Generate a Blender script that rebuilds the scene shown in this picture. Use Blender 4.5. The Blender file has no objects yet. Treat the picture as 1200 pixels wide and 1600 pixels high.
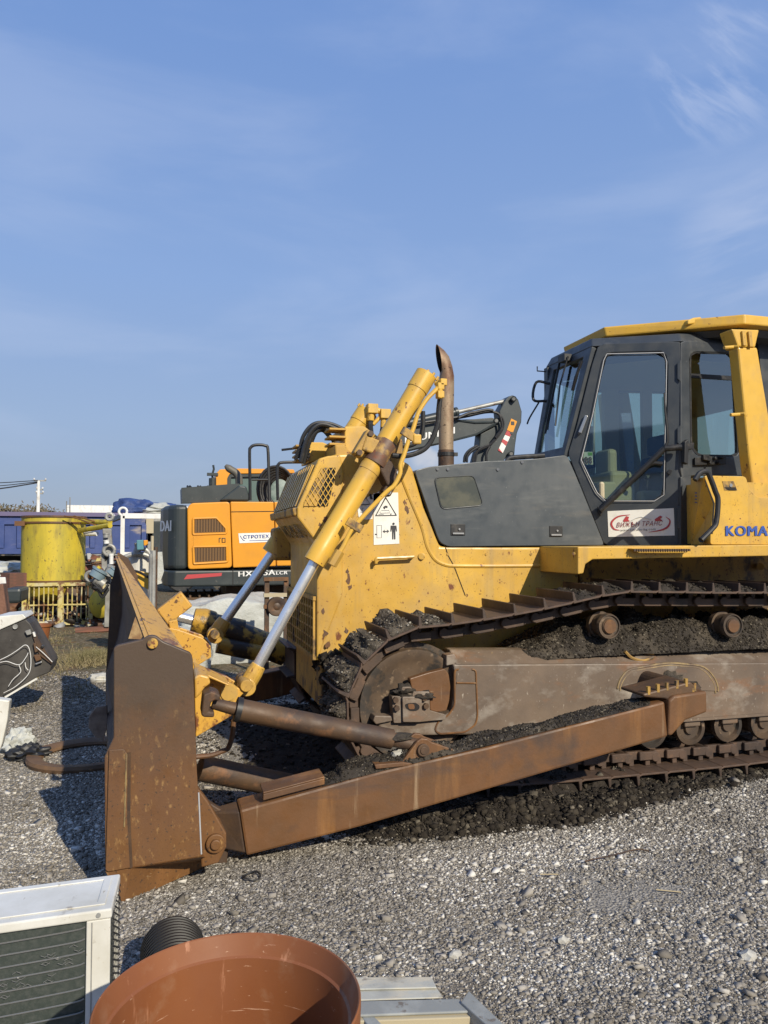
import bpy, bmesh, math, random
import numpy as np
from mathutils import Vector, Matrix, noise
random.seed(7); rng = np.random.default_rng(7)
S = bpy.context.scene; COL = S.collection
R = math.radians
# ---------------- camera: eye height 1.75 m, bulldozer long axis = world X ----------------
CAMH = 1.75; YAW = R(15.7); PIT = math.atan(48/1200)
cd = bpy.data.cameras.new('camera'); cam = bpy.data.objects.new('camera', cd); COL.objects.link(cam)
cam.location = (0, 0, CAMH); cam.rotation_euler = (R(90)+PIT, 0, -YAW)
cd.sensor_fit = 'AUTO'; cd.sensor_width = 36; cd.lens = 27; cd.clip_start = .05; cd.clip_end = 3000
S.camera = cam
S.render.resolution_x = 768; S.render.resolution_y = 1024
# ---------------- sun, sky, exposure ----------------
TRAVEL = Vector((-.80, 2.5, -1.62)).normalized()
TO = -TRAVEL
sl = bpy.data.lights.new('sun', 'SUN'); sl.energy = 4.8; sl.angle = R(.5); sl.color = (1, .91, .74)
so = bpy.data.objects.new('sun', sl); COL.objects.link(so); so.rotation_euler = TRAVEL.to_track_quat('-Z', 'Y').to_euler()
W = bpy.data.worlds.new('World'); S.world = W; W.use_nodes = True
nt = W.node_tree; nt.nodes.clear()
def wn(t, **k):
    n = nt.nodes.new(t)
    for a, b in k.items(): setattr(n, a, b)
    return n
sky = wn('ShaderNodeTexSky', sky_type='NISHITA', sun_disc=False)
sky.sun_elevation = math.asin(TO.z); sky.sun_rotation = math.atan2(TO.x, TO.y)
sky.air_density = 1.0; sky.dust_density = .9; sky.ozone_density = 3.0; sky.altitude = 200
tc = wn('ShaderNodeTexCoord')
def cloud(rot, scale, nscale, lo, hi, seed, detail=6):
    # streaks: the sky direction turned so that the streaks run along one axis, then stretched
    m0 = wn('ShaderNodeMapping'); m0.inputs['Rotation'].default_value = rot
    m = wn('ShaderNodeMapping'); m.inputs['Scale'].default_value = scale; m.inputs['Location'].default_value = (seed, seed*2, 0)
    n = wn('ShaderNodeTexNoise'); n.inputs['Scale'].default_value = nscale; n.inputs['Detail'].default_value = detail; n.inputs['Roughness'].default_value = .55; n.inputs['Distortion'].default_value = .35
    r = wn('ShaderNodeMapRange'); r.inputs['From Min'].default_value = lo; r.inputs['From Max'].default_value = hi; r.interpolation_type = 'SMOOTHSTEP'
    nt.links.new(tc.outputs['Generated'], m0.inputs[0]); nt.links.new(m0.outputs[0], m.inputs[0]); nt.links.new(m.outputs[0], n.inputs['Vector']); nt.links.new(n.outputs[0], r.inputs[0])
    return r.outputs[0]
def mth(op, a, b):
    n = wn('ShaderNodeMath', operation=op); n.use_clamp = True
    for i, v in enumerate((a, b)):
        if isinstance(v, (int, float)): n.inputs[i].default_value = v
        else: nt.links.new(v, n.inputs[i])
    return n.outputs[0]
def spot(d, r0, r1):
    # soft patch of sky around a direction
    dp = wn('ShaderNodeVectorMath', operation='DOT_PRODUCT'); dp.inputs[1].default_value = d
    nt.links.new(tc.outputs['Generated'], dp.inputs[0])
    r = wn('ShaderNodeMapRange'); r.inputs['From Min'].default_value = math.cos(r1); r.inputs['From Max'].default_value = math.cos(r0); r.interpolation_type = 'SMOOTHSTEP'
    nt.links.new(dp.outputs['Value'], r.inputs[0]); return r.outputs[0]
# ---------------- camera geometry helpers ----------------
_F = Vector((math.sin(YAW)*math.cos(PIT), math.cos(YAW)*math.cos(PIT), math.sin(PIT)))
_R = Vector((math.cos(YAW), -math.sin(YAW), 0)); _U = _R.cross(_F)
EYE = Vector((0, 0, CAMH))
def ray(px, py): return _F + _R*((px-600)/1200) + _U*((800-py)/1200)
def hit(p, n, q):
    d = ray(*p); return EYE + d*((Vector(q)-EYE).dot(Vector(n))/d.dot(Vector(n)))
def PY(px, py, Y): return hit((px, py), (0, 1, 0), (0, Y, 0))
def PX(px, py, X): return hit((px, py), (1, 0, 0), (X, 0, 0))
def PZ(px, py, Z): return hit((px, py), (0, 0, 1), (0, 0, Z))
def PV(px, py, a, b):            # vertical plane through two ground points
    return hit((px, py), (b[1]-a[1], -(b[0]-a[0]), 0), (a[0], a[1], 0))
def LY(pts, Y): return [PY(x, y, Y) for x, y in pts]
def zf(x0, y0, k): return lambda *p: [(x0+a*k, y0+b*k) for a, b in p]
z1 = zf(0, 680, .25); z2 = zf(230, 660, .208333); z3 = zf(400, 530, .375); z4 = zf(820, 470, .316667)
z5 = zf(140, 850, .35634); z6 = zf(400, 860, 1/3); z7 = zf(760, 860, .366667)
b2 = zf(120, 780, .133333); b4 = zf(440, 640, 1/6); b5 = zf(620, 600, .175); b7 = zf(260, 900, .175); b8 = zf(540, 1000, .183333)
b3 = zf(0, 930, .1875); b1 = zf(0, 780, .133333)
c7 = zf(440, 540, .233333); c4 = zf(1040, 480, .25); c5 = zf(300, 1080, .383333); c1 = zf(0, 1360, .275); c2 = zf(520, 1480, .25)
def rnd(pts, r, n=4):            # round the corners of a 2-D polygon
    out = []; N = len(pts)
    for i in range(N):
        p = Vector(pts[i]); a = Vector(pts[i-1])-p; b = Vector(pts[(i+1) % N])-p
        q = min(r, a.length*.45, b.length*.45); A = p+a.normalized()*q; B = p+b.normalized()*q
        for k in range(n+1):
            t = k/n; v = A*(1-t)**2+p*2*t*(1-t)+B*t*t; out.append((v.x, v.y))
    return out
def smooth(pts, n=6):            # Catmull-Rom through 3-D points
    P = [Vector(p) for p in pts]; P = [P[0]*2-P[1]]+P+[P[-1]*2-P[-2]]; out = []
    for i in range(1, len(P)-2):
        for k in range(n):
            t = k/n; a, b, c, d = P[i-1:i+3]
            out.append(.5*((2*b)+(c-a)*t+(2*a-5*b+4*c-d)*t*t+(3*b-a-3*c+d)*t**3))
    out.append(P[-2]); return out
# ---------------- mesh builder ----------------
class MB:
    def __init__(s): s.v = []; s.f = []
    def add(s, vs, fs):
        o = len(s.v); s.v += [Vector(v) for v in vs]; s.f += [tuple(i+o for i in f) for f in fs]; return s
    def prism(s, pts, off):
        n = len(pts); off = Vector(off); P = [Vector(p) for p in pts]
        return s.add(P+[p+off for p in P], [tuple(range(n)), tuple(range(2*n-1, n-1, -1))]+[(i, i+n, (i+1) % n+n, (i+1) % n) for i in range(n)])
    def ring(s, outer, inner, off):      # same point counts
        n = len(outer); off = Vector(off); A = [Vector(p) for p in outer]; B = [Vector(p) for p in inner]
        f = []
        for i in range(n):
            j = (i+1) % n
            f += [(i, j, n+j, n+i), (2*n+i, 3*n+i, 3*n+j, 2*n+j), (i, 2*n+i, 2*n+j, j), (n+i, n+j, 3*n+j, 3*n+i)]
        return s.add(A+B+[p+off for p in A]+[p+off for p in B], f)
    def box(s, c, size, rot=None):
        h = Vector(size)/2; c = Vector(c); vs = []
        for x in (-1, 1):
            for y in (-1, 1):
                for z in (-1, 1):
                    v = Vector((x*h.x, y*h.y, z*h.z))
                    if rot is not None: v = rot @ v
                    vs.append(c+v)
        return s.add(vs, [(0, 1, 3, 2), (4, 6, 7, 5), (0, 4, 5, 1), (2, 3, 7, 6), (0, 2, 6, 4), (1, 5, 7, 3)])
    def bar(s, a, b, w, h, up=(0, 0, 1)):
        a = Vector(a); b = Vector(b); d = b-a; L = d.length; d.normalize()
        y = Vector(up).cross(d)
        if y.length < 1e-4: y = Vector((0, 1, 0)).cross(d)
        y.normalize(); z = d.cross(y); m = Matrix((d, y, z)).transposed()
        return s.box((a+b)/2, (L, w, h), m)
    def tube(s, pts, r, n=10, cap=True):
        P = [Vector(p) for p in pts]; m = len(P); rr = r if isinstance(r, (list, tuple)) else [r]*m
        up = None; o = []
        for i in range(m):
            d = (P[min(i+1, m-1)]-P[max(i-1, 0)]).normalized()
            if up is None: up = d.orthogonal().normalized()
            up = (up-d*up.dot(d)); up = up.normalized() if up.length > 1e-5 else d.orthogonal().normalized()
            w = d.cross(up)
            for k in range(n):
                a = 2*math.pi*k/n; o.append(P[i]+(up*math.cos(a)+w*math.sin(a))*rr[i])
        f = [(i*n+k, i*n+(k+1) % n, (i+1)*n+(k+1) % n, (i+1)*n+k) for i in range(m-1) for k in range(n)]
        if cap: f += [tuple(range(n-1, -1, -1)), tuple(range((m-1)*n, m*n))]
        return s.add(o, f)
    def cyl(s, a, b, r, r2=None, n=20): return s.tube([a, b], [r, r if r2 is None else r2], n)
    def lathe(s, o, axis, prof, n=32, cap=True):   # prof: (along axis, radius)
        o = Vector(o); ax = Vector(axis).normalized(); u = ax.orthogonal().normalized(); w = ax.cross(u); vs = []
        for t, r in prof:
            for k in range(n):
                a = 2*math.pi*k/n; vs.append(o+ax*t+(u*math.cos(a)+w*math.sin(a))*r)
        m = len(prof); f = [(i*n+k, i*n+(k+1) % n, (i+1)*n+(k+1) % n, (i+1)*n+k) for i in range(m-1) for k in range(n)]
        if not cap: return s.add(vs, f)
        if prof[0][1] > 1e-4 : f.append(tuple(range(n-1, -1, -1)))
        if prof[-1][1] > 1e-4: f.append(tuple(range((m-1)*n, m*n)))
        return s.add(vs, f)
    def lump(s, c, rad, seed=0, sub=2, amp=.25, fr=2.0):
        bm = bmesh.new(); bmesh.ops.create_icosphere(bm, subdivisions=sub, radius=1); rad = Vector(rad) if not isinstance(rad, (int, float)) else Vector((rad,)*3)
        vs = []
        for v in bm.verts:
            k = 1+amp*noise.fractal(v.co*fr+Vector((seed*3.1, seed*1.7, 0)), 1, 2, 3)*1.6
            vs.append(Vector(c)+Vector((v.co.x*rad.x, v.co.y*rad.y, v.co.z*rad.z))*k)
        fs = [tuple(x.index for x in f.verts) for f in bm.faces]; bm.free()
        return s.add(vs, fs)
    def islands(s):
        par = list(range(len(s.v)))
        def f(i):
            while par[i] != i: par[i] = par[par[i]]; i = par[i]
            return i
        for q in s.f:
            for k in q[1:]: par[f(k)] = f(q[0])
        g = {}
        for q in s.f: g.setdefault(f(q[0]), []).append(q)
        for fs in g.values():
            ids = sorted({i for q in fs for i in q}); mp = {a: b for b, a in enumerate(ids)}; n = MB(); n.v = [s.v[i] for i in ids]; n.f = [tuple(mp[i] for i in q) for q in fs]; yield n
    def build(s, name, mat, parent=None, **k):
        if name in ('bolt', 'lift_lug', 'insulator', 'clamp') and parent is not None:
            for n in s.islands(): o = n.build1(name, mat, parent, **k)
            return o
        return s.build1(name, mat, parent, **k)
    def build1(s, name, mat, parent=None, smooth=False, bevel=0, seg=2, loc=None, angle=30, rec=True):
        me = bpy.data.meshes.new(name); o = bpy.data.objects.new(name, me); COL.objects.link(o)
        M = Matrix.Identity(4)
        if parent is not None: o.parent = parent; M = wm(parent)
        elif loc is not None: o.location = loc
        else:
            if s.v:
                xs = [v.x for v in s.v]; ys = [v.y for v in s.v]; z = [v.z for v in s.v]
                o.location = ((min(xs)+max(xs))/2, (min(ys)+max(ys))/2, min(z))
        if parent is None: M = Matrix.Translation(o.location)
        Mi = M.inverted(); me.from_pydata([Mi @ v for v in s.v], [], s.f); me.validate(); me.update()
        if rec:
            bm = bmesh.new(); bm.from_mesh(me); bmesh.ops.recalc_face_normals(bm, faces=bm.faces); bm.to_mesh(me); bm.free()
        if mat is not None: me.materials.append(mat)
        if smooth:
            for p in me.polygons: p.use_smooth = True
            try: me.set_sharp_from_angle(angle=R(angle))
            except Exception: pass
        if bevel:
            m = o.modifiers.new('bevel', 'BEVEL'); m.width = bevel; m.segments = seg; m.limit_method = 'ANGLE'; m.angle_limit = R(30); m.harden_normals = False
        return o
def wm(o):
    M = Matrix.Identity(4)
    while o is not None: M = Matrix.Translation(o.location) @ o.rotation_euler.to_matrix().to_4x4() @ M; o = o.parent
    return M
def tag(o, label=None, cat=None, group=None, kind=None):
    if label: o['label'] = label
    if cat: o['category'] = cat
    if group: o['group'] = group
    if kind: o['kind'] = kind
    return o
def thing(name, label, cat, loc=(0, 0, 0), group=None, rz=0):
    o = bpy.data.objects.new(name, None); COL.objects.link(o); o.location = loc; o.rotation_euler = (0, 0, rz)
    return tag(o, label, cat, group)
def copy_tree(o, parent=None):
    c = o.copy(); COL.objects.link(c); c.parent = parent
    for ch in list(o.children): copy_tree(ch, c)
    return c
# text as a flat mesh stretched onto the quad BL, BR, TL
def text(s, BL, BR, TL, mat, parent, name='lettering', shear=0, fat=0, lift=.003):
    cu = bpy.data.curves.new('t', 'FONT'); cu.body = s; cu.shear = shear; cu.space_character = 1.1; cu.resolution_u = 3
    t = bpy.data.objects.new('t', cu); COL.objects.link(t); bpy.context.view_layer.update()
    me = bpy.data.meshes.new_from_object(t.evaluated_get(bpy.context.evaluated_depsgraph_get()))
    bpy.data.objects.remove(t)
    xs = [v.co.x for v in me.vertices]; ys = [v.co.y for v in me.vertices]; x0, x1, y0, y1 = min(xs), max(xs), min(ys), max(ys)
    BL = Vector(BL); U = Vector(BR)-BL; V = Vector(TL)-BL; N = U.cross(V).normalized()
    if N.dot(EYE-BL) < 0: N = -N
    m = MB(); sh = [0] if not fat else [0, .55, -.55, 1.1, -1.1]     # heavier strokes: the same letters laid a hair over each other
    for k, q in enumerate(sh): m.add([BL+U*((v.co.x-x0+q*fat)/(x1-x0))+V*((v.co.y-y0)/(y1-y0))+N*(lift+k*.0006) for v in me.vertices], [tuple(p.vertices) for p in me.polygons])
    return m.build(name, mat, parent, rec=False)
# ---------------- materials ----------------
def lin(c): return tuple(((x/255)/12.92 if x/255 <= .04045 else ((x/255+.055)/1.055)**2.4) for x in c)+(1,)
MATS = {}
def mat(name, base, rough=.5, metal=0, var=None, spots=(), bump=None, coat=0, rvar=0, wear=None, spec=.5):
    """base colour; var=(colour, scale, stretch, lo, hi); spots = list of the same, laid over; bump=(scale, strength, distance)"""
    m = bpy.data.materials.new(name); m.use_nodes = True; t = m.node_tree; b = t.nodes['Principled BSDF']
    b.inputs['Roughness'].default_value = rough; b.inputs['Metallic'].default_value = metal; b.inputs['Coat Weight'].default_value = coat
    b.inputs['Specular IOR Level'].default_value = spec
    tcn = t.nodes.new('ShaderNodeTexCoord'); col = None; first = base
    k = 0
    for sp in ([var] if var else [])+list(spots):
        c2, sc, st, lo, hi = sp[:5]; k += 1
        mp = t.nodes.new('ShaderNodeMapping'); mp.inputs['Scale'].default_value = st; mp.inputs['Location'].default_value = (k*3.7, k*1.3, k*5.1)
        n = t.nodes.new('ShaderNodeTexNoise'); n.inputs['Scale'].default_value = sc; n.inputs['Detail'].default_value = 7; n.inputs['Roughness'].default_value = .62
        r = t.nodes.new('ShaderNodeMapRange'); r.inputs['From Min'].default_value = lo; r.inputs['From Max'].default_value = hi
        mx = t.nodes.new('ShaderNodeMix'); mx.data_type = 'RGBA'
        t.links.new(tcn.outputs['Object'], mp.inputs[0]); t.links.new(mp.outputs[0], n.inputs['Vector']); t.links.new(n.outputs[0], r.inputs[0]); t.links.new(r.outputs[0], mx.inputs['Factor'])
        if col is None: mx.inputs['A'].default_value = first
        else: t.links.new(col, mx.inputs['A'])
        mx.inputs['B'].default_value = c2; col = mx.outputs['Result']
    if wear:     # (colour, z0, z1, ragged): paint or scale worn off below a ragged line
        sp_ = t.nodes.new('ShaderNodeSeparateXYZ'); n = t.nodes.new('ShaderNodeTexNoise'); n.inputs['Scale'].default_value = 5; n.inputs['Detail'].default_value = 8; n.inputs['Roughness'].default_value = .7
        ma = t.nodes.new('ShaderNodeMath'); ma.operation = 'MULTIPLY_ADD'; ma.inputs[1].default_value = wear[3]
        r = t.nodes.new('ShaderNodeMapRange'); r.inputs['From Min'].default_value = wear[1]+wear[3]*.5; r.inputs['From Max'].default_value = wear[2]+wear[3]*.5; mx = t.nodes.new('ShaderNodeMix'); mx.data_type = 'RGBA'
        t.links.new(tcn.outputs['Object'], sp_.inputs[0]); t.links.new(tcn.outputs['Object'], n.inputs['Vector']); t.links.new(n.outputs[0], ma.inputs[0]); t.links.new(sp_.outputs['Z'], ma.inputs[2]); t.links.new(ma.outputs[0], r.inputs[0]); t.links.new(r.outputs[0], mx.inputs['Factor'])
        if col is None: mx.inputs['A'].default_value = base
        else: t.links.new(col, mx.inputs['A'])
        mx.inputs['B'].default_value = wear[0]; col = mx.outputs['Result']
    if col is None: b.inputs['Base Color'].default_value = base
    else: t.links.new(col, b.inputs['Base Color'])
    if rvar:
        n = t.nodes.new('ShaderNodeTexNoise'); n.inputs['Scale'].default_value = 9; n.inputs['Detail'].default_value = 6
        r = t.nodes.new('ShaderNodeMapRange'); r.inputs['From Min'].default_value = .3; r.inputs['From Max'].default_value = .7; r.inputs['To Min'].default_value = max(0, rough-rvar); r.inputs['To Max'].default_value = min(1, rough+rvar)
        t.links.new(tcn.outputs['Object'], n.inputs['Vector']); t.links.new(n.outputs[0], r.inputs[0]); t.links.new(r.outputs[0], b.inputs['Roughness'])
    if bump:
        n = t.nodes.new('ShaderNodeTexNoise'); n.inputs['Scale'].default_value = bump[0]; n.inputs['Detail'].default_value = 8; n.inputs['Roughness'].default_value = .65
        bp = t.nodes.new('ShaderNodeBump'); bp.inputs['Strength'].default_value = bump[1]; bp.inputs['Distance'].default_value = bump[2]
        t.links.new(tcn.outputs['Object'], n.inputs['Vector']); t.links.new(n.outputs[0], bp.inputs['Height']); t.links.new(bp.outputs[0], b.inputs['Normal'])
    MATS[name] = m; return m
def C(r, g, b): return (r, g, b, 1)
YL = C(.62, .37, .055); YD = C(.44, .25, .045); RUST = C(.16, .055, .022); RUSTD = C(.05, .024, .014); DIRT = C(.10, .07, .045)
m_yel = mat('yellow paint', YL, .42, 0, (YD, 1.3, (1, 1, 1), .42, .75), [(C(.36, .23, .08), 11, (1, 1, .09), .52, .78), (C(.42, .27, .09), 2.2, (1, 1, 1), .50, .72), (C(.50, .33, .10), 5, (1, 1, .35), .55, .75), (RUST, 38, (1, 1, .8), .645, .68), (RUST, 9, (1, 1, .5), .66, .70), (C(.22, .12, .03), 75, (1, 1, .7), .63, .67)], (60, .12, .004), rvar=.12, wear=None)
m_yel2 = mat('clean yellow paint', C(.64, .38, .052), .38, 0, (YD, 2.2, (1, 1, 1), .5, .85), [(C(.42, .27, .10), 5, (1, 1, .6), .52, .8), (RUST, 30, (1, 1, 1), .66, .69), (C(.17, .08, .03), 11, (1, 1, .7), .67, .70)], (40, .08, .004), rvar=.1)
m_yeld = mat('muddy yellow paint', C(.50, .29, .05), .6, 0, (C(.28, .17, .05), 3, (1, 1, .6), .4, .65), [(C(.09, .06, .035), 7, (1, 1, .7), .52, .62), (RUST, 30, (1, 1, 1), .6, .66)], (50, .3, .006))
m_grease = mat('greasy yellow paint', C(.42, .24, .03), .4, 0, None, [(C(.03, .018, .01), 6, (1, 1, 1), .46, .54)], (40, .5, .01))
m_rust = mat('rusty plate', C(.150, .066, .023), .58, 0, (C(.105, .052, .021), 2.2, (1, 1, 1), .38, .65), [(C(.30, .14, .04), 4.5, (1, 1, .12), .54, .74), (C(.075, .045, .032), 3.5, (.25, 1, 1.5), .55, .72), (C(.28, .19, .11), 10, (1.5, 1, .12), .62, .75), (C(.05, .036, .03), 1.6, (1, 1, 1), .55, .7), (C(.32, .22, .12), 26, (.25, 1, 3), .70, .74)], (45, .25, .006), rvar=.15)
m_rustd = mat('dark rusty steel', C(.10, .056, .028), .62, .1, (C(.05, .033, .026), 4, (1, 1, 1), .4, .65), [(C(.19, .09, .04), 8, (1, 1, 1), .58, .72)], (50, .35, .006), rvar=.12)
m_endpl = mat('worn end plate steel', C(.155, .070, .021), .6, .0, (C(.12, .055, .024), 2.1, (1, 1, .35), .42, .62), [(C(.23, .105, .035), 3.6, (1, 1, .14), .52, .75), (C(.40, .28, .16), 9, (1, 1, .10), .70, .735), (C(.40, .30, .18), 11, (.12, 1, 2), .715, .74), (C(.30, .17, .06), 34, (1, 1, .5), .58, .70), (C(.06, .035, .02), 55, (1, 1, 1), .58, .66)], (60, .22, .004), rvar=.15, wear=(C(.070, .044, .027), .58, 1.05, .7))
m_frame = mat('worn track frame steel', C(.165, .118, .082), .55, .0, (C(.10, .074, .056), 2.6, (1, 1, 1), .4, .7), [(C(.20, .10, .05), 4, (.6, 1, 1.6), .56, .7), (C(.34, .30, .25), 3.5, (1, 1, 1.6), .54, .80), (C(.36, .31, .25), 50, (1, 1, .5), .64, .72), (C(.40, .25, .06), 12, (1, 1, 1), .70, .74)], (50, .2, .005), rvar=.12)
m_shoe = mat('track shoe steel', C(.10, .062, .042), .6, .1, (C(.045, .032, .026), 5, (1, 1, 1), .4, .65), [(C(.15, .085, .05), 9, (1, 1, 1), .58, .7)], (60, .3, .004))
m_idler = mat('idler wheel steel', C(.125, .082, .05), .55, .1, (C(.055, .040, .03), 3, (1, 1, 1), .4, .65), [(C(.20, .14, .09), 20, (1, 1, 1), .60, .68), (C(.04, .033, .027), 5, (1, 1, 1), .54, .60)], (50, .25, .004))
m_grey = mat('charcoal cab paint', C(.036, .042, .049), .42, 0, (C(.060, .065, .068), 2.5, (1, 1, 1), .4, .7), [(C(.15, .145, .13), 4, (1, 1, .8), .60, .85), (C(.13, .135, .135), 34, (1, 1, .6), .68, .72)], (60, .06, .003), rvar=.14)
m_hood = mat('charcoal hood paint', C(.045, .055, .064), .45, 0, (C(.085, .093, .097), 1.9, (1, 1, .7), .36, .68), [(C(.14, .145, .14), 3.2, (.5, 1, 2.4), .56, .82), (C(.22, .22, .21), 8, (2.5, 1, .15), .68, .72), (C(.17, .18, .18), 60, (1, 1, .5), .665, .71), (C(.10, .10, .095), 5, (.5, 1, 2), .58, .75)], (60, .08, .003), rvar=.12)
m_black = mat('black rubber', C(.014, .014, .015), .5, 0, None, [(C(.05, .045, .04), 12, (1, 1, 1), .55, .7)])
m_dark = mat('dark recess', C(.012, .010, .009), .8)
m_chrome = mat('chrome rod', C(.92, .90, .86), .28, .82, None, [(C(.20, .15, .12), 14, (1, 1, 1), .70, .74)], rvar=.06)
m_steel = mat('bright steel', C(.45, .45, .44), .35, .8)
m_white = mat('white decal', C(.74, .73, .68), .5, 0, (C(.62, .60, .54), 9, (1, 1, 1), .5, .75))
m_ink = mat('black print', C(.03, .03, .035), .5)
m_inkl = mat('grey print', C(.42, .42, .42), .5)
m_red = mat('red print', C(.42, .045, .05), .5)
m_blue = mat('blue print', C(.035, .085, .33), .45, 0, (C(.4, .4, .36), 60, (1, 1, 1), .66, .7))
m_cream = mat('cream seat vinyl', C(.42, .36, .24), .6)
m_mud = mat('dark mud', C(.031, .025, .019), .9, 0, (C(.055, .047, .04), 14, (1, 1, 1), .4, .65), [(C(.16, .14, .11), 70, (1, 1, 1), .62, .70), (C(.11, .090, .066), 3, (1, 1, 1), .50, .68)], (45, .9, .02), spec=.25)
m_mudl = mat('dry mud', C(.15, .125, .095), .95, 0, (C(.05, .042, .032), 16, (1, 1, 1), .4, .6), [(C(.34, .31, .25), 55, (1, 1, 1), .60, .66)], (50, 1, .03), spec=.2)
def glassmat(name, tint, refl=.12):
    m = bpy.data.materials.new(name); m.use_nodes = True; t = m.node_tree; t.nodes.clear()
    o = t.nodes.new('ShaderNodeOutputMaterial'); tr = t.nodes.new('ShaderNodeBsdfTransparent'); gl = t.nodes.new('ShaderNodeBsdfGlossy'); mx = t.nodes.new('ShaderNodeMixShader')
    l0 = t.nodes.new('ShaderNodeLayerWeight'); l0.inputs['Blend'].default_value = .5; lw = t.nodes.new('ShaderNodeMath'); lw.operation = 'POWER'; lw.inputs[1].default_value = 4; t.links.new(l0.outputs['Facing'], lw.inputs[0]); ad = t.nodes.new('ShaderNodeMath'); ad.operation = 'ADD'; ad.inputs[1].default_value = refl; ad.use_clamp = True
    tr.inputs[0].default_value = tint; gl.inputs['Roughness'].default_value = .03; gl.inputs[0].default_value = (.9, .95, .95, 1)
    t.links.new(lw.outputs[0], ad.inputs[0]); t.links.new(ad.outputs[0], mx.inputs[0]); t.links.new(tr.outputs[0], mx.inputs[1]); t.links.new(gl.outputs[0], mx.inputs[2]); t.links.new(mx.outputs[0], o.inputs[0])
    return m
m_glass = glassmat('tinted cab glass', (.62, .74, .66, 1), .24)
# ---------------- sky colour and clouds ----------------
col = sky.outputs[0]
def over(col, fac, c, amt):
    mx = wn('ShaderNodeMix', data_type='RGBA'); mx.inputs['B'].default_value = c
    nt.links.new(mth('MULTIPLY', fac, amt), mx.inputs['Factor']); nt.links.new(col, mx.inputs['A']); return mx.outputs['Result']
d1 = ray(1120, 115).normalized(); d2 = ray(1180, 385).normalized(); d3 = ray(675, 712).normalized()
WC = (7.5, 8.6, 10.5, 1)
# the blue of the day: clear overhead, greyish haze low down
sep = wn('ShaderNodeSeparateXYZ'); nt.links.new(tc.outputs['Generated'], sep.inputs[0])
ramp = wn('ShaderNodeValToRGB'); nt.links.new(sep.outputs['Z'], ramp.inputs[0]); el = ramp.color_ramp.elements
el[0].position = 0; el[0].color = (.27, .315, .41, 1); el[1].position = 1; el[1].color = (.12, .24, .56, 1)
for p, c in ((.05, (.265, .325, .45, 1)), (.15, (.275, .37, .555, 1)), (.32, (.235, .36, .63, 1)), (.58, (.165, .29, .60, 1))): el.new(p).color = c
sc10 = wn('ShaderNodeVectorMath', operation='SCALE'); sc10.inputs['Scale'].default_value = 11.2; nt.links.new(ramp.outputs[0], sc10.inputs[0])
mx0 = wn('ShaderNodeMix', data_type='RGBA'); mx0.inputs['Factor'].default_value = .85; nt.links.new(col, mx0.inputs['A']); nt.links.new(sc10.outputs[0], mx0.inputs['B']); col = mx0.outputs['Result']
col = over(col, mth('MULTIPLY', cloud((0, 0, .3), (1.2, 1.2, 4.5), 2.2, .42, .75, 2.0), 1), (6, 6.7, 8.4, 1), .18)
col = over(col, mth('MULTIPLY', cloud((.9, .2, -.5), (2.2, 9, 2.2), 5.0, .44, .70, 7.0), spot(d1, .015, .085)), (6.6, 7.2, 8.8, 1), .30)
col = over(col, mth('MULTIPLY', cloud((.1, .2, .4), (1.5, 1.5, 8), 3.2, .38, .66, 4.0), spot(d2, .02, .10)), (6, 6.6, 8.2, 1), .25)
col = over(col, mth('MULTIPLY', cloud((0, 0, 0), (1, 1, 1), 22, .35, .6, 1.0), spot(d3, .008, .034)), (6.2, 6.3, 6.8, 1), .7)
bg = wn('ShaderNodeBackground'); bg.inputs[1].default_value = .10
wo = wn('ShaderNodeOutputWorld'); nt.links.new(col, bg.inputs[0]); nt.links.new(bg.outputs[0], wo.inputs[0])
S.view_settings.view_transform = 'Standard'; S.view_settings.look = 'None'; S.view_settings.exposure = .08; S.view_settings.gamma = 1
# =================== BULLDOZER ===================
YM = 6.2                                   # its centre line
def mir(p): return Vector((p.x, 2*YM-p.y, p.z))
dz = thing('bulldozer', 'big yellow crawler bulldozer with charcoal cab and rusty blade filling the right side', 'bulldozer', (2.8, YM, 0))
def prt(mb, name, m, par=None, **k): return mb.build(name, m, dz if par is None else par, **k)
# ---- radiator guard and hood sides
SY = 5.55
guard = MB()
g_side = z3((262, 497), (340, 478), (480, 472), (560, 500), (612, 506), (640, 520), (655, 545), (700, 700), (768, 862), (1000, 864), (1345, 864), (1345, 1170))+[(905, 1010), (700, 1020), (497, 1034), (496, 850), (466, 806), (464, 793)]
P = LY(g_side, SY); guard.prism(P, (0, 2*(YM-SY), 0)); hood_body = prt(guard, 'body_shell', m_yel, bevel=.022, seg=3)
# folded seams and raised front band of the side
m = MB(); m.prism(LY(z3((262, 497), (300, 486), (352, 482), (368, 560), (352, 700), (362, 880), (362, 1065))+z6((285, 520), (285, 40))+z3((250, 845), (172, 742), (172, 702)), SY-.022), (0, .03, 0))
prt(m, 'corner_cover', m_yel, bevel=.012)
m = MB(); m.tube(LY(z3((790, 868), (800, 900), (825, 945), (872, 1068)), SY-.001), .004, 4); prt(m, 'panel_gap', m_dark)
m = MB(); m.tube(smooth(LY(z3((600, 560), (640, 660), (690, 780), (720, 880), (775, 935), (900, 945), (1340, 942)), SY+.004), 5), .016, 8); prt(m, 'pressed_rib', m_yel, smooth=True)
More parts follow.
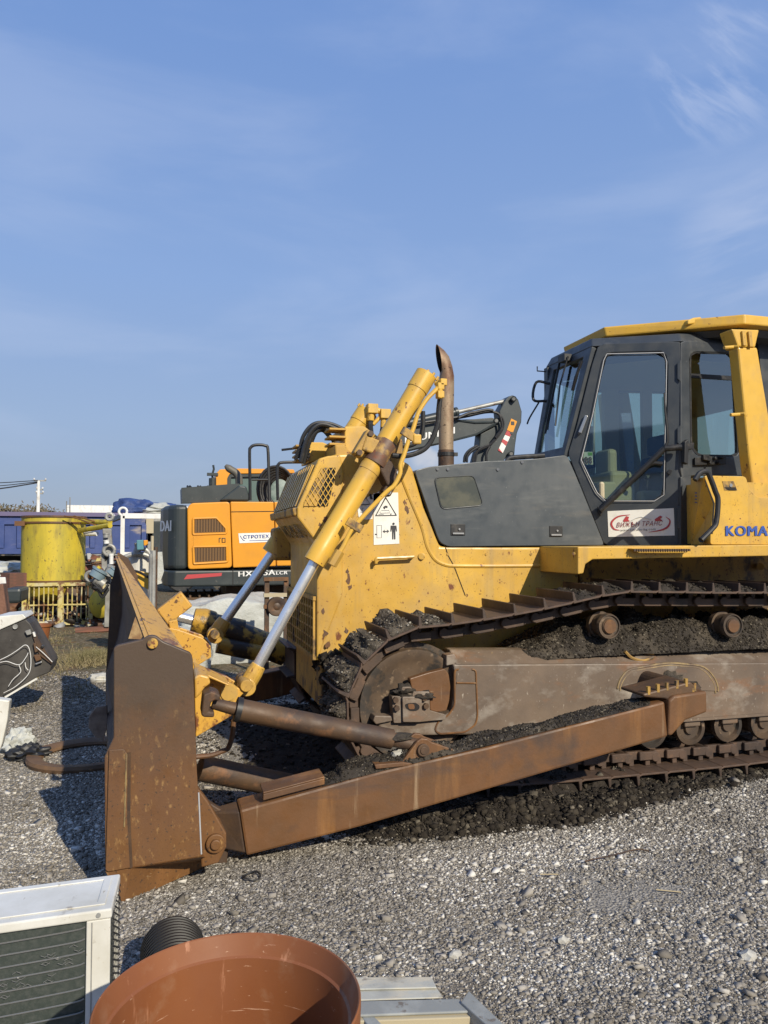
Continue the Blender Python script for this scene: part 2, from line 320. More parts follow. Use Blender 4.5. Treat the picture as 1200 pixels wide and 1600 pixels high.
# chips where the paint has gone down to rust
rc_ = random.Random(4)
for (px, py, r_) in ((636, 796, .028), (632, 785, .018), (508, 812, .026), (500, 820, .016), (545, 905, .030), (547, 918, .026), (543, 893, .018), (541, 985, .022), (505, 955, .018), (508, 990, .03), (512, 1008, .026), (632, 870, .014), (520, 772, .012), (600, 980, .012), (655, 940, .010), (700, 960, .014), (730, 930, .010)):
    c = PY(px, py, SY-.0245 if px < 538 else SY-.0015); N_ = 9; m = MB(); m.prism([c+Vector((r_*rc_.uniform(.3, .9)*math.cos(6.283*k/N_), 0, r_*rc_.uniform(.5, 1.5)*math.sin(6.283*k/N_))) for k in range(N_)], (0, .002, 0)); prt(m, 'rust_patch', m_rust)
m = MB()
for px, py in ((905-4, 868), (905-4, 900), (700, 866), (760, 866), (830, 866)): c = PY(px, py, SY-.006); m.cyl(c, c+Vector((0, .01, 0)), .011, n=8)
prt(m, 'bolt', m_yeld)
# side handle, small cap
m = MB(); m.tube(smooth(LY(z3((500, 935), (502, 915), (530, 912), (640, 907), (658, 905)), SY-.055), 5), .013, 8)
m.cyl(PY(*z3((505, 922))[0], SY-.055), PY(*z3((505, 922))[0], SY), .013); m.cyl(PY(*z3((652, 905))[0], SY-.055), PY(*z3((652, 905))[0], SY), .013); prt(m, 'grab_handle', m_yel, smooth=True)
m = MB(); m.cyl(PY(*z3((690, 905))[0], SY-.02), PY(*z3((690, 905))[0], SY+.01), .026); prt(m, 'filler_cap', m_yel, bevel=.004)
# mesh window in the side
wq = LY(b4((372, 545), (505, 545), (500, 640), (432, 905), (208, 905), (215, 860)), SY-.024)
m = MB(); m.prism(wq, (0, -.003, 0)); sw = prt(m, 'side_vent', m_dark)
m = MB(); q = LY(b4((372, 545), (440, 545), (330, 905), (208, 905), (215, 860)), SY-.030); m.prism(q, (0, -.002, 0)); prt(m, 'inner_baffle', m_yeld, sw)
def clip_lines(m, poly, Y, step, ang, r):
    P2 = [Vector((p.x, p.z)) for p in poly]; d = Vector((math.cos(ang), math.sin(ang))); nn = Vector((-d.y, d.x))
    ts = [p.dot(nn) for p in P2]; t = min(ts)+step/2
    while t < max(ts):
        xs = []
        for i in range(len(P2)):
            a, b = P2[i], P2[(i+1) % len(P2)]; da, db = a.dot(nn)-t, b.dot(nn)-t
            if da*db < 0: xs.append((a+(b-a)*(da/(da-db))).dot(d))
        xs.sort()
        for i in range(0, len(xs)-1, 2):
            A = d*xs[i]+nn*t; B = d*xs[i+1]+nn*t; m.tube([(A.x, Y, A.y), (B.x, Y, B.y)], r, 4)
        t += step
m = MB(); clip_lines(m, wq, SY-.036, .033, R(58), .0035); clip_lines(m, wq, SY-.037, .033, R(122), .0035); prt(m, 'wire_mesh', m_yel2, sw)
m_trun0 = mat('brown grille gaps', C(.09, .06, .03), .7)
# slanted front face of the guard with ribs, lip with embossed name, lower grille
A = PY(492, 723, SY); B = PY(464, 793, SY); C0 = PY(466, 806, SY); D0 = PY(496, 850, SY); far = Vector((0, 2*(YM-SY), 0))
m = MB(); nrib = 11
for i in range(nrib):
    f = far*((i+.7)/(nrib+.4)); m.bar(A+f+(B-A)*.03, B+f-(B-A)*.03, .020, .055, (0, 1, 0))
prt(m, 'grille_rib', m_yel)
fr = MB(); nf = (B-A).cross(far).normalized(); nf = -nf if nf.x > 0 else nf
fr.prism([A+far*.03+nf*.002+(B-A)*.03, A+far*.97+nf*.002+(B-A)*.03, B+far*.97+nf*.002-(B-A)*.03, B+far*.03+nf*.002-(B-A)*.03], nf*.002); prt(fr, 'grille_backing', m_trun0)
m = MB(); m.prism([B, C0, C0+far, B+far], (-.035, 0, 0)); prt(m, 'nose_bumper', m_yeld, bevel=.012)
n2 = (D0-C0).cross(far).normalized(); n2 = -n2 if n2.x > 0 else n2
text('KOMATSU', C0+far*.86+(D0-C0)*.75+n2*.004, C0+far*.14+(D0-C0)*.75+n2*.004, C0+far*.86+(D0-C0)*.25+n2*.004, m_grease, dz, fat=.02)
E0 = PY(497, 935, SY); G0 = PY(497, 1030, SY)
m = MB(); h = E0.z-G0.z
m.box((E0.x-.012, YM, E0.z), (.05, far.y, .03)); m.box((E0.x-.012, YM, G0.z+.01), (.05, far.y, .03))
for i in range(1, 6): m.box((E0.x-.015, YM, E0.z-h*i/6), (.03, far.y-.06, .016))
for i in range(0, 13): m.box((E0.x-.012, SY+.02+(far.y-.04)*i/12, (E0.z+G0.z)/2), (.045, .022, h))
prt(m, 'lower_grille', m_yeld)
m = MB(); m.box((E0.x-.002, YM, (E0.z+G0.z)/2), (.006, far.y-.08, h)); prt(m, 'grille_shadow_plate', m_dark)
# hose guards on top with stacked fins
def guardbox(pts, Y, dy, fins, fx):
    m = MB(); m.prism(LY(pts, Y), (0, dy, 0)); g = prt(m, 'hose_guard', m_yel2, bevel=.008)
    for (x, y) in fins:
        m = MB(); p = PY(x, y, Y+.02); m.box(p+Vector((fx*.5, .06, 0)), (abs(fx), .2, .014)); m.build('guard_fin', m_yeld, g)
guardbox(b4((592, 158), (775, 155), (920, 262), (850, 385), (700, 440), (625, 395), (592, 350)), 5.72, .5, b4((596, 190), (596, 262), (596, 330)), -.13)
guardbox(b4((248, 305), (385, 305), (495, 350), (500, 395), (530, 430), (400, 470), (252, 495)), 6.1, .35, b4((254, 345), (254, 390), (254, 435), (254, 480)), -.11)
m = MB(); m.prism(LY(b4((500, 330), (600, 330), (640, 400), (660, 640), (560, 700), (520, 620)), 5.62), (0, .4, 0)); prt(m, 'lift_bracket', m_yeld, bevel=.01)
hs = [((470, 722), (478, 690), (492, 668), (510, 664), (545, 680)), ((474, 724), (484, 690), (500, 670), (520, 668), (545, 688)), ((468, 716), (473, 684), (490, 663), (515, 662), (542, 673)), ((480, 712), (492, 678), (506, 668), (512, 676), (522, 690)), ((478, 706), (486, 682), (503, 672), (517, 684), (530, 690))]
for i, h in enumerate(hs):
    m = MB(); m.tube(smooth(LY(h, 6.0+.04*i), 6), .017, 8); prt(m, 'hydraulic_hose', m_black, smooth=True)
for i in range(4):
    m = MB(); m.tube(smooth(LY(((463-i, 706+4*i), (470, 700+4*i), (480, 698+5*i), (484, 700+5*i)), 6.05), 5), .012, 6); prt(m, 'hydraulic_hose', m_black, smooth=True)
m = MB(); m.tube(LY(((440, 703), (466, 700), (470, 712)), 6.3), .010, 6); prt(m, 'hydraulic_hose', m_black, smooth=True)
# decals
q = LY(b8((0, 0), (1, 1)), SY)
def decal(pts, Y, name, m=m_white, lift=.004):
    mb = MB(); mb.prism(LY(pts, Y), (0, .003, 0)); return prt(mb, name, m)
SD = SY-.004
zz = lambda *p: [(540+a*.1, 760+b*.1) for a, b in p]
dc = decal(zz((435, 105), (820, 95), (840, 895), (440, 915)), SD, 'warning_decal')
def ink(m, pts, par, Y, mt=m_ink, w=None):
    Q = LY(pts, Y)
    mb = MB()
    if w: mb.tube(Q, w, 4)
    else: mb.prism(Q, (0, .002, 0))
    return prt(mb, m, mt, par)
YI = SD-.004
ink('triangle', zz((472, 455), (628, 170), (795, 450), (472, 455), (628, 170)), dc, YI, w=.0045)
ink('pictogram', zz((590, 320), (620, 300), (655, 305), (655, 335), (625, 330), (612, 355), (600, 350)), dc, YI)
ink('pictogram', zz((540, 400), (560, 375), (680, 370), (695, 410), (545, 415), (540, 400)), dc, YI, m_inkl, .0015)
ink('pictogram', zz((520, 432), (600, 432)), dc, YI, m_inkl, .0015); ink('pictogram', zz((700, 425), (718, 422), (718, 438), (703, 440)), dc, YI)
ink('pictogram', zz((490, 605), (562, 605), (562, 800), (492, 800), (490, 605)), dc, YI, m_inkl, .0018)
ink('pictogram', zz((462, 740), (486, 740), (486, 755), (462, 755)), dc, YI)
ink('arrow', zz((582, 702), (615, 675), (608, 696), (655, 696), (650, 675), (682, 700), (650, 728), (655, 709), (608, 709), (615, 728)), dc, YI)
mb = MB(); hc = PY(*zz((750, 583))[0], YI); mb.cyl(hc, hc+Vector((0, .002, 0)), .009, n=14)
mb.prism(LY(zz((706, 612), (795, 612), (803, 700), (790, 705), (783, 640), (778, 700), (780, 825), (760, 825), (755, 715), (748, 715), (748, 825), (730, 825), (728, 700), (722, 640), (715, 705), (702, 700)), YI), (0, .002, 0)); prt(mb, 'pictogram', m_ink, dc)
d2_ = decal(zz((200, 460), (190, 370), (300, 190), (560, 60), (600, 90), (430, 320), (420, 510), (330, 520), (215, 500)), SD, 'warning_decal')
ink('triangle', zz((190, 290), (320, 175), (380, 280), (190, 290)), d2_, YI, w=.004)
ink('pictogram', zz((370, 130), (400, 110), (425, 200), (385, 200)), d2_, YI); ink('pictogram', zz((235, 400), (260, 330), (275, 340), (250, 410)), d2_, YI, m_inkl)
# ---- charcoal hood panel
HY = SY-.015
hp = rnd(z3((660, 547), (718, 532), (960, 508), (1060, 505), (1170, 498), (1295, 482), (1330, 560), (1452, 858), (800, 864), (768, 848), (755, 820)), 6)
m = MB(); m.prism(LY(hp, HY), (0, 2*(YM-HY), 0)); hood = prt(m, 'hood_panel', m_hood, bevel=.03, seg=3)
m_smoke = mat('smoked hood window', C(.055, .062, .055), .3, 0, (C(.10, .10, .075), 5, (1, 1, 1), .45, .6))
m = MB(); m.prism(LY(rnd(z3((745, 580), (905, 570), (943, 690), (775, 705)), 8), HY-.004), (0, .005, 0)); m.build('hood_window', m_smoke, hood)
m = MB(); m.tube(LY(rnd(z3((742, 577), (907, 567), (947, 692), (772, 708)), 8)+rnd(z3((742, 577), (907, 567), (947, 692), (772, 708)), 8)[:1], HY-.004), .004, 6); m.build('window_seal', m_grey, hood)
def latch(pts, par, Y):
    m = MB(); m.prism(LY(pts, Y-.006), (0, .008, 0)); l = m.build('latch', m_black, par, bevel=.003)
    c = (PY(*pts[0], Y-.01)+PY(*pts[2], Y-.01))/2; m = MB(); m.cyl(c+Vector((.01, -.006, .005)), c+Vector((.01, .004, .005)), .008, n=12); m.box(c+Vector((0, -.002, -.028)), (.09, .012, .012)); m.build('latch_lever', m_steel if par is hood else m_black, l)
latch(z3((812, 770), (872, 770), (872, 818), (812, 818)), hood, HY)
latch(z4((122, 1110), (187, 1110), (187, 1165), (122, 1165)), hood, HY)
m = MB()
for x, y in z3((757, 541), (800, 541), (1008, 542), (1110, 512)): m.cyl(PY(x, y, HY-.012), PY(x, y, HY), .012, n=10)
m.build('bolt', m_steel, hood)
m = MB(); m.tube(smooth(LY(((790, 727), (793, 719), (803, 715), (850, 712)), HY+.03), 6), .020, 10); prt(m, 'grab_handle', m_black, smooth=True)
for (x, y) in z3((1080, 520),): pass
# exhaust stack
EX = 6.0
ex = LY(((697, 726), (697, 690), (697, 640), (697, 600), (696, 582), (692, 566), (687, 552), (684.5, 541)), EX)
def ell(m, prs, ry, n=24):
    vs = []
    for (lx, ly, rx_, ry_) in prs:
        a, b = PY(lx, ly, EX), PY(rx_, ry_, EX); c = (a+b)/2; h = (b-a)/2
        for k in range(n): t_ = 2*math.pi*k/n; vs.append(c+h*math.cos(t_)+Vector((0, ry*math.sin(t_), 0)))
    m.add(vs, [(i_*n+k, i_*n+(k+1) % n, (i_+1)*n+(k+1) % n, (i_+1)*n+k) for i_ in range(len(prs)-1) for k in range(n)])
prs = [(686, 726, 708, 726), (686, 660, 708, 660), (686, 612, 709, 608), (686.5, 598, 709, 588), (687, 590, 706, 572), (688, 585, 701, 557), (688.5, 583, 693, 547), (689, 582, 682, 538)]
m = MB(); ell(m, prs, .055)
m_exh = mat('heat tinted exhaust pipe', C(.20, .12, .075), .55, .3, (C(.30, .22, .14), 2, (1, 1, .6), .4, .6), [(C(.13, .05, .025), 5, (1, 1, .6), .5, .68), (RUSTD, 30, (1, 1, 1), .6, .68)], (60, .2, .004))
st = prt(m, 'exhaust_stack', m_exh, smooth=True, angle=80)
m = MB(); ell(m, [(a+1.2, b, c-1.2, d) for a, b, c, d in prs[2:-1]]+[(688.6, 580, 683, 541)], .049); c0_ = PY(697.5, 612, EX); m.lathe(c0_, (0, 0, 1), [(0, .05), (.001, .001)], 18); m.build('exhaust_bore', m_dark, st, rec=False)
m = MB(); m.lathe(ex[0]-Vector((0, 0, .05)), (0, 0, 1), [(0, .066), (.17, .066), (.17, .058)], 20); sl_ = m.build('exhaust_sleeve', m_rustd, st, smooth=True)
m = MB(); m.lathe(ex[0]+Vector((0, 0, .07)), (0, 0, 1), [(0, .068), (0, .072), (.03, .072), (.03, .068)], 20); m.box(ex[0]+Vector((.07, -.03, .085)), (.04, .02, .03)); m.build('exhaust_clamp', m_black, st)
# ---- cab: six sided, door facet and rear side facet
DA, DB, DC = (3.32, 5.90), (4.08, 5.42), (5.15, 5.60)
def LD(pts, off=0):
    n = Vector((DB[1]-DA[1], -(DB[0]-DA[0]), 0)).normalized(); n = n if n.y < 0 else -n
    return [PV(x, y, (DA[0]+n.x*off, DA[1]+n.y*off), (DB[0]+n.x*off, DB[1]+n.y*off)) for x, y in pts], n
def LR(pts, off=0):
    n = Vector((DC[1]-DB[1], -(DC[0]-DB[0]), 0)).normalized(); n = n if n.y < 0 else -n
    return [PV(x, y, (DB[0]+n.x*off, DB[1]+n.y*off), (DC[0]+n.x*off, DC[1]+n.y*off)) for x, y in pts], n
def resamp(P, cx, cy, N=64):
    out = []
    for k in range(N):
        a = 2*math.pi*k/N; dx, dy = math.cos(a), math.sin(a); best = None
        for i in range(len(P)):
            x1, y1 = P[i][0]-cx, P[i][1]-cy; x2, y2 = P[(i+1) % len(P)][0]-cx, P[(i+1) % len(P)][1]-cy
            den = dx*(y2-y1)-dy*(x2-x1)
            if abs(den) < 1e-9: continue
            t = (x1*(y2-y1)-y1*(x2-x1))/den; u = (x1*dy-y1*dx)/den
            if t > 0 and -1e-6 <= u <= 1+1e-6 and (best is None or t > best): best = t
        out.append((cx+dx*best, cy+dy*best))
    return out
d_out = z4((365, 212), (768, 200), (770, 1208), (395, 1212), (213, 755), (255, 620), (330, 320))
d_in = z4((400, 256), (690, 248), (708, 300), (692, 960), (640, 992), (395, 992), (350, 950), (272, 785), (330, 560), (385, 290))
ccx, ccy = z4((520, 700))[0]
def shell(out, inn, c, L, th, name, mt, par=None, off=0, bevel=.006, r_in=12, r_out=4):
    O = resamp(rnd(out, r_out), *c, 96); I = resamp(rnd(inn, r_in), *c, 96)
    P, n = L(O, off); Q, _ = L(I, off); m = MB(); m.ring(P, Q, -n*th); return prt(m, name, mt, par, bevel=bevel)
cabf = thing  # (kept short below)
# frame of the cab: pillars, sills, roof band
door = shell(d_out, d_in, (ccx, ccy), LD, .05, 'door', m_grey, off=.02)
gk = z4((412, 264), (680, 257), (697, 300), (682, 955), (635, 984), (400, 984), (360, 945), (282, 785), (340, 560), (394, 295))
O = resamp(rnd(d_in, 12), ccx, ccy, 96); I = resamp(rnd(gk, 12), ccx, ccy, 96); P, n = LD(O, .012); Q, _ = LD(I, .012); m = MB(); m.ring(P, Q, -n*.02); m.build('window_gasket', m_black, door)
P, n = LD(resamp(rnd(gk, 12), ccx, ccy, 48), .0); m = MB(); m.add(P, [tuple(range(48))]); m.build('window_glass', m_glass, door, rec=False)
m = MB(); P, n = LD(z4((405, 262), (685, 256), (700, 300), (686, 958), (640, 988), (398, 988), (356, 946), (278, 785), (335, 560), (390, 292), (405, 262)), .036); m.tube(P, .004, 6); m.build('gasket_lip', m_inkl, door, smooth=True)
m = MB(); P, n = LD(z4((298, 565), (312, 570), (280, 655), (264, 650)), .03); m.prism(P, n*.02); m.build('door_handle', m_steel, door, bevel=.004)
m = MB(); P, n = LD(z4((262, 655), (275, 650), (268, 665)), .03); m.prism(P, n*.02); m.build('handle_base', m_black, door)
m_ink2 = mat('dark red brown print', C(.22, .03, .04), .5)
# white company sign
sgq = z4((408, 1038), (735, 1023), (740, 1158), (413, 1165))
P, n = LD(sgq, .024); m = MB(); m.prism(P, -n*.003); sign = m.build('company_sign', m_white, door)
def Lo(pts, off=.0262): return LD(pts, off)[0]
bl, br, tl = Lo(z4((452, 1118), (678, 1108), (454, 1094)), .026); text('ВИЖЪН ТРАНС', bl, br, tl, m_ink2, sign, shear=.2)
bl, br, tl = Lo(z4((470, 1140), (645, 1134), (471, 1127)), .026); text('www.vitrans-bg.com', bl, br, tl, m_ink, sign)
def swoosh(a, w0, w1):
    C3 = smooth([(x, y, 0) for x, y in a], 6); N = len(C3)-1; L = []; Rr = []
    for i, p in enumerate(C3):
        d = (C3[min(i+1, N)]-C3[max(i-1, 0)]).normalized(); nn = Vector((-d.y, d.x, 0)); w = (w0+(w1-w0)*math.sin(math.pi*i/N)); L.append(p+nn*w); Rr.append(p-nn*w)
    poly = [(p.x, p.y) for p in L+Rr[::-1]]; P = Lo(poly, .028); mb = MB(); mb.add(P, [(i, i+1, 2*N+1-i-1+0, 2*N+1-i) for i in range(N)]); mb.build('swoosh', m_red, sign, rec=False)
swoosh(z4((520, 1055), (460, 1065), (428, 1095), (440, 1125), (470, 1132)), .2, 1.5)
swoosh(z4((695, 1065), (716, 1085), (705, 1115), (670, 1132), (610, 1142)), .2, 1.5)
for pts in (z4((485, 1085), (500, 1062), (515, 1066), (510, 1080), (520, 1088), (488, 1090)), z4((640, 1078), (668, 1060), (680, 1066), (668, 1076), (680, 1084), (645, 1088))):
    mb = MB(); P = Lo(pts, .028); mb.add(P, [tuple(range(len(P)))]); mb.build('excavator_emblem', m_red, sign, rec=False)
mb = MB(); P = Lo(z4((525, 1085), (550, 1072), (575, 1066), (600, 1074), (625, 1080)), .028); mb.tube(P, .0018, 4); mb.build('skyline_line', m_inkl, sign)
# number sticker behind the glass
P, n = LD(z4((287, 745), (334, 745), (337, 808), (292, 808)), -.006); m = MB(); m.prism(P, -n*.002); stk = m.build('number_sticker', m_white, door)
bl, br, tl = LD(z4((296, 805), (332, 805), (294, 770)), -.003)[0]; text('88', bl, br, tl, m_ink, stk, fat=.02)
m_green = mat('green print', C(.18, .40, .06), .5)
P, n = LD(z4((312, 748), (332, 748), (333, 763), (313, 763)), -.003); m = MB(); m.prism(P, -n*.001); m.build('green_patch', m_green, stk)
# mirror arm / stay across the door
m = MB(); m.tube(LD(z4((372, 1035), (690, 728)), .10)[0], .024, 10); m.tube(LD(z4((690, 728), (775, 722)), .10)[0], .027, 10); m.tube(LD(z4((600, 815), (640, 800), (680, 805)), .09)[0], .018, 10)
arm = prt(m, 'mirror_arm', m_black, smooth=True)
m = MB(); m.tube(LD(z4((688, 455), (693, 545), (702, 620), (705, 690), (690, 728)), .10)[0], [.007, .009, .012, .012, .012], 8); m.build('folded_rod', m_black, arm, smooth=True)
m = MB(); P, n = LD(z4((358, 1015), (385, 1020), (385, 1045), (375, 1065), (358, 1045)), .03); m.prism(P, n*.05); m.build('arm_bracket', m_black, arm, bevel=.006)
m = MB(); P, n = LR(z4((772, 700), (788, 685), (792, 705), (818, 702), (815, 735), (790, 735), (788, 810), (770, 800)), .03); m.prism(P, n*.04); m.build('arm_hinge', m_black, arm, bevel=.004)
for a in ((752, 295, 400), (752, 615, 715), (752, 1005, 1130)):
    m = MB(); P, n = LD(z4((a[0], a[1]+14), (768, a[1]), (768, a[2]), (a[0], a[2]-14)), .026); m.prism(P, n*.014); m.build('door_hinge', m_grey, door, bevel=.003)
m = MB(); P, n = LD(z4((700, 850), (712, 832), (728, 836), (716, 862)), .026); m.prism(P, n*.02); m.build('door_latch', m_black, door, bevel=.003)
# rear side wall with window
r_out = z4((770, 196), (960, 206), (1085, 215), (1100, 860), (1060, 860), (820, 862), (815, 1208), (770, 1208))
r_out = z4((770, 196), (1085, 214), (1140, 862), (820, 862), (770, 880))
r_in = z4((812, 250), (1030, 255), (1060, 770), (850, 768), (818, 720))
rw = shell(r_out, r_in, z4((925, 520))[0], LR, .05, 'rear_side_wall', m_grey, off=.02)
r_g = z4((820, 258), (1024, 262), (1052, 760), (856, 758), (826, 716))
O = resamp(rnd(r_in, 8), *z4((925, 520))[0], 64); I = resamp(rnd(r_g, 8), *z4((925, 520))[0], 64); P, n = LR(O, .012); Q, _ = LR(I, .012); m = MB(); m.ring(P, Q, -n*.02); m.build('window_gasket', m_black, rw)
P, n = LR(I, 0); m = MB(); m.add(P, [tuple(range(64))]); m.build('window_glass', m_glass, rw, rec=False)
m = MB(); P, n = LR(z4((818, 358), (1040, 372), (1040, 392), (818, 378)), .014); m.prism(P, -n*.02); m.build('window_bar', m_black, rw)
m = MB(); P, n = LR(z4((770, 870), (820, 855), (822, 1208), (770, 1208)), .02); m.prism(P, -n*.05); prt(m, 'rear_pillar_foot', m_grey, bevel=.004)
m = MB(); P, n = LR(z4((832, 775), (985, 765), (985, 808), (832, 812)), .03); m.prism(P, n*.02)
for x, y in z4((890, 772), (905, 800), (930, 778), (950, 800), (965, 775)): c, _ = LR([(x, y)], .05); m.cyl(c[0], c[0]+n*.03, .014, n=8)
P, n = LR(z4((868, 760), (910, 770), (912, 795), (870, 785)), .05); m.prism(P, n*.03); prt(m, 'window_catch', m_black, bevel=.003)
# front windshield (raked), corner posts
K = LD([(881, 712)], .02)[0][0]; T = LD([(925, 541)], .02)[0][0]; KF = Vector((K.x, 6.5, K.z)); TF = Vector((T.x, 6.55, T.z))
def post(a, b, r, name, mt=m_grey, par=None): m = MB(); m.bar(a, b, r, r); return prt(m, name, mt, par, bevel=r*.25)
def lerp(a, b, t): return a+(b-a)*t
nw = (TF-K).cross(KF-T).normalized(); nw = -nw if nw.x > 0 else nw
Oq = [K, T, TF, KF]; cen = sum(Oq, Vector())/4
def sub(u, v): return lerp(lerp(K, KF, u), lerp(T, TF, u), v)
m = MB(); m.ring([K, T, TF, KF], [sub(.12, .09), sub(.15, .93), sub(.86, .93), sub(.88, .09)], -nw*.05); wsf = prt(m, 'windshield_frame', m_grey, bevel=.008)
m = MB(); m.add([sub(.12, .09)-nw*.02, sub(.15, .93)-nw*.02, sub(.86, .93)-nw*.02, sub(.88, .09)-nw*.02], [(0, 1, 2, 3)]); m.build('windshield', m_glass, wsf, rec=False)
m = MB(); m.tube([sub(.4, .97)+nw*.05, sub(.45, .7)+nw*.05, sub(.35, .3)+nw*.04], .008, 6); m.bar(sub(.62, .95)+nw*.04, sub(.62, .25)+nw*.04, .012, .02); m.box(sub(.5, .97)+nw*.04, (.07, .12, .06)); m.build('wiper', m_black, wsf)
m = MB(); m.tube(smooth([sub(.9, .62)+nw*.0, sub(1.0, .62)+nw*.10, sub(1.0, .80)+nw*.10, sub(.9, .80)], 5), .013, 8); m.build('grab_handle', m_black, wsf, smooth=True)
m = MB(); m.tube(smooth([sub(.97, .60)+nw*.05, sub(1.08, .45)+nw*.08, sub(1.1, .38)+nw*.09], 4), .008, 6); m.tube([sub(.95, .93), sub(1.12, .95)+nw*.07, sub(1.14, 1.0)+nw*.07], .006, 6); m.tube([sub(.1, .6)+nw*.04, sub(.04, .7)+nw*.06, sub(.0, .85)+nw*.06], .014, 8); m.build('mirror_stub', m_black, wsf, smooth=True)
m = MB(); m.prism([K, KF, KF-Vector((-.25, 0, .18)), K-Vector((-.25, 0, .18))], (0, 0, -.03)); prt(m, 'cowl', m_grey)
m = MB(); m.box(((K.x+4.2)/2+.1, YM, 1.74), (1.0, .9, .06)); m.box((4.5, YM, 1.76), (1.3, 1.2, .08)); prt(m, 'cab_floor', m_dark)
# far wall of the cab: posts and glass, rear wall
FA, FB, FC = [Vector((a[0], 2*YM-a[1], 0)) for a in (DA, DB, DC)]
zt, zb = T.z-.02, 1.75
m = MB()
for a, w in ((Vector((T.x, TF.y, 0)), .07), (FB, .10), (FC, .14), (Vector((DC[0], DC[1], 0)), .14)): m.bar((a.x, a.y, zb), (a.x, a.y, zt), w, w)
for a, b in ((Vector((T.x, TF.y, 0)), FB), (FB, FC), (FC, Vector((DC[0], DC[1], 0)))):
    for z, h in ((zt-.05, .12), (2.12, .10), (1.95, .34)): m.bar((a.x, a.y, z), (b.x, b.y, z), .05, h)
prt(m, 'far_cab_frame', m_grey)
m = MB(); m.add([(3.62, 5.95, zt-.10), (4.08, 5.5, zt-.10), (5.1, 5.62, zt-.10), (5.1, 6.78, zt-.10), (4.08, 6.9, zt-.10), (3.62, 6.45, zt-.10)], [(0, 1, 2, 3, 4, 5)]); prt(m, 'headliner', m_cream, rec=False)
m = MB(); m.add([(5.08, 5.62, 1.8), (5.08, 6.78, 1.8), (5.08, 6.78, 2.35), (5.08, 5.62, 2.35)], [(0, 1, 2, 3)]); m.add([(5.08, 5.62, 3.0), (5.08, 6.78, 3.0), (5.08, 6.78, zt), (5.08, 5.62, zt)], [(0, 1, 2, 3)]); m.add([(5.08, 6.5, 1.8), (5.08, 6.78, 1.8), (5.08, 6.78, 3.2), (5.08, 6.5, 3.2)], [(0, 1, 2, 3)]); prt(m, 'rear_wall', mat('grey green trim', C(.24, .27, .25), .7), rec=False)
m = MB(); m.box((4.32, 6.86, 2.6), (.16, .06, 1.5)); m.box((4.70, 6.80, 2.6), (.10, .06, 1.5)); prt(m, 'far_trim', m_cream)
m = MB(); m.add([(3.5, 6.5, 2.0), (4.08, 6.99, 2.0), (4.08, 6.99, zt), (3.6, 6.5, zt)], [(0, 1, 2, 3)]); m.add([(4.08, 6.99, 2.0), (5.15, 6.81, 2.0), (5.15, 6.81, zt), (4.08, 6.99, zt)], [(0, 1, 2, 3)]); m.add([(5.15, 5.6, 2.3), (5.15, 6.8, 2.3), (5.15, 6.8, zt), (5.15, 5.6, zt)], [(0, 1, 2, 3)]); prt(m, 'far_glass', m_glass, rec=False)
# roof band of the cab and the canopy
rb = LY([(0, 0)], 5)  # placeholder point
tpz = LD(z4((365, 212), (770, 200)), .02)[0]+LR(z4((1085, 214)), .02)[0]
zz0 = T.z
loop = [T, tpz[1], tpz[2], Vector((5.2, tpz[2].y, tpz[2].z))]
m = MB(); top = [p+Vector((.03, .06, .085)) for p in loop]; full = loop+[mir(p) for p in loop[::-1]]; ft = top+[mir(p) for p in top[::-1]]
n_ = len(full); m.add(full+ft, [tuple(range(n_)), tuple(range(n_, 2*n_))]+[(i, (i+1) % n_, n_+(i+1) % n_, n_+i) for i in range(n_)]); prt(m, 'cab_roof', m_grey, bevel=.01)
CY = 5.2                                  # six-sided canopy: narrow at the front, level
n1 = PY(*z4((1085, 65))[0], CY); zc = n1.z; f1 = PZ(*z4((390, 128))[0], zc)
pln = [f1, n1, Vector((6.2, CY, zc)), Vector((6.2, 2*YM-CY, zc)), mir(n1), mir(f1)]
m = MB(); dn = [p+Vector((.02 if i in (0, 5) else 0, 0, -.085)) for i, p in enumerate(pln)]; m.add(pln+dn, [tuple(range(6)), tuple(range(11, 5, -1))]+[(i, i+6, (i+1) % 6+6, (i+1) % 6) for i in range(6)]); canopy = prt(m, 'rops_canopy', m_yel2, bevel=.012)
m = MB(); cc_ = sum(pln, Vector())/6; m.add([cc_+(p-cc_)*.9+Vector((0, 0, -.09)) for p in pln]+[cc_+(p-cc_)*.86+Vector((0, 0, -.14)) for p in pln], [tuple(range(6)), tuple(range(11, 5, -1))]+[(i, i+6, (i+1) % 6+6, (i+1) % 6) for i in range(6)]); m.build('canopy_underside', m_grey, canopy)
m = MB(); m.prism(LY(z4((805, 95), (835, 82), (872, 78), (874, 104), (840, 112), (805, 116)), 5.42), (0, .12, 0)); m.build('lifting_lug', m_yel2, canopy, bevel=.01)
# ROPS post
RY = 5.14
m = MB(); m.prism(LY(z4((1052, 225), (1150, 228), (1215, 620), (1300, 968), (1200, 970), (1150, 965), (1128, 940), (1105, 760)), RY), (0, .12, 0)); rp = prt(m, 'rops_post', m_yel2, bevel=.02, seg=3)
m = MB(); m.prism(LY(z4((1020, 138), (1158, 142), (1138, 230), (1052, 226)), RY-.01), (0, .15, 0)); m.build('post_head', m_yel2, rp, bevel=.012)
for a in (z4((1073, 148), (1088, 148), (1096, 220), (1080, 220)), z4((1104, 150), (1120, 150), (1128, 226), (1112, 226))):
    m = MB(); m.prism(LY(a, RY-.03), (0, .03, 0)); m.build('mounting_strap', m_yel, rp, bevel=.003)
for x, y in z4((1028, 228), (1060, 560)):
    m = MB(); m.tube([PY(x-14, y+1, RY-.0), PY(x, y, RY-.0), PY(x+8, y-1, RY-.03)], .014, 8); m.build('hose_clip', m_yel2, rp, smooth=True)
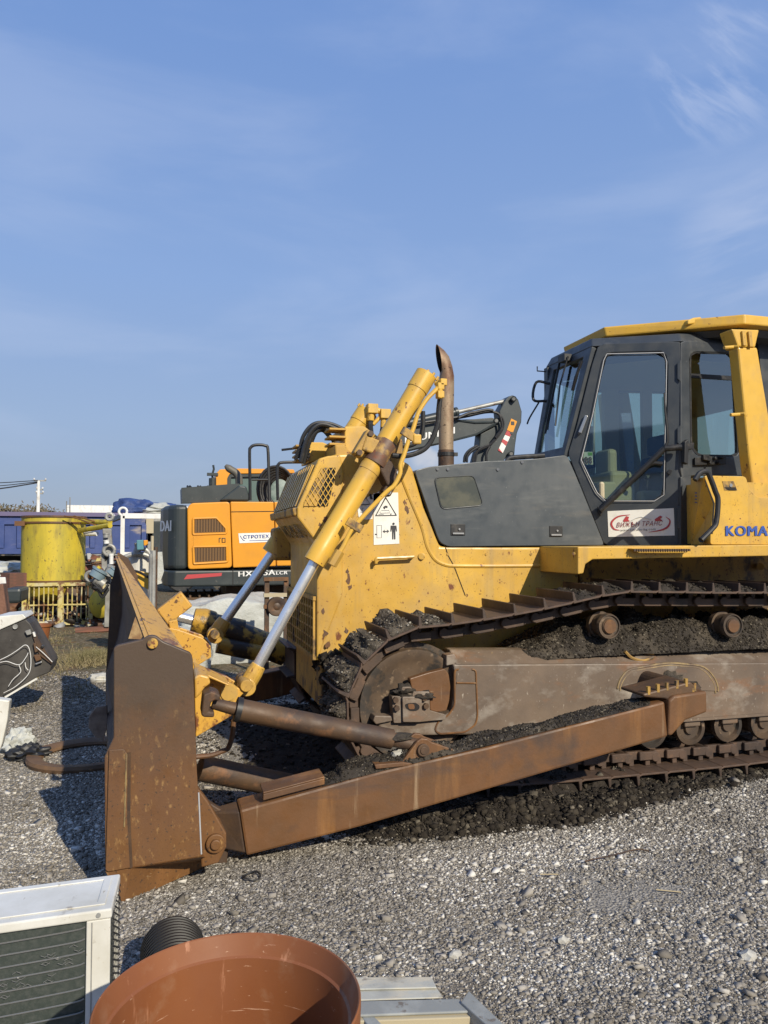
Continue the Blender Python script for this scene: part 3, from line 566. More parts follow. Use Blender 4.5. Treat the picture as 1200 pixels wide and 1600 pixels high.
p2 = MB(); p2.prism([mir(p) for p in LY(z4((1052, 225), (1150, 228), (1215, 620), (1300, 968), (1200, 970), (1150, 965), (1128, 940), (1105, 760)), RY)], (0, -.3, 0)); prt(p2, 'rops_post', m_yel2, bevel=.02)
# rear dark pillar and glass beyond the post
m = MB(); m.prism(LY(z4((1150, 205), (1225, 205), (1225, 1000), (1190, 560), (1160, 300)), 5.5), (0, .1, 0)); prt(m, 'rear_pillar', m_grey)
# yellow side box with name, handle
TY = 5.0
tb = rnd(z4((885, 862), (1090, 866), (1110, 930), (1150, 970), (1480, 985), (1480, 1203), (915, 1203), (917, 1150), (932, 1000)), 5)
m = MB(); m.prism(LY(tb, TY), (0, .025, 0)); sbx = prt(m, 'side_tank', m_yel, bevel=.012)
m = MB(); P = LY(z4((880, 872), (820, 870), (820, 1203), (912, 1203), (912, 1150), (930, 1000)), TY+.01); P[1].y = P[2].y = TY+.30; 
q0 = PY(*z4((880, 872))[0], TY); q1 = PY(*z4((915, 1203))[0], TY); q2 = PY(*z4((932, 1000))[0], TY); q3 = PY(*z4((820, 875))[0], TY+.32); q4 = PY(*z4((820, 1203))[0], TY+.32)
m = MB(); m.add([q3, q0, q2, q1, q4], [(0, 1, 2, 3, 4)]); m.build('tank_front', m_yel, sbx, rec=False)
m = MB(); m.box(((q3.x+.02+5.8)/2, TY+.27, (q1.z+q0.z)/2-.01), (5.8-q3.x-.02, .48, q0.z-q1.z-.03)); m.build('tank_core', m_yel, sbx)
m = MB(); m.prism(LY(z4((888, 885), (893, 885), (938, 1000), (928, 1150), (922, 1150), (931, 1002)), TY-.003), (0, .004, 0)); m.build('panel_gap', m_dark, sbx)
bl, br, tl = LY(z4((992, 1160), (1318, 1160), (992, 1110)), TY-.002); text('KOMATSU', bl, br, tl, m_blue, sbx, fat=.04)
m = MB(); m.prism(LY(z4((975, 890), (1030, 890), (1048, 935), (985, 935)), TY-.003), (0, .004, 0)); l = m.build('latch', m_yeld, sbx)
m = MB(); m.prism(LY(z4((985, 920), (1040, 920), (1045, 935), (1010, 935)), TY-.006), (0, .004, 0)); m.build('latch_slot', m_dark, l); c = PY(*z4((1018, 910))[0], TY-.008); m = MB(); m.cyl(c, c+Vector((0, .01, 0)), .014, n=12); m.build('latch_lock', m_steel, l)
m = MB(); m.tube(smooth(LY(z4((840, 885), (865, 850), (900, 845), (918, 880), (940, 940), (953, 985), (945, 1090), (925, 1125), (870, 1180)), TY-.09), 5), .020, 10); m.cyl(PY(*z4((845, 880))[0], TY-.09), PY(*z4((845, 880))[0], TY+.25), .018); m.cyl(PY(*z4((872, 1178))[0], TY-.09), PY(*z4((872, 1178))[0], TY+.12), .022); prt(m, 'grab_rail', m_black, smooth=True)
dcx, dcy = z4((858, 972))[0]
dp = lambda u, v: lerp(lerp(q4, q3, v), lerp(q1, q0, v), u)
m = MB(); cc = dp(.45, .70); ux = (q0-q3).normalized(); uz = Vector((0, 0, 1)); nn_ = ux.cross(uz); nn_ = nn_ if nn_.dot(EYE-cc) > 0 else -nn_
m.prism([cc+ux*a+uz*b+nn_*.004 for a, b in ((-.055, 0), (-.04, .05), (0, .078), (.04, .05), (.055, 0), (.04, -.05), (0, -.078), (-.04, -.05))], nn_*.002); dd = m.build('diamond_sticker', m_inkl, sbx)
for i in range(4): m = MB(); m.prism([cc+ux*a+uz*(b+.025*i-.04)+nn_*.009 for a, b in ((-.03, 0), (.03, 0), (.03, .008), (-.03, .008))], nn_*.001); m.build('sticker_line', m_blue, dd)
# fender ledge, step pad, hull
LYY = 4.96
m = MB(); m.prism(LY(z4((262, 1214), (1250, 1203), (1500, 1203), (1500, 1262), (1250, 1258), (335, 1276), (300, 1300), (290, 1345), (262, 1350)), LYY), (0, .66, 0)); led = prt(m, 'fender', m_yel, bevel=.008)
m = MB(); ft = []
pa, pb = PY(*z4((528, 1222))[0], LYY-.06), PY(*z4((822, 1222))[0], LYY-.06)
m.prism([pa, pb, pb+Vector((-.04, 0, -.035)), pa+Vector((.06, 0, -.035))], (0, .07, 0)); stp = m.build('step_pad', m_yel, led, bevel=.008)
m = MB()
for i in range(24): p = lerp(pa, pb, (i+1)/25.); m.box(p+Vector((0, -.003, -.012)), (.012, .012, .018))
m.build('step_tooth', m_rustd, stp)
m = MB(); m.cyl(PY(*z4((242, 1247))[0], LYY-.01), PY(*z4((242, 1247))[0], LYY+.01), .012, n=10); m.cyl(PY(*z4((1163, 1312))[0], 5.55), PY(*z4((1163, 1312))[0], 5.6), .03, n=14); m.build('bolt', m_yeld, led)
m = MB(); a = PY(905, 870, 5.62); m.box(((a.x+5.6)/2, YM, 1.25), (5.6-a.x, 2*(YM-5.62), .95)); m.box((3.2, YM, .78), (4.2, 1.16, .5)); prt(m, 'hull', m_yeld, bevel=.01)
# cab interior
m = MB(); m.box((4.45, YM, 2.25), (.16, .5, .62)); m.box((4.3, YM, 2.0), (.45, .5, .14)); seat = prt(m, 'seat', m_black, bevel=.04, seg=3)
m = MB(); m.box((4.42, YM, 2.66), (.10, .28, .18)); m.build('headrest', m_black, seat, bevel=.03)
m = MB(); m.box((3.75, 6.05, 2.12), (.22, .55, .5)); m.box((3.72, 5.98, 2.44), (.10, .24, .26)); m.box((4.15, 5.78, 2.1), (.5, .12, .2)); prt(m, 'console', m_cream, bevel=.04, seg=3)
m = MB(); m.box((4.0, 6.75, 2.45), (.10, .10, .9)); prt(m, 'cab_post', m_cream, bevel=.01); m = MB(); m.box((3.66, 6.2, 2.5), (.05, .22, .16)); prt(m, 'monitor', m_black, bevel=.01); m = MB(); m.box((4.55, 5.72, 2.05), (.3, .10, .5)); prt(m, 'side_bin', m_black, bevel=.01)
m = MB(); m.box((4.30, 5.74, 2.34), (.34, .08, .07)); prt(m, 'armrest', m_cream, bevel=.02); m = MB(); m.box((3.60, 6.0, 2.02), (.16, .5, .5)); prt(m, 'kick_panel', m_cream, bevel=.02)
m = MB(); m.tube(smooth([(3.60, 5.98, 3.0), (3.56, 5.90, 2.9), (3.55, 5.90, 2.66), (3.58, 5.96, 2.55)], 5), .011, 8); prt(m, 'inner_handle', m_inkl, smooth=True)
for x, y in ((3.95, 5.85), (4.05, 5.9), (4.3, 5.75)):
    m = MB(); m.tube([(x, y, 2.0), (x+.03, y, 2.3)], .012, 8); m.lump((x+.03, y, 2.33), .032, 1, 1, .05); prt(m, 'control_lever', m_black, smooth=True)
# ---- lift cylinders
def cylinder(ra, rj, top, Y, r, rr):
    a, j, t = PY(*ra, Y), PY(*rj, Y), PY(*top, Y); ax = (t-a).normalized(); L = (t-j).length
    m = MB(); m.lathe(j, ax, [(0, r*.8), (0, r*1.05), (.14, r*1.05), (.15, r), (L*.47, r), (L*.47, r*1.04), (L*.50, r*1.04), (L*.50, r), (L-.14, r), (L-.14, r*1.06), (L, r*1.06), (L, r*.75)], 28)
    b = prt(m, 'lift_cylinder', m_yel2, smooth=True)
    m = MB(); m.cyl(a+ax*.05, j+ax*.02, rr, n=20); m.build('piston_rod', m_chrome, b, smooth=True)
    m = MB(); m.lathe(a-Vector((0, rr*1.6, 0)), (0, 1, 0), [(0, rr*.9), (0, rr*1.55), (rr*3.2, rr*1.55), (rr*3.2, rr*.9)], 18); m.lathe(a+ax*.02, ax, [(0, rr*1.5), (.08, rr*1.5), (.14, rr*1.3)], 16); m.build('rod_eye', m_yel, b, bevel=.006)
    m = MB(); w = Vector((0, 1, 0)).cross(ax)
    for i in range(8): q = t+(w*math.cos(i*.785)+Vector((0, 1, 0))*math.sin(i*.785))*r*.82; m.cyl(q-ax*.01, q+ax*.02, .011, n=6)
    m.build('bolt', m_yel, b)
    return a, j, t, ax, L, b
a, j, t, ax, L, cb = cylinder((385, 1072), (491, 879), (672, 589), 5.28, .075, .038)
wv = Vector((0, 1, 0)).cross(ax).normalized()
m_trun = mat('rusty worn trunnion', C(.12, .065, .04), .55, 0, (C(.40, .24, .06), 6, (1, 1, 1), .50, .62), [(RUST, 14, (1, 1, 1), .55, .62)], (40, .3, .004))
m = MB(); c = PY(597, 705, 5.28); m.lathe(c-ax*.11, ax, [(0, .076), (0, .086), (.17, .086), (.19, .080), (.19, .076)], 28); tr_ = m.build('trunnion_band', m_trun, cb, smooth=True)
for s, (x, y) in ((1, (567, 694)), (-1, (611, 755))):
    p = PY(x, y, 5.30); m = MB(); m.bar(c+ax*(.0 if s > 0 else -.05), p, .13, .11, ax); m.bar(p-ax*.10, p+ax*.10, .07, .11, ax); k = m.build('trunnion_block', m_yeld if s > 0 else m_rustd, cb, bevel=.012)
    m = MB()
    for u in (-.08, .08): m.cyl(p+ax*u+Vector((0, -.075, 0)), p+ax*u+Vector((0, .03, 0)), .022, n=6)
    m.build('bolt', m_steel if s < 0 else m_rustd, k)
m = MB(); m.box(PY(600, 715, 5.46), (.24, .22, .28)); prt(m, 'yoke', m_yeld, bevel=.03)
# yellow pipe and hoses along it
pp = c7((1075, 255), (1040, 290), (985, 345), (950, 390), (915, 450), (898, 500), (880, 560), (855, 620), (820, 730), (800, 790), (750, 880), (720, 920))
pp = c7((1075, 255), (1040, 290), (985, 345), (950, 390), (915, 450), (898, 500), (880, 560), (855, 620), (820, 730), (795, 800))+z3((600, 560), (575, 610), (540, 640), (440, 745), (395, 800), (365, 860), (335, 910))
m = MB(); m.tube(smooth(LY(pp, 5.13), 4), .016, 10); pip = prt(m, 'hydraulic_pipe', m_yel2, smooth=True)
m = MB()
for (x, y) in c7((1078, 248), (1060, 275), (1060, 330)): m.box(PY(x, y, 5.14), (.05, .06, .05))
m.cyl(PY(*c7((1030, 255))[0], 5.2), PY(*c7((1090, 245))[0], 5.13), .02, n=8); m.cyl(PY(*c7((1060, 280))[0], 5.13), PY(*c7((1060, 355))[0], 5.13), .022, n=8); m.build('pipe_fitting', m_yel2, pip, bevel=.006)
for (x, y) in (c7((852, 595))[0], z3((410, 775))[0]):
    m = MB(); p = PY(x, y, 5.12); m.bar(p+wv*.06, p-wv*.06, .06, .022, (0, 1, 0)); m.build('pipe_clamp', m_yeld, pip, bevel=.005)
m = MB(); m.box(PY(*c7((905, 628))[0], 5.12), (.06, .04, .07)); m.build('pipe_valve', m_yel2, pip, bevel=.01)
m = MB(); p = PY(*z3((335, 910))[0], 5.13); m.cyl(p-ax*.06, p+ax*.05, .034, n=6); m.build('pipe_fitting', m_yel, pip)
m = MB(); m.tube(smooth(LY(c7((1060, 355), (1052, 430), (1045, 520), (1010, 620), (960, 690), (880, 728), (800, 740), (740, 735)), 5.2), 5), .019, 10); prt(m, 'hydraulic_hose', m_black, smooth=True)
m = MB(); m.tube(smooth(LY(c7((945, 440), (946, 520), (935, 600), (905, 645), (860, 668), (800, 672)), 5.45), 5), .019, 10); prt(m, 'hydraulic_hose', m_black, smooth=True)
# far cylinder
a2, j2, t2, ax2, L2, cb2 = cylinder((336, 992), (425, 866), (571, 641), 7.12, .098, .046)
m = MB(); m.box(PY(450, 850, 7.1), (.3, .25, .3)); prt(m, 'yoke', m_yeld, bevel=.03)
m = MB(); m.tube(LY(c7((590, 430), (620, 425), (655, 440), (700, 460)), 7.0), .03, 8)
for (x, y) in c7((605, 425), (690, 460)): m.box(PY(x, y, 7.0), (.10, .10, .09))
m.cyl(PY(*c7((598, 445))[0], 7.0), PY(*c7((596, 505))[0], 7.0), .035, n=8); m.cyl(PY(*c7((683, 470))[0], 7.0), PY(*c7((680, 550))[0], 7.0), .03, n=8); m.tube(LY(c7((660, 480), (610, 530)), 7.0), .02, 8); prt(m, 'pipe_fitting', m_yel, bevel=.006)
for q in (c7((596, 505), (595, 545), (600, 600)), c7((680, 545), (672, 590), (668, 640))):
    m = MB(); m.tube(LY(q, 7.0), .026, 8); prt(m, 'hydraulic_hose', m_black, smooth=True)
# ---- track frames
FY = 4.97
def frame_side(mirror):
    f = (lambda p: mir(p)) if mirror else (lambda p: p)
    sg = -1 if mirror else 1
    m = MB(); pts = [(708, 1038), (1210, 1035), (1330, 1035), (1330, 1112), (1200, 1117), (760, 1148), (600, 1150), (588, 1128), (612, 1118), (690, 1122), (706, 1110), (712, 1060)]
    m.prism([f(p) for p in LY(pts, FY)], (0, sg*.40, 0))
    a_, b_ = PY(712, 1038, FY), PY(1330, 1035, FY); c_, d_ = a_+Vector((0, .12, .085)), b_+Vector((0, .12, .085))
    m.add([f(v) for v in (a_, b_, d_, c_, a_+Vector((0, .38, 0)), b_+Vector((0, .38, 0)), d_+Vector((0, .12, 0)), c_+Vector((0, .12, 0)))], [(0, 1, 2, 3), (2, 3, 7, 6), (7, 6, 5, 4), (0, 3, 7, 4), (1, 2, 6, 5)])
    fr = prt(m, 'track_frame', m_frame, bevel=.012, seg=2)
    return fr
tf = frame_side(False); tf2 = frame_side(True)
m = MB(); m.prism(LY(rnd(b8((545, 330), (700, 280), (845, 245), (880, 290), (895, 400), (885, 520), (860, 605), (780, 615), (720, 600), (715, 440), (570, 440)), 3), FY-.015), (0, .06, 0)); m.build('idler_cover', m_rust, tf, bevel=.006)
m = MB(); m.prism(LY(rnd(b8((395, 480), (470, 480), (480, 400), (560, 400), (570, 440), (715, 440), (720, 600), (860, 640), (850, 680), (720, 690), (560, 708), (410, 708)), 2), FY-.035), (0, .08, 0)); bb = m.build('bearing_block', m_frame, tf, bevel=.008)
m = MB(); m.prism(LY(rnd(b8((485, 485), (650, 485), (650, 600), (700, 640), (640, 700), (490, 700)), 2), FY-.06), (0, .03, 0)); 
m.build('bearing_cap', m_frame, bb, bevel=.008)
m = MB(); m.prism(LY(rnd(b8((505, 550), (530, 540), (600, 535), (632, 560), (628, 590), (600, 605), (550, 605), (515, 580)), 3), FY-.063), (0, .004, 0)); m.build('cap_slot', m_dark, bb)
m = MB(); m.prism(LY(rnd(b8((530, 545), (585, 545), (590, 590), (540, 590)), 3), FY-.066), (0, .004, 0)); m.build('slot_pin', m_rust, bb)
for x, y in b8((430, 515), (440, 585), (675, 500), (690, 565)):
    m = MB(); p = PY(x, y, FY-.06); m.cyl(p, p+Vector((0, .04, 0)), .020, n=6); m.build('bolt', m_rustd, bb)
m = MB(); m.prism(LY(b8((250, 645), (390, 650), (400, 690), (260, 720), (235, 690)), FY-.03), (0, .1, 0)); m.build('frame_foot', m_frame, tf, bevel=.006)
m = MB(); m.tube(LY(rnd(b8((930, 250), (930, 560), (880, 640), (790, 690), (760, 770), (800, 800), (1020, 785), (1110, 720), (1125, 640), (1110, 250)), 6, 3), FY-.002), .007, 6); m.tube(LY(b8((945, 365), (1110, 368)), FY-.002), .006, 6); m.build('weld_bead', m_rust, tf, smooth=True)
m = MB(); m.prism(LY(b8((860, 130), (930, 120), (960, 180), (945, 240), (910, 210), (860, 220)), FY+.02), (0, .1, 0)); m.build('frame_lug', m_frame, tf, bevel=.006)
wl = rnd(z7((552, 645), (562, 560), (600, 508), (770, 478), (930, 492), (985, 560), (988, 700)), 16, 4)[5:-5]
m = MB(); m.tube(LY(wl, FY-.002), .009, 6); m.tube(LY([(x+(3 if x < 1050 else -3)*1.2, y+3.2) for x, y in wl], FY-.002), .006, 6); m.build('weld_bead', mat('yellow weld bead', C(.30, .21, .09), .6, 0, (C(.12, .08, .05), 10, (1, 1, 1), .4, .6)), tf, smooth=True)
m = MB(); m.prism(LY(rnd(wl, 1), FY-.006), (0, .02, 0)); m.build('access_plate', m_frame, tf, bevel=.004)
m = MB(); m.tube(smooth(LY(z7((590, 430), (620, 458), (670, 470), (712, 455)), FY+.03), 5), .012, 6); m.tube(LY(z7((590, 425), (712, 440)), FY+.07), .012, 6); m.build('lifting_eye', m_yeld, tf)
m = MB(); m.box((3.7, FY-.008, PY(1150, 1119, FY).z), (2.1, .02, .02)); m.build('frame_rail', m_frame, tf)
# ---- idlers, rollers, sprockets, tracks (both sides)
TC = 5.13
IC = PY(648, 1103, 5.0); IC = Vector((IC.x, 0, IC.z))
def wheel(c, Y, w, prof, name, mt, par=None, n=48):
    m = MB(); m.lathe((c.x, Y-w/2, c.z), (0, 1, 0), prof, n); return prt(m, name, mt, par, smooth=True)
for Y, tfp in ((TC, tf), (2*YM-TC, tf2)):
    k = 1
    wheel(IC, Y, .20, [(0, .04), (0, .10), (.035, .12), (.03, .25), (.015, .30), (.0, .345), (.0, .375), (.05, .385), (.05, .42), (.15, .42), (.15, .385), (.2, .375), (.2, .345), (.17, .30), (.17, .1), (.2, .04)], 'idler', m_idler)
    SC = Vector((4.95, 0, .74)); wheel(SC, Y, .16, [(0, .05), (0, .2), (.05, .22), (.05, .44), (.11, .44), (.11, .22), (.16, .2), (.16, .05)], 'sprocket', m_idler)
    s0 = -1 if Y < YM else 1
    for (px, py) in ((948, 978), (1140, 977)):
        c = PY(px, py, 5.0)
        m = MB(); m.lathe((c.x, Y+s0*.17, c.z), (0, -s0, 0), [(0, .02), (0, .055), (.012, .06), (.012, .075), (0, .08), (0, .088), (.03, .095), (.05, .082), (.12, .082), (.12, .10), (.16, .10), (.16, .05), (.3, .05)], 32); cr = prt(m, 'carrier_roller', m_idler, smooth=True)
        m = MB(); m.lathe((c.x, Y+s0*.178, c.z), (0, -s0, 0), [(0, .01), (0, .05), (.01, .052)], 24); m.build('hub_cap', m_rust, cr, smooth=True)
        m = MB(); m.box((c.x-.06, Y+.06*s0*-1, c.z-.14), (.06, .18, .26)); m.build('roller_bracket', m_rustd, cr, bevel=.01)
    for i in range(8):
        x = 2.13+i*.335
        m = MB(); m.lathe((x, Y+s0*.13, .355), (0, -s0, 0), [(0, .02), (0, .045), (.02, .05), (.02, .085), (-.005, .095), (0, .125), (.035, .13), (.035, .105), (.22, .105), (.22, .13), (.26, .125), (.26, .04)], 28); rl = prt(m, 'track_roller', m_idler, smooth=True)
        m = MB(); m.box((x, Y+s0*.12, .405), (.14, .07, .07)); m.build('roller_collar', m_frame, rl, bevel=.01)
# shoe plate path at the outer edge
ey = TC-.28
top = [PY(x, y, ey) for x, y in ((1193, 928), (1149, 928), (1103, 928), (1064, 927), (1017, 927), (969, 926), (925, 937), (881, 947), (830, 958), (782, 966), (730, 975), (678, 981), (622, 985))]
path = [(p.x, p.z) for p in top]
ri = .505
for k in range(0, 13):
    a = R(118)+R(152)*k/12; path.append((IC.x+ri*math.cos(a), IC.z+ri*math.sin(a)))
path += [(IC.x+.35, .125), (IC.x+.75, .105), (2.7, .10), (3.3, .10), (4.0, .10), (4.5, .11), (4.8, .13)]
for k in range(0, 11):
    a = R(-85)+R(170)*k/10; path.append((4.95+.60*math.cos(a), .74+.60*math.sin(a)))
path.append((top[0].x+.15, top[0].z))
pl = [Vector((x, 0, z)) for x, z in path]; seg = [(pl[(i+1) % len(pl)]-pl[i]).length for i in range(len(pl))]; TL = sum(seg); NS = round(TL/.2285)
def at(s):
    s %= TL
    for i, l in enumerate(seg):
        if s <= l: return lerp(pl[i], pl[(i+1) % len(pl)], s/l)
        s -= l
    return pl[0]
st_ = [at(TL*i/NS) for i in range(NS)]
sh = MB(); hl, wd = .112, .28           # shoe: x along travel, y across, z outward
sh.prism([(-hl, -wd, 0), (hl-.01, -wd, 0), (hl+.012, -wd, .012), (hl+.012, -wd, .022), (hl-.012, -wd, .014), (-hl+.028, -wd, .014), (-hl+.018, -wd, .082), (-hl+.004, -wd, .082), (-hl, -wd, .014)], (0, 2*wd, 0))
shoe_o = None; near_shoes = []
m_tr = None
for Y, par_y in ((TC, 0), (2*YM-TC, 1)):
    lk = MB()
    frames = []
    for i in range(NS):
        a_, b_ = st_[i], st_[(i+1) % NS]; d = (b_-a_).normalized(); o = Vector((0, 1, 0)).cross(d)
        mid = (a_+b_)/2
        cen_ = Vector((3.2, 0, .7))
        if o.dot(mid-cen_) < 0: o = -o
        frames.append((mid, d, o))
        for s in (-1, 1):
            y = Y+s*.085
            for u0, u1, h0, h1, yy in ((-.115, .03, -.105, -.045, 0), (-.02, .125, -.105, -.045, .03*s), (-.09, -.05, -.05, 0, 0), (.04, .08, -.05, 0, .01*s)):
                c = mid+d*((u0+u1)/2)+o*((h0+h1)/2); c.y = y+yy; mt = Matrix((d, Vector((0, 1, 0)), o)).transposed(); lk.box(c, (u1-u0, .036, h1-h0), mt)
        p = a_-o*.065; lk.cyl((p.x, Y-.135, p.z), (p.x, Y+.135, p.z), .036, n=12)
    ch = prt(lk, 'track_chain', m_shoe, bevel=.004, seg=1)
    for i, (mid, d, o) in enumerate(frames):
        if shoe_o is None:
            ob = sh.build('track_shoe', m_shoe, None, loc=(0, 0, 0), bevel=.003, seg=1); shoe_o = ob
        else: ob = shoe_o.copy(); COL.objects.link(ob)
        ob.parent = ch
        mt = Matrix((d, Vector((0, 1, 0)), o)).transposed(); 
        if mt.determinant() < 0: mt = Matrix((-d, Vector((0, 1, 0)), o)).transposed()
        ob.rotation_euler = mt.to_euler(); ob.location = Vector((mid.x, Y, mid.z))-dz.location
        if Y == TC: near_shoes.append((mid, d, o))
# ---- push arms
AY = 4.25
af = c5((195, 483), (215, 520), (860, 300), (1000, 255))+z7((760, 643), (775, 790))+c5((1000, 480), (540, 580), (222, 672), (200, 640))
af = [(374, 1266), (600, 1204), (760, 1168), (1039, 1096), (1044, 1151), (700, 1252), (560, 1293), (385, 1338)]
m = MB(); P = LY(af, AY); m.prism(P, (0, .20, 0)); pa_ = prt(m, 'push_arm', m_rust, bevel=.014, seg=2)
m = MB(); m.prism([mir(p) for p in P], (0, -.20, 0)); prt(m, 'push_arm', m_rust, bevel=.014)
# tapered knuckle to the blade
k0 = PY(374, 1268, AY+.01); k1 = PY(384, 1334, AY+.01); b0 = PY(336, 1272, AY+.02); b1_ = PY(338, 1340, AY+.02)
m = MB(); m.add([k0, k0+Vector((0, .18, 0)), k1+Vector((0, .18, 0)), k1, b0+Vector((0, .06, -.01)), b0+Vector((0, .14, -.01)), b1_+Vector((0, .14, .03)), b1_+Vector((0, .06, .03))], [(0, 1, 2, 3), (4, 5, 6, 7), (0, 1, 5, 4), (1, 2, 6, 5), (2, 3, 7, 6), (3, 0, 4, 7)]); m.build('arm_knuckle', m_rustd, pa_, bevel=.01)
tq = LY(c5((290, 410), (535, 345), (542, 385), (300, 448)), AY-.002); 
m = MB(); ta, tb_ = PY(411, 1247, AY), PY(507, 1222, AY); m.prism([ta+Vector((0, -.006, .022)), tb_+Vector((0, -.006, .022)), tb_+Vector((0, -.006, -.012)), ta+Vector((0, -.006, -.012))], (0, .03, 0)); m.prism([ta+Vector((0, -.003, .022)), tb_+Vector((0, -.003, .022)), tb_+Vector((0, .16, .022)), ta+Vector((0, .16, .022))], (0, 0, .01)); m.build('wear_plate', m_rust, pa_, bevel=.004)
# trunnion end
m = MB(); m.prism(LY(z7((780, 640), (800, 620), (940, 600), (942, 690), (850, 725), (792, 790), (775, 790)), AY-.01), (0, .24, 0)); te = m.build('trunnion_end', m_rust, pa_, bevel=.03, seg=3)
m = MB(); m.prism(LY(z7((668, 612), (870, 560), (900, 585), (905, 622), (795, 645), (760, 632), (672, 625)), AY+.02), (0, .26, 0)); m.build('trunnion_cap', m_rustd, pa_, bevel=.012)
m = MB()
for x, y in z7((690, 600), (730, 590), (770, 582), (810, 574), (850, 566), (880, 605), (885, 585)): p = PY(x, y, AY+.03); m.cyl(p+Vector((0, 0, -.02)), p+Vector((0, 0, .03)), .014, n=6)
m.build('bolt', m_yeld, pa_)
m = MB(); c = PY(*z7((880, 610))[0], AY+.2); m.cyl(c, c+Vector((0, .6, 0)), .07, n=20); m.build('trunnion_shaft', m_rustd, pa_)
# lug for the brace on the arm
lg = c5((852, 295), (918, 205), (935, 192), (960, 195), (978, 208), (1068, 238), (1040, 258))
m = MB(); P = LY(lg, AY+.02); m.prism(P, (0, .03, 0)); m.prism([p+Vector((0, .12, 0)) for p in P], (0, .03, 0)); lug = m.build('brace_lug', m_rust, pa_, bevel=.006)
pc = PY(*c5((945, 242))[0], AY+.0); m = MB(); m.cyl(pc, pc+Vector((0, .18, 0)), .036, n=24); m.cyl(pc+Vector((0, -.006, 0)), pc, .022, n=20); m.build('lug_pin', m_rustd, lug, bevel=.004)
m = MB(); m.prism(LY(c5((750, 318), (745, 300), (860, 290), (900, 296), (880, 305)), AY), (0, .14, 0)); m.build('arm_gusset', m_rust, pa_, bevel=.004)
# near brace (steel pipe)
BYY = AY+.10
ba, bb_ = PY(368, 1108, BYY), PY(612, 1155, BYY)
m = MB(); m.cyl(ba, bb_, .062, .058, n=28); br_ = prt(m, 'blade_brace', m_rustd, smooth=True)
m = MB(); m.cyl(bb_, PY(655, 1166, BYY), .040, n=18); m.build('brace_end', m_rustd, br_, smooth=True)
m = MB(); axb = (ba-bb_).normalized(); m.cyl(ba, PY(332, 1099, BYY), .036, .030, n=18); m.build('brace_end', m_rustd, br_, smooth=True)
m = MB(); m.lathe(ba-axb*.03, axb, [(0, .06), (0, .068), (.03, .068), (.03, .05)], 24); m.build('brace_collar', m_black, br_, smooth=True)
m = MB(); m.lump(PY(622, 1158, BYY)+Vector((0, -.01, .03)), (.09, .05, .02), 3, 2, .3); m.build('grease_patch', m_mud, br_)
m = MB(); m.tube(smooth(LY(((365, 1125), (363, 1150), (357, 1168), (352, 1172), (330, 1180), (300, 1183)), 4.7), 4), .015, 8); prt(m, 'bent_guard_rod', m_rust, smooth=True)
m = MB(); m.cyl(PY(312, 1200, 4.95), PY(470, 1232, 5.05), .078, n=24); prt(m, 'diagonal_brace', m_rustd, smooth=True)
# ---- blade
blade = prt(MB(), 'blade', None)
EY = 4.0
ep = z5((105, 458), (120, 445), (235, 418), (252, 405), (270, 401), (292, 404), (322, 428), (442, 478), (452, 500), (460, 700), (470, 980), (492, 1372), (180, 1422), (82, 1440), (68, 1430), (65, 935), (105, 850))
m = MB(); m.prism(LY(rnd(ep, 3), EY), (0, .045, 0)); m.build('end_plate', m_endpl, blade, bevel=.006)
# flared end bit down to the ground
e0, e1, e2 = PY(*z5((70, 1436))[0], EY), PY(*z5((180, 1422))[0], EY-.004), PY(*z5((492, 1372))[0], EY)
t0 = PZ(192, 1412, .0); t1 = PZ(345, 1343, .02); e3 = PZ(160, 1378, .02)
m = MB(); m.add([e0, e1, e2, t1, t0]+[v+Vector((0, .06, 0)) for v in (e0, e1, e2, t1, t0)], [(0, 1, 4), (1, 2, 3, 4), (5, 9, 6), (6, 9, 8, 7), (0, 4, 9, 5), (4, 3, 8, 9), (3, 2, 7, 8), (0, 5, 6, 1), (1, 6, 7, 2)]); m.build('end_bit', m_endpl, blade)
m = MB(); m.prism(LY(rnd(z5((85, 903), (150, 900), (168, 925), (165, 1200), (180, 1420), (80, 1438), (70, 1430)), 2), EY-.014), (0, .014, 0)); m.build('wear_plate', m_endpl, blade, bevel=.003)
m = MB(); m.tube(LY(z5((172, 915), (170, 1200), (180, 1418)), EY-.006), .010, 6); m.build('weld_bead', m_rustd, blade)
m = MB(); m.tube(LY(z5((162, 920), (158, 1060), (152, 1240)), EY-.016), .004, 6); m.build('weld_bead', MATS['yellow weld bead'], blade)
c = PY(*z5((276, 437))[0], EY-.02); m = MB(); m.cyl(c, c+Vector((0, .025, 0)), .026, n=20); eye = m.build('lifting_hole_plug', m_yeld, blade, bevel=.004)
# blade back bracket for the arm, pin
m = MB(); m.prism(LY(z5((468, 1060), (520, 1130), (600, 1270), (600, 1330), (565, 1400), (490, 1420), (480, 1200)), EY+.06), (0, .05, 0)); br2 = m.build('arm_bracket', m_endpl, blade, bevel=.008)
c = PY(*z5((552, 1312))[0], EY+.05); m = MB(); m.cyl(c-Vector((0, .012, 0)), c+Vector((0, .3, 0)), .048, n=28); m.cyl(c-Vector((0, .03, 0)), c, .026, n=20); m.build('bracket_pin', m_endpl, br2, bevel=.005)
m = MB(); m.prism(LY(z5((520, 1130), (600, 1180), (610, 1330), (600, 1420), (560, 1400)), EY+.34), (0, .05, 0)); m.build('arm_bracket', m_rustd, blade, bevel=.008)
m = MB(); m.tube(LY(z5((478, 1090), (484, 1230), (490, 1360)), EY-.0), .004, 6); m.build('weld_bead', m_inkl, blade)
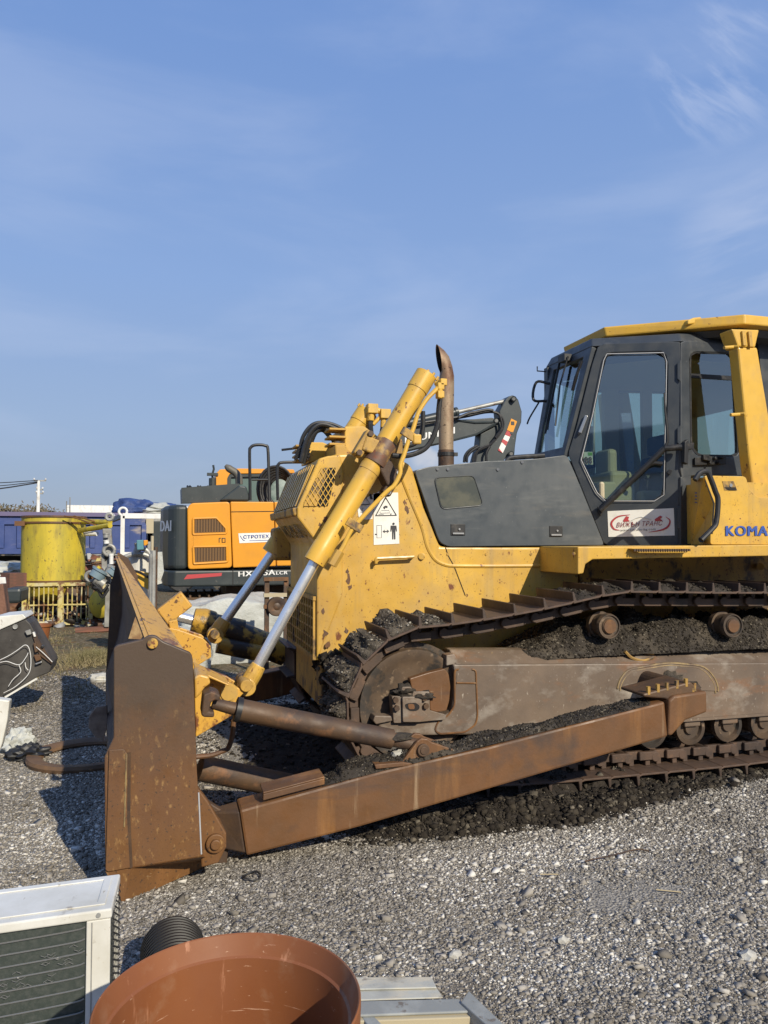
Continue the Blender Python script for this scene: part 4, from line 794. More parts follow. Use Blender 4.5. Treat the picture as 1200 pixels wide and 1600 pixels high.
# moldboard: sections along the blade, near (wing tip) -> knee -> far knee -> far tip
def bsec(Y, xt, zt, zb, xf, k=1):     # xt: x of the top edge; xf: forward reach of the cutting edge
    H = zt-zb
    front = [(xt-.02, zt), (xt+.02, zt-.12*H), (xt+.05, zt-.30*H), (xt+.05, zt-.50*H), (xt+.01, zt-.70*H), (xt-.06, zt-.88*H), (xt-xf, zb)]
    back = [(xt-xf+.06, zb), (xt+.06*k, zb+.14*H), (xt+.24*k, zb+.36*H), (xt+.30*k, zb+.55*H), (xt+.22*k, zt-.32*H), (xt+.02, zt)]
    return [Vector((x, Y, z)) for x, z in front+back]
nA = PY(235, 1003, EY+.05); fA = PY(183, 869, 8.35)
secs = [bsec(EY+.04, nA.x, nA.z, .06, .17, .42), bsec(8.35, fA.x, fA.z, .42, .09, .6)]
m = MB(); ns = len(secs[0]); m.add([v for s in secs for v in s], [tuple(range(ns)), tuple(range(ns, 2*ns))]+[(k, (k+1) % ns, ns+(k+1) % ns, ns+k) for k in range(ns)])
m_mold = mat('blade back paint', C(.60, .33, .05), .45, 0, (C(.50, .29, .07), 2, (1, .4, 1), .4, .7), [(RUST, 3.2, (1, .4, .6), .555, .60), (RUST, 24, (1, 1, 1), .60, .64), (C(.12, .06, .03), 9, (1, .6, 1), .62, .66), (C(.42, .32, .18), 7, (1, .15, 1), .58, .7)], (50, .2, .005))
mo = m.build('moldboard', m_mold, blade)
mo.data.materials.append(mat('dark blade face', C(.035, .020, .015), .6, 0, (C(.07, .035, .02), 3, (1, 1, 1), .4, .65), [], (40, .25, .005)))
nf_ = 0
for p in mo.data.polygons:
    if p.index >= 2 and (p.index-2) % ns < 6: p.material_index = 1
    if p.index in (0, 1): p.material_index = 1
# top beam box on the back: line A (top edge) to ridge
def bm_sec(Y, xt, zt, d, h): return [Vector((xt, Y, zt+.01)), Vector((xt+d, Y, zt-h)), Vector((xt+d*.98, Y, zt-h*2.6)), Vector((xt+.08, Y, zt-h*3.6)), Vector((xt+.02, Y, zt-.1))]
s4 = [bm_sec(EY+.06, nA.x, nA.z, .195, .09), bm_sec(8.32, fA.x, fA.z, .055, .05)]
m = MB(); ns = 5; m.add([v for s in s4 for v in s], [tuple(range(ns)), tuple(range(ns, 2*ns))]+[(k, (k+1) % ns, ns+(k+1) % ns, ns+k) for k in range(ns)]); m.build('top_beam', m_mold, blade, bevel=.008)
# far end plate
m = MB(); m.prism(LY([(184, 863), (200, 872), (215, 900), (215, 1050), (172, 1075), (165, 1060), (170, 980), (172, 913), (177, 900)], 8.36), (0, .045, 0)); m.build('end_plate', m_rustd, blade)
m = MB(); m.prism(LY(b3((735, 1100), (745, 1010), (800, 930), (890, 920), (900, 1080), (860, 1215), (790, 1180)), 6.9), (0, .05, 0)); m.build('corner_bit', mat('pale worn bit steel', C(.26, .20, .155), .7, 0, (C(.16, .11, .08), 8, (1, 1, 1), .4, .6)), blade, bevel=.006)
ca, cb_ = secs[0][6], secs[1][6]
m = MB(); m.prism([ca, cb_, cb_+Vector((-.005, 0, -.10)), ca+Vector((-.005, 0, -.05))], (.03, 0, .01)); m.build('cutting_edge', m_rustd, blade)
# lift lugs on the back
for (a_, pts, pn, Y) in ((a, b7((245, 825), (500, 930), (560, 950), (700, 1035), (640, 1100), (580, 1250), (330, 1400), (262, 1440)), (385, 1072), 5.16), (a2, zf(150, 850, .20833)((480, 620), (600, 638), (800, 705), (860, 765), (865, 850), (740, 925), (700, 930), (480, 830)), (336, 992), 6.98)):
    m = MB(); m.prism(LY(pts, Y), (0, .04, 0)); m.prism([p+Vector((0, .25, 0)) for p in LY(pts, Y)], (0, .04, 0)); l_ = m.build('lift_lug', m_mold, blade, bevel=.006)
    c = PY(*pn, Y-.02); m = MB(); m.lathe(c-Vector((0, .0, 0)), (0, 1, 0), [(0, .02), (0, .038), (.02, .042), (.33, .042)], 24); m.build('lug_pin', m_yeld, l_, bevel=.003)
c = PY(*b7((555, 1045))[0], 5.14); m = MB(); m.lathe(c, (0, 1, 0), [(0, .02), (0, .05), (.012, .05), (.012, .062), (.03, .062)], 24); m.build('lug_boss', m_yel, blade)
# brace bracket (dark) on the back, near
m = MB(); m.prism(LY(b7((330, 1060), (400, 1030), (450, 1045), (485, 1070), (470, 1120), (430, 1110), (400, 1130), (380, 1210), (430, 1215), (425, 1265), (330, 1262), (310, 1240)), AY+.02), (0, .16, 0)); m.build('brace_bracket', m_rustd, blade, bevel=.02, seg=3)
m = MB(); m.prism(LY(b7((250, 900), (300, 880), (380, 900), (395, 960), (340, 1000), (300, 1060), (255, 1100)), AY+.15), (0, .3, 0)); m.build('gusset', m_mold, blade, bevel=.01)
m = MB(); m.prism(LY(b7((255, 830), (420, 905), (560, 970), (560, 985), (420, 925), (255, 855)), AY+.75), (0, .3, 0)); m.build('cross_beam', m_mold, blade, bevel=.004)
# square tube lug of the tilt cylinder + upright
ta_, tb2 = PY(*z5((320, 320))[0], 7.3), PY(*z5((425, 238))[0], 7.3)
m = MB(); m.bar(ta_, tb2, .17, .17); m.build('tube_lug', m_mold, blade, bevel=.012)
m = MB(); m.prism(LY(z5((170, 415), (200, 320), (232, 405), (225, 418)), EY+.25), (0, .03, 0)); m.build('corner_gusset', mat('dusty plate', C(.36, .24, .11), .7, 0, (C(.22, .12, .05), 14, (1, 1, 1), .45, .6)), blade)
for q in (((345, 340), (385, 330), (392, 380), (360, 400)), ((375, 372), (400, 370), (400, 400), (378, 405)), ((330, 395), (360, 380), (372, 440), (340, 430))):
    m = MB(); m.prism(LY(z5(*q), 7.0), (0, .15, 0)); m.build('gusset', m_mold, blade, bevel=.008)
# tilt cylinder (hydraulic brace) far side
TYY = 7.75
p0, p1, p2_, p3 = PY(*z5((375, 315))[0], TYY), PY(*z5((475, 340))[0], TYY), PY(*z5((690, 385))[0], TYY), PY(*z5((860, 470))[0], TYY)
m = MB(); m.cyl(p0, p1, .050, n=20); tcl = prt(m, 'tilt_cylinder_rod', m_chrome, smooth=True)
ax3 = (p2_-p1).normalized(); m = MB(); m.lathe(p1-ax3*.05, ax3, [(0, .06), (0, .12), (.1, .14), (.2, .13), (.22, .11), (.5, .11)], 20); m.build('tilt_cylinder_head', m_grease, tcl, smooth=True)
m = MB(); m.cyl(p1+ax3*.25+Vector((0, 0, -.02)), p3+Vector((0, 0, -.02)), .13, n=20); m.build('tilt_cylinder_body', m_grease, tcl, smooth=True)
m = MB(); m.cyl(PY(*z5((560, 440))[0], TYY-.1), PY(*z5((760, 480))[0], TYY-.1), .085, n=16); m.build('tilt_cylinder_pipe', m_grease, tcl, smooth=True)
# =================== GROUND ===================
def gh(x, y): return .022*noise.noise(Vector((x*.9, y*.9, 0)))+.010*noise.noise(Vector((x*3.1, y*3.1, 5)))
gx = sorted(set([round(-7+.12*i, 3) for i in range(126)]+[-600, -300, -150, -80, -45, -30, -22, -16, -12, -9, 9.5, 12, 16, 22, 30, 45, 80, 150, 300, 600]))
gy = sorted(set([round(.6+.12*i, 3) for i in range(130)]+[-60, -30, -10, -3, -.5, 17.5, 19, 21, 24, 28, 34, 42, 60, 90, 150, 300, 600, 1200]))
vs = [(x, y, gh(x, y) if (-7 <= x <= 8 and .6 <= y <= 16) else -.0) for y in gy for x in gx]; nx = len(gx)
m = MB(); m.v = [Vector(v) for v in vs]; m.f = [(j*nx+i, j*nx+i+1, (j+1)*nx+i+1, (j+1)*nx+i) for j in range(len(gy)-1) for i in range(nx-1)]
gm = bpy.data.materials.new('gravel ground'); gm.use_nodes = True; t = gm.node_tree; b = t.nodes['Principled BSDF']; b.inputs['Roughness'].default_value = .95; b.inputs['Specular IOR Level'].default_value = .2
tcn = t.nodes.new('ShaderNodeTexCoord')
def tn(ty, **k):
    n = t.nodes.new(ty)
    for a_, v_ in k.items(): n.inputs[a_].default_value = v_
    return n
def gmix(fac, A, B):
    mx = t.nodes.new('ShaderNodeMix'); mx.data_type = 'RGBA'
    for s_, v_ in (('Factor', fac), ('A', A), ('B', B)):
        if isinstance(v_, (tuple, float)): mx.inputs[s_].default_value = v_
        else: t.links.new(v_, mx.inputs[s_])
    return mx.outputs['Result']
def gn(scale, lo, hi, det=6):
    n = tn('ShaderNodeTexNoise', Scale=scale, Detail=det, Roughness=.65); t.links.new(tcn.outputs['Object'], n.inputs['Vector'])
    r = t.nodes.new('ShaderNodeMapRange'); r.inputs['From Min'].default_value = lo; r.inputs['From Max'].default_value = hi; t.links.new(n.outputs[0], r.inputs[0]); return r.outputs[0], n.outputs[0]
vo = tn('ShaderNodeTexVoronoi', Scale=70.0); t.links.new(tcn.outputs['Object'], vo.inputs['Vector'])
vo2 = tn('ShaderNodeTexVoronoi', Scale=150.0); t.links.new(tcn.outputs['Object'], vo2.inputs['Vector'])
rp = t.nodes.new('ShaderNodeValToRGB'); t.links.new(vo.outputs['Color'], rp.inputs[0]); e = rp.color_ramp.elements; e[0].color = C(.13, .115, .095); e[1].color = C(.52, .48, .42); e[1].position = .95; e.new(.45).color = C(.25, .228, .195)
rp2 = t.nodes.new('ShaderNodeValToRGB'); t.links.new(vo2.outputs['Color'], rp2.inputs[0]); e = rp2.color_ramp.elements; e[0].color = C(.13, .118, .10); e[1].color = C(.42, .395, .35)
c0 = gmix(.5, rp.outputs[0], rp2.outputs[0])
f1_, _ = gn(1.1, .50, .72); c1_ = gmix(f1_, c0, C(.15, .125, .095))
# brown and green earth away from the gravel, on the left behind the blade
sx = t.nodes.new('ShaderNodeSeparateXYZ'); t.links.new(tcn.outputs['Object'], sx.inputs[0])
my = t.nodes.new('ShaderNodeMapRange'); my.inputs['From Min'].default_value = 8.3; my.inputs['From Max'].default_value = 10.5; t.links.new(sx.outputs['Y'], my.inputs[0])
f2_, _ = gn(2.5, .35, .6); c2_ = gmix(f2_, C(.15, .112, .065), C(.082, .072, .038)); f3_, _ = gn(14, .50, .62); c2_ = gmix(f3_, c2_, C(.27, .22, .15)); f4_, _ = gn(3.6, .56, .64); c2_ = gmix(f4_, c2_, C(.19, .095, .04))
c3_ = gmix(my.outputs[0], c1_, c2_); t.links.new(c3_, b.inputs['Base Color'])
bp = t.nodes.new('ShaderNodeBump'); bp.inputs['Strength'].default_value = .9; bp.inputs['Distance'].default_value = .012; t.links.new(vo.outputs['Distance'], bp.inputs['Height'])
bp2 = t.nodes.new('ShaderNodeBump'); bp2.inputs['Strength'].default_value = .8; bp2.inputs['Distance'].default_value = .01; _, nn2 = gn(60, .3, .7, 8); t.links.new(nn2, bp2.inputs['Height']); t.links.new(bp.outputs[0], bp2.inputs['Normal']); t.links.new(bp2.outputs[0], b.inputs['Normal'])
ground = m.build('ground', gm, loc=(0, 0, 0), smooth=True, rec=False); tag(ground, 'grey gravel yard with brown earth at the back', kind='structure')

# ---- scattered pieces: n jittered chips in one mesh
def chips(name, pos, size, mt, label, flat=.62, parent=None, kind='stuff', tone=None):
    n = len(pos); base = np.array([(x, y, z) for x in (-1, 1) for y in (-1, 1) for z in (-1, 1)], float)*.5
    V = base[None]*(1+rng.uniform(-.42, .35, (n, 8, 3))); V *= rng.uniform(.65, 1.25, (n, 1, 3)); V[:, :, 2] *= flat
    a = rng.uniform(0, 2*np.pi, n); tx = rng.uniform(-.6, .6, n)
    ca, sa, ct, s2 = np.cos(a), np.sin(a), np.cos(tx), np.sin(tx)
    y1 = V[..., 1]*ct[:, None]-V[..., 2]*s2[:, None]; z1_ = V[..., 1]*s2[:, None]+V[..., 2]*ct[:, None]
    x2 = V[..., 0]*ca[:, None]-y1*sa[:, None]; y2 = V[..., 0]*sa[:, None]+y1*ca[:, None]
    V = np.stack([x2, y2, z1_], -1)*np.asarray(size)[:, None, None]+np.asarray(pos)[:, None, :]
    F = np.array([(0, 1, 3, 2), (4, 6, 7, 5), (0, 4, 5, 1), (2, 3, 7, 6), (0, 2, 6, 4), (1, 5, 7, 3)])
    Fa = (F[None]+8*np.arange(n)[:, None, None]).reshape(-1)
    me = bpy.data.meshes.new(name); me.vertices.add(8*n); me.vertices.foreach_set('co', V.reshape(-1).astype(np.float32))
    me.loops.add(24*n); me.loops.foreach_set('vertex_index', Fa.astype(np.int32)); me.polygons.add(6*n); me.polygons.foreach_set('loop_start', np.arange(0, 24*n, 4, dtype=np.int32)); me.update(); me.validate()
    ca_ = me.attributes.new('tone', 'FLOAT', 'POINT'); tv = rng.uniform(0, 1, n) if tone is None else np.clip(tone, 0, 1); ca_.data.foreach_set('value', np.repeat(tv, 8).astype(np.float32))
    me.materials.append(mt); o = bpy.data.objects.new(name, me); COL.objects.link(o)
    if parent: o.parent = parent
    return tag(o, label, kind=kind)
def tonemat(name, cols, rough=.9, bump=(120, .5, .004)):
    m = mat(name, cols[0][1], rough, 0, None, (), bump, spec=.25); t = m.node_tree; at_ = t.nodes.new('ShaderNodeAttribute'); at_.attribute_name = 'tone'
    r = t.nodes.new('ShaderNodeValToRGB'); e = r.color_ramp.elements; e[0].position, e[0].color = cols[0]; e[1].position, e[1].color = cols[-1]
    for p, c in cols[1:-1]: e.new(p).color = c
    t.links.new(at_.outputs['Fac'], r.inputs[0]); t.links.new(r.outputs[0], t.nodes['Principled BSDF'].inputs['Base Color']); return m
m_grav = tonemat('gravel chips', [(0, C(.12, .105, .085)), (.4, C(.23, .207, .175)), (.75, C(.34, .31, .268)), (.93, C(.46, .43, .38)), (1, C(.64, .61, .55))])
n = 560000
dep = 2.1*np.exp(rng.uniform(0, 1, n)**.93*np.log(10.5/2.1)); lat = rng.uniform(-.62, .62, n)*dep
FX, FYy = math.sin(YAW), math.cos(YAW); X = dep*FX+lat*FYy; Yv = dep*FYy-lat*FX
dens = np.array([noise.noise(Vector((x*1.3, y*1.3, 9)))+.6*noise.noise(Vector((x*4, y*4, 2))) for x, y in zip(X, Yv)])
yl_ = np.interp(X, [.3, 1.2, 2.6, 3.3, 4.6], [5.2, 4.40, 4.38, 4.62, 4.90])+.08*np.sin(X*7)
keep = (rng.uniform(-.55, .35, n) < dens+.20) & ~((X > .45) & (Yv > yl_+rng.normal(0, .06, n)) & (Yv < 8.6) & (rng.uniform(0, 1, n) < .96)); X, Yv, dep, dens = X[keep], Yv[keep], dep[keep], dens[keep]; n = len(X)
sz = .0044*(1+dep*.15)*np.exp(rng.normal(0, .42, n)); big = rng.uniform(0, 1, n) < .012; sz[big] *= 2.3
zv = np.array([gh(x, y) for x, y in zip(X, Yv)])+sz*.16
t2 = np.array([noise.noise(Vector((x*.7, y*1.1, 31)))+.5*noise.noise(Vector((x*2.6, y*2.6, 12))) for x, y in zip(X, Yv)])
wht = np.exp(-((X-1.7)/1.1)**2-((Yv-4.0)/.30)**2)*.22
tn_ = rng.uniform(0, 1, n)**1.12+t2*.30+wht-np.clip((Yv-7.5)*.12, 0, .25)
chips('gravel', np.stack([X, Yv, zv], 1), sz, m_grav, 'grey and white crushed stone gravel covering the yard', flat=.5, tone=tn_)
# =================== BACKGROUND ===================
m_or = mat('orange excavator paint', C(.68, .29, .022), .35, 0, (C(.58, .25, .03), 2, (1, 1, 1), .45, .8), [], (30, .05, .003))
m_exg = mat('dark grey excavator paint', C(.028, .036, .038), .42, 0, (C(.05, .058, .058), 3, (1, 1, 1), .45, .75), [(C(.14, .13, .11), 12, (1, .5, 1), .66, .72)])
m_blue_t = mat('blue tipper paint', C(.028, .056, .19), .5, 0, (C(.07, .095, .24), 1.2, (1, 1, 1), .4, .7), [(C(.30, .26, .24), 1.6, (.5, 1, 1.6), .60, .72), (C(.10, .07, .08), 5, (1, 1, .4), .64, .7)])
m_drum = mat('faded yellow drum paint', C(.54, .41, .030), .55, 0, (C(.36, .30, .04), 2, (2, 2, .5), .4, .7), [(C(.22, .17, .04), 4, (1, 1, .3), .52, .70), (C(.10, .07, .03), 22, (1, 1, .6), .62, .68), (RUST, 16, (1, 1, .7), .66, .70)], (30, .2, .01))
m_cage = mat('yellow cage paint', C(.52, .42, .10), .5, 0, (C(.50, .44, .26), 3, (1, 1, 1), .4, .6), [(C(.18, .09, .04), 6, (1, 1, 1), .50, .58)])
m_wht = mat('white paint', C(.72, .72, .70), .5, 0, (C(.5, .47, .42), 4, (1, 1, .5), .5, .75))
m_gst = mat('grey galvanised steel', C(.34, .34, .32), .5, .3, (C(.22, .21, .19), 5, (1, 1, 1), .4, .65), [(RUST, 10, (1, 1, 1), .62, .68)])
m_blt = mat('blue tarpaulin cloth', C(.022, .045, .15), .6, 0, (C(.04, .075, .22), 4, (1, 1, 1), .4, .6), [], (12, .6, .05))
m_sheet = mat('white plastic sheet', C(.46, .47, .44), .55, 0, (C(.30, .31, .28), 1.6, (1, 1, 1), .45, .75), [(C(.25, .22, .17), 3, (1, 1, 1), .60, .72)], (6, .5, .06))
m_wood = mat('red brown wood', C(.22, .085, .055), .75, 0, (C(.12, .06, .04), 6, (.3, 1, 2), .4, .6))
# ---- orange excavator
EXY = 13.0
exc = thing('excavator', 'orange and charcoal tracked excavator parked behind the bulldozer nose', 'excavator', (PY(300, 900, EXY).x+1.5, EXY+1.2, 0))
def ep_(mb, name, m, par=None, **k): return mb.build(name, m, exc if par is None else par, **k)
XB = PY(*z2((118, 900))[0], EXY+.5).x
def zat(y, Y=EXY, x=300): return PY(x, y, Y).z
ct, cb = zat(z2((0, 618))[0][1]), zat(z2((0, 1105))[0][1]); xs_ = PY(*z2((205, 900))[0], EXY).x; xe_ = PY(*z2((300, 900))[0], EXY).x
def plan(pts, z0, z1): m = MB(); m.prism([Vector((x, y, z0)) for x, y in pts], (0, 0, z1-z0)); return m
XB = PY(*z2((118, 900))[0], EXY+.45).x; xm_ = lerp(xs_, XB, .55)
cwp = [(xe_, EXY), (xs_, EXY), (xm_, EXY+.14), (XB, EXY+.45), (XB-.05, EXY+1.2), (XB, EXY+2.0), (xs_, EXY+2.4), (xe_, EXY+2.4)]
cw = ep_(plan(cwp, cb, ct), 'counterweight', m_exg, bevel=.07, seg=3)
fa_ = Vector((XB, EXY+.45, 0)); fb_ = Vector((xs_, EXY-.02, 0)); nfc = Vector((fb_.y-fa_.y, -(fb_.x-fa_.x), 0)).normalized()
def onf(u, z): v = lerp(fa_, fb_, u); return Vector((v.x, v.y, z))+nfc*.05
zt1, zb1 = zat(z2((0, 735))[0][1]), zat(z2((0, 815))[0][1])
text('DAI', onf(.05, zb1), onf(.95, zb1), onf(.05, zt1), m_wht, cw, fat=.05)
skp = [(PY(*z2((1045, 1100))[0], EXY).x+1.2, EXY-.02), (xs_, EXY-.02), (xm_, EXY+.12), (XB+.01, EXY+.44), (XB-.02, EXY+1.2), (XB+.02, EXY+2.0), (xs_, EXY+2.42), (PY(*z2((1045, 1100))[0], EXY).x+1.2, EXY+2.42)]
sk = ep_(plan(skp, zat(z2((0, 1232))[0][1]), cb-.012), 'deck_skirt', m_exg, bevel=.03, seg=3)
m = MB(); m.prism(LY(z2((275, 1177), (300, 1142), (562, 1128), (556, 1152)), EXY-.024), (0, .004, 0)); m.build('reflector', m_red, sk)
bl, br, tl = LY(z2((685, 1157), (958, 1143), (685, 1118)), EXY-.026); text('HX145A', bl, br, tl, m_wht, sk, fat=.03)
bl, br, tl = LY(z2((968, 1142), (1052, 1138), (968, 1118)), EXY-.026); text('LCR', bl, br, tl, m_wht, sk, fat=.03)
m = MB(); m.prism(LY(z2((640, 1100), (646, 1100), (646, 1228), (640, 1228)), EXY-.022), (0, .004, 0)); m.build('panel_gap', m_dark, sk)
for pts, th in ((z2((300, 640), (330, 605), (620, 594), (637, 1090), (305, 1103)), .03), (z2((624, 594), (948, 596), (966, 1078), (644, 1090)), .03), (z2((953, 596), (1300, 596), (1300, 1070), (972, 1077)), .03)):
    m = MB(); m.prism(LY(rnd(pts, 6 if pts[0][0] < 300 else 2), EXY-.01), (0, 2.4, 0)); pn = ep_(m, 'side_door', m_or, bevel=.02, seg=2)
    if th and pts[0][0] < 300:
        for q, ap in ((z2((345, 720), (520, 715), (592, 795), (592, 832), (345, 840)), 6), (z2((345, 932), (597, 928), (600, 1045), (350, 1060)), 6)):
            m = MB(); m.prism(LY(rnd(q, 2), EXY-.014), (0, .004, 0)); v_ = m.build('air_vent', MATS.get('vent gap') or mat('vent gap', C(.07, .035, .012), .7), pn)
            P = LY(rnd(q, 2), EXY-.016); m = MB(); m.tube(P+P[:1], .022, 6); m.build('vent_frame', m_or, v_, smooth=True)
            m = MB()
            x0, x1 = min(p.x for p in P), max(p.x for p in P); z0_, z1v = min(p.z for p in P), max(p.z for p in P)
            for i in range(1, 12): x = lerp(x0, x1, i/12); hh = z1v-(max(0, (x-x0)/(x1-x0)-.72)*.5 if q[0][1] < 840 else 0); m.box((x, EXY-.018, (z0_+hh)/2), (.022, .006, hh-z0_-.02))
            m.build('vent_bar', mat('brown vent bars', C(.15, .075, .02), .6) if 'brown vent bars' not in MATS else MATS['brown vent bars'], v_)
        m = MB(); m.prism(LY(z2((345, 838), (595, 834), (598, 930), (347, 932)), EXY-.016), (0, .004, 0)); m.build('latch_band', m_or, pn)
        m = MB(); m.tube(LY(z2((540, 900), (540, 868), (552, 868)), EXY-.02), .008, 4); m.tube(LY(z2((562, 868), (584, 868), (584, 900), (562, 900), (562, 868)), EXY-.02), .008, 4); m.build('door_latch', m_exg, pn)
bq = z2((683, 832), (925, 826), (925, 896), (692, 906)); m = MB(); m.prism(LY(bq, EXY-.016), (0, .004, 0)); ban = ep_(m, 'company_sticker', m_white)
m_blt2 = mat('dark blue print', C(.03, .06, .25), .5)
bl, br, tl = LY(z2((722, 872), (912, 866), (722, 846)), EXY-.018); text('СТРОТЕХ', bl, br, tl, m_blt2, ban, fat=.03)
m = MB(); m.prism(LY(z2((765, 886), (905, 882), (905, 886), (765, 890)), EXY-.018), (0, .001, 0)); m.tube(LY(z2((698, 850), (708, 868), (722, 884), (732, 886)), EXY-.018), .006, 4); m.build('sticker_mark', m_blt2, ban)
m = MB(); m.prism(LY(z2((630, 668), (952, 664), (952, 670), (630, 674)), EXY-.013), (0, .003, 0)); ep_(m, 'panel_gap', m_dark)
# engine top bin
P = LY(z2((258, 490), (690, 458), (705, 590), (262, 602)), EXY+.15)
m = MB(); m.prism(P, (0, .04, 0)); Q = [p+Vector((0, 1.6, .06)) for p in P]; m.prism(Q, (0, .04, 0)); m.add([P[0], P[3], Q[3], Q[0]], [(0, 1, 2, 3)]); m.add([P[1], P[2], Q[2], Q[1]], [(0, 1, 2, 3)]); ep_(m, 'engine_cowl', m_exg, rec=False)
m = MB(); m.prism(LY(z2((540, 585), (690, 470), (745, 480), (770, 560), (768, 590)), EXY+.1), (0, .5, 0)); ep_(m, 'cowl_corner', m_exg, bevel=.03)
m = MB()
for i in range(10): p = PY(*z2((320+i*34, 535))[0], EXY+.4); m.tube([p+Vector((0, 0, -.1)), p+Vector((random.uniform(-.1, .1), .2, .14)), p+Vector((.12, .3, -.05))], .02, 6)
ep_(m, 'cowl_pipes', m_black)
m = MB(); m.tube(smooth(LY(z2((690, 465), (685, 410), (660, 375), (620, 350), (585, 322)), EXY+.6), 5), [.065]*17+[.06, .05, .04, .025], 16, cap=False); ep_(m, 'exhaust_pipe', mat('sooty pipe', C(.13, .12, .10), .6, .2), smooth=True)
# cab on the far side
CYx = EXY+1.5
m = MB(); m.prism(LY(rnd(z2((515, 385), (545, 352), (700, 345), (1100, 352), (1110, 380), (620, 385), (600, 420), (600, 480), (515, 480)), 2), CYx-.02), (0, .95, 0)); cbr = ep_(m, 'cab_roof', m_or, bevel=.03, seg=2)
m = MB(); m.prism(LY(z2((600, 480), (600, 420), (620, 388), (1080, 384), (1080, 400), (1080, 600), (1060, 600), (1060, 410), (930, 405), (930, 600), (915, 600), (915, 405), (630, 410), (625, 600), (600, 600)), CYx), (0, .06, 0)); ep_(m, 'cab_frame', m_exg)
m = MB(); m.prism(LY(z2((625, 405), (1065, 400), (1065, 600), (625, 600)), CYx+.05), (0, .8, 0)); ep_(m, 'cab_glass', mat('green cab glass', C(.12, .17, .16), .15, 0, (C(.38, .45, .42), .9, (1, 1, 1), .45, .6)))
m = MB(); m.lathe(PY(*z2((490, 500))[0], CYx), (0, 0, 1), [(0, .07), (.2, .07)], 10); m.tube(LY(z2((490, 430), (488, 390), (500, 350), (495, 320)), CYx), .02, 6); m.box(PY(*z2((490, 390))[0], CYx), (.2, .1, .05)); ep_(m, 'beacon', m_exg)
m = MB(); m.tube(smooth(LY(z2((772, 585), (770, 400), (768, 220), (775, 190), (800, 172), (845, 168), (885, 175), (905, 200), (912, 400), (917, 585)), EXY+.1), 4), .026, 8); m.tube(LY(z2((785, 430), (912, 430)), EXY+.1), .018, 8); ep_(m, 'handrail', m_black, smooth=True)
m = MB(); m.tube(smooth(LY(z2((980, 585), (976, 450), (975, 345), (985, 315), (1020, 300), (1200, 298)), EXY+.1), 4), .026, 8); ep_(m, 'handrail', m_black, smooth=True)
for i in range(6):
    c = PY(*z2((965+i*6, 500+i*4))[0], EXY+.5+.03*i); r = .40-.03*i; m = MB(); m.tube([c+Vector((r*.8*math.cos(a), 0, r*math.sin(a))) for a in [k*math.pi/14 for k in range(29)]], .025, 8); ep_(m, 'coiled_hose', m_black, smooth=True)
# undercarriage
xa, xb = PY(258, 940, EXY+.2).x, PY(258, 940, EXY+.2).x+3.6
for yy in (EXY+.15, EXY+1.75):
    for k in (0,):
        m = MB(); zt_ = .84
        ol = [Vector((xa+.38-.38*math.sin(a), yy, .42+.42*math.cos(a))) for a in [k2*math.pi/10 for k2 in range(11)]]+[Vector((xb-.38+.38*math.sin(a), yy, .42-.42*math.cos(a))) for a in [k2*math.pi/10 for k2 in range(11)]]
        il = [Vector((p.x*.94+(xa+xb)/2*.06, p.y, (p.z-.42)*.82+.42)) for p in ol]; m.ring(ol, il, (0, .5, 0)); m.box(((xa+xb)/2, yy+.25, .42), (xb-xa-.6, .3, .4)); tr3 = ep_(m, 'crawler_track', m_rustd)
        m = MB()
        for i in range(20): m.box((xa+.4+i*.15, yy+.25, .86), (.03, .5, .04))
        m.build('grouser', m_rustd, tr3)
m = MB(); m.box(((xa+xb)/2, EXY+1.2, .75), (1.6, 1.6, .5)); m.cyl(((xa+xb)/2, EXY+1.2, .9), ((xa+xb)/2, EXY+1.2, zat(915)), .55, n=24); ep_(m, 'slew_base', m_rustd)
# boom and arm reaching right behind the hood
BY = EXY+.9
bo = b5((-950, 1150), (-620, 760), (-350, 560), (-100, 455), (120, 385), (520, 318), (700, 312), (850, 300), (905, 318), (905, 345), (880, 375), (740, 442), (500, 505), (150, 585), (-100, 650), (-350, 790), (-620, 900), (-760, 1200))
m = MB(); m.prism(LY(bo, BY), (0, .42, 0)); boom = ep_(m, 'boom', m_exg, bevel=.02)
bl, br, tl = LY(b5((75, 530), (515, 442), (75, 470)), BY-.004); text('HYUNDAI', bl, br, tl, m_wht, boom, fat=.03)
m = MB(); m.tube(LY(b5((520, 320), (700, 345), (860, 340)), BY-.01), .02, 6); m.tube(LY(b5((500, 505), (700, 455), (885, 350)), BY-.01), .02, 6); m.build('weld_bead', m_exg, boom, smooth=True)
ar = b5((975, 135), (1005, 108), (1042, 98), (1085, 135), (1118, 245), (1114, 340), (1075, 440), (1058, 560), (1052, 640), (1020, 655), (975, 655), (950, 700), (900, 1000), (600, 1000), (700, 690), (735, 560), (748, 445), (885, 372), (925, 330), (915, 245))
m = MB(); m.prism(LY(ar, BY+.06), (0, .30, 0)); armo = ep_(m, 'arm', m_exg, bevel=.02)
for x, y in b5((1045, 132), (890, 328), (1022, 622)):
    m = MB(); m.cyl(PY(x, y, BY-.04), PY(x, y, BY+.45), .055, n=16); pn = m.build('pivot_pin', m_exg, armo); m = MB(); m.cyl(PY(x, y, BY-.05), PY(x, y, BY-.03), .034, n=14); m.build('pin_cap', m_gst, pn)
m = MB(); m.prism(LY(b5((1022, 308), (1074, 334), (1036, 436), (984, 410)), BY+.05), (0, .004, 0)); stt = m.build('warning_sticker', m_or, armo); m = MB(); c = PY(*b5((1035, 350))[0], BY+.045); m.box(c, (.07, .004, .07)); m.box(c+Vector((-.03, 0, -.2)), (.06, .004, .05)); m.build('pictogram', m_ink, stt)
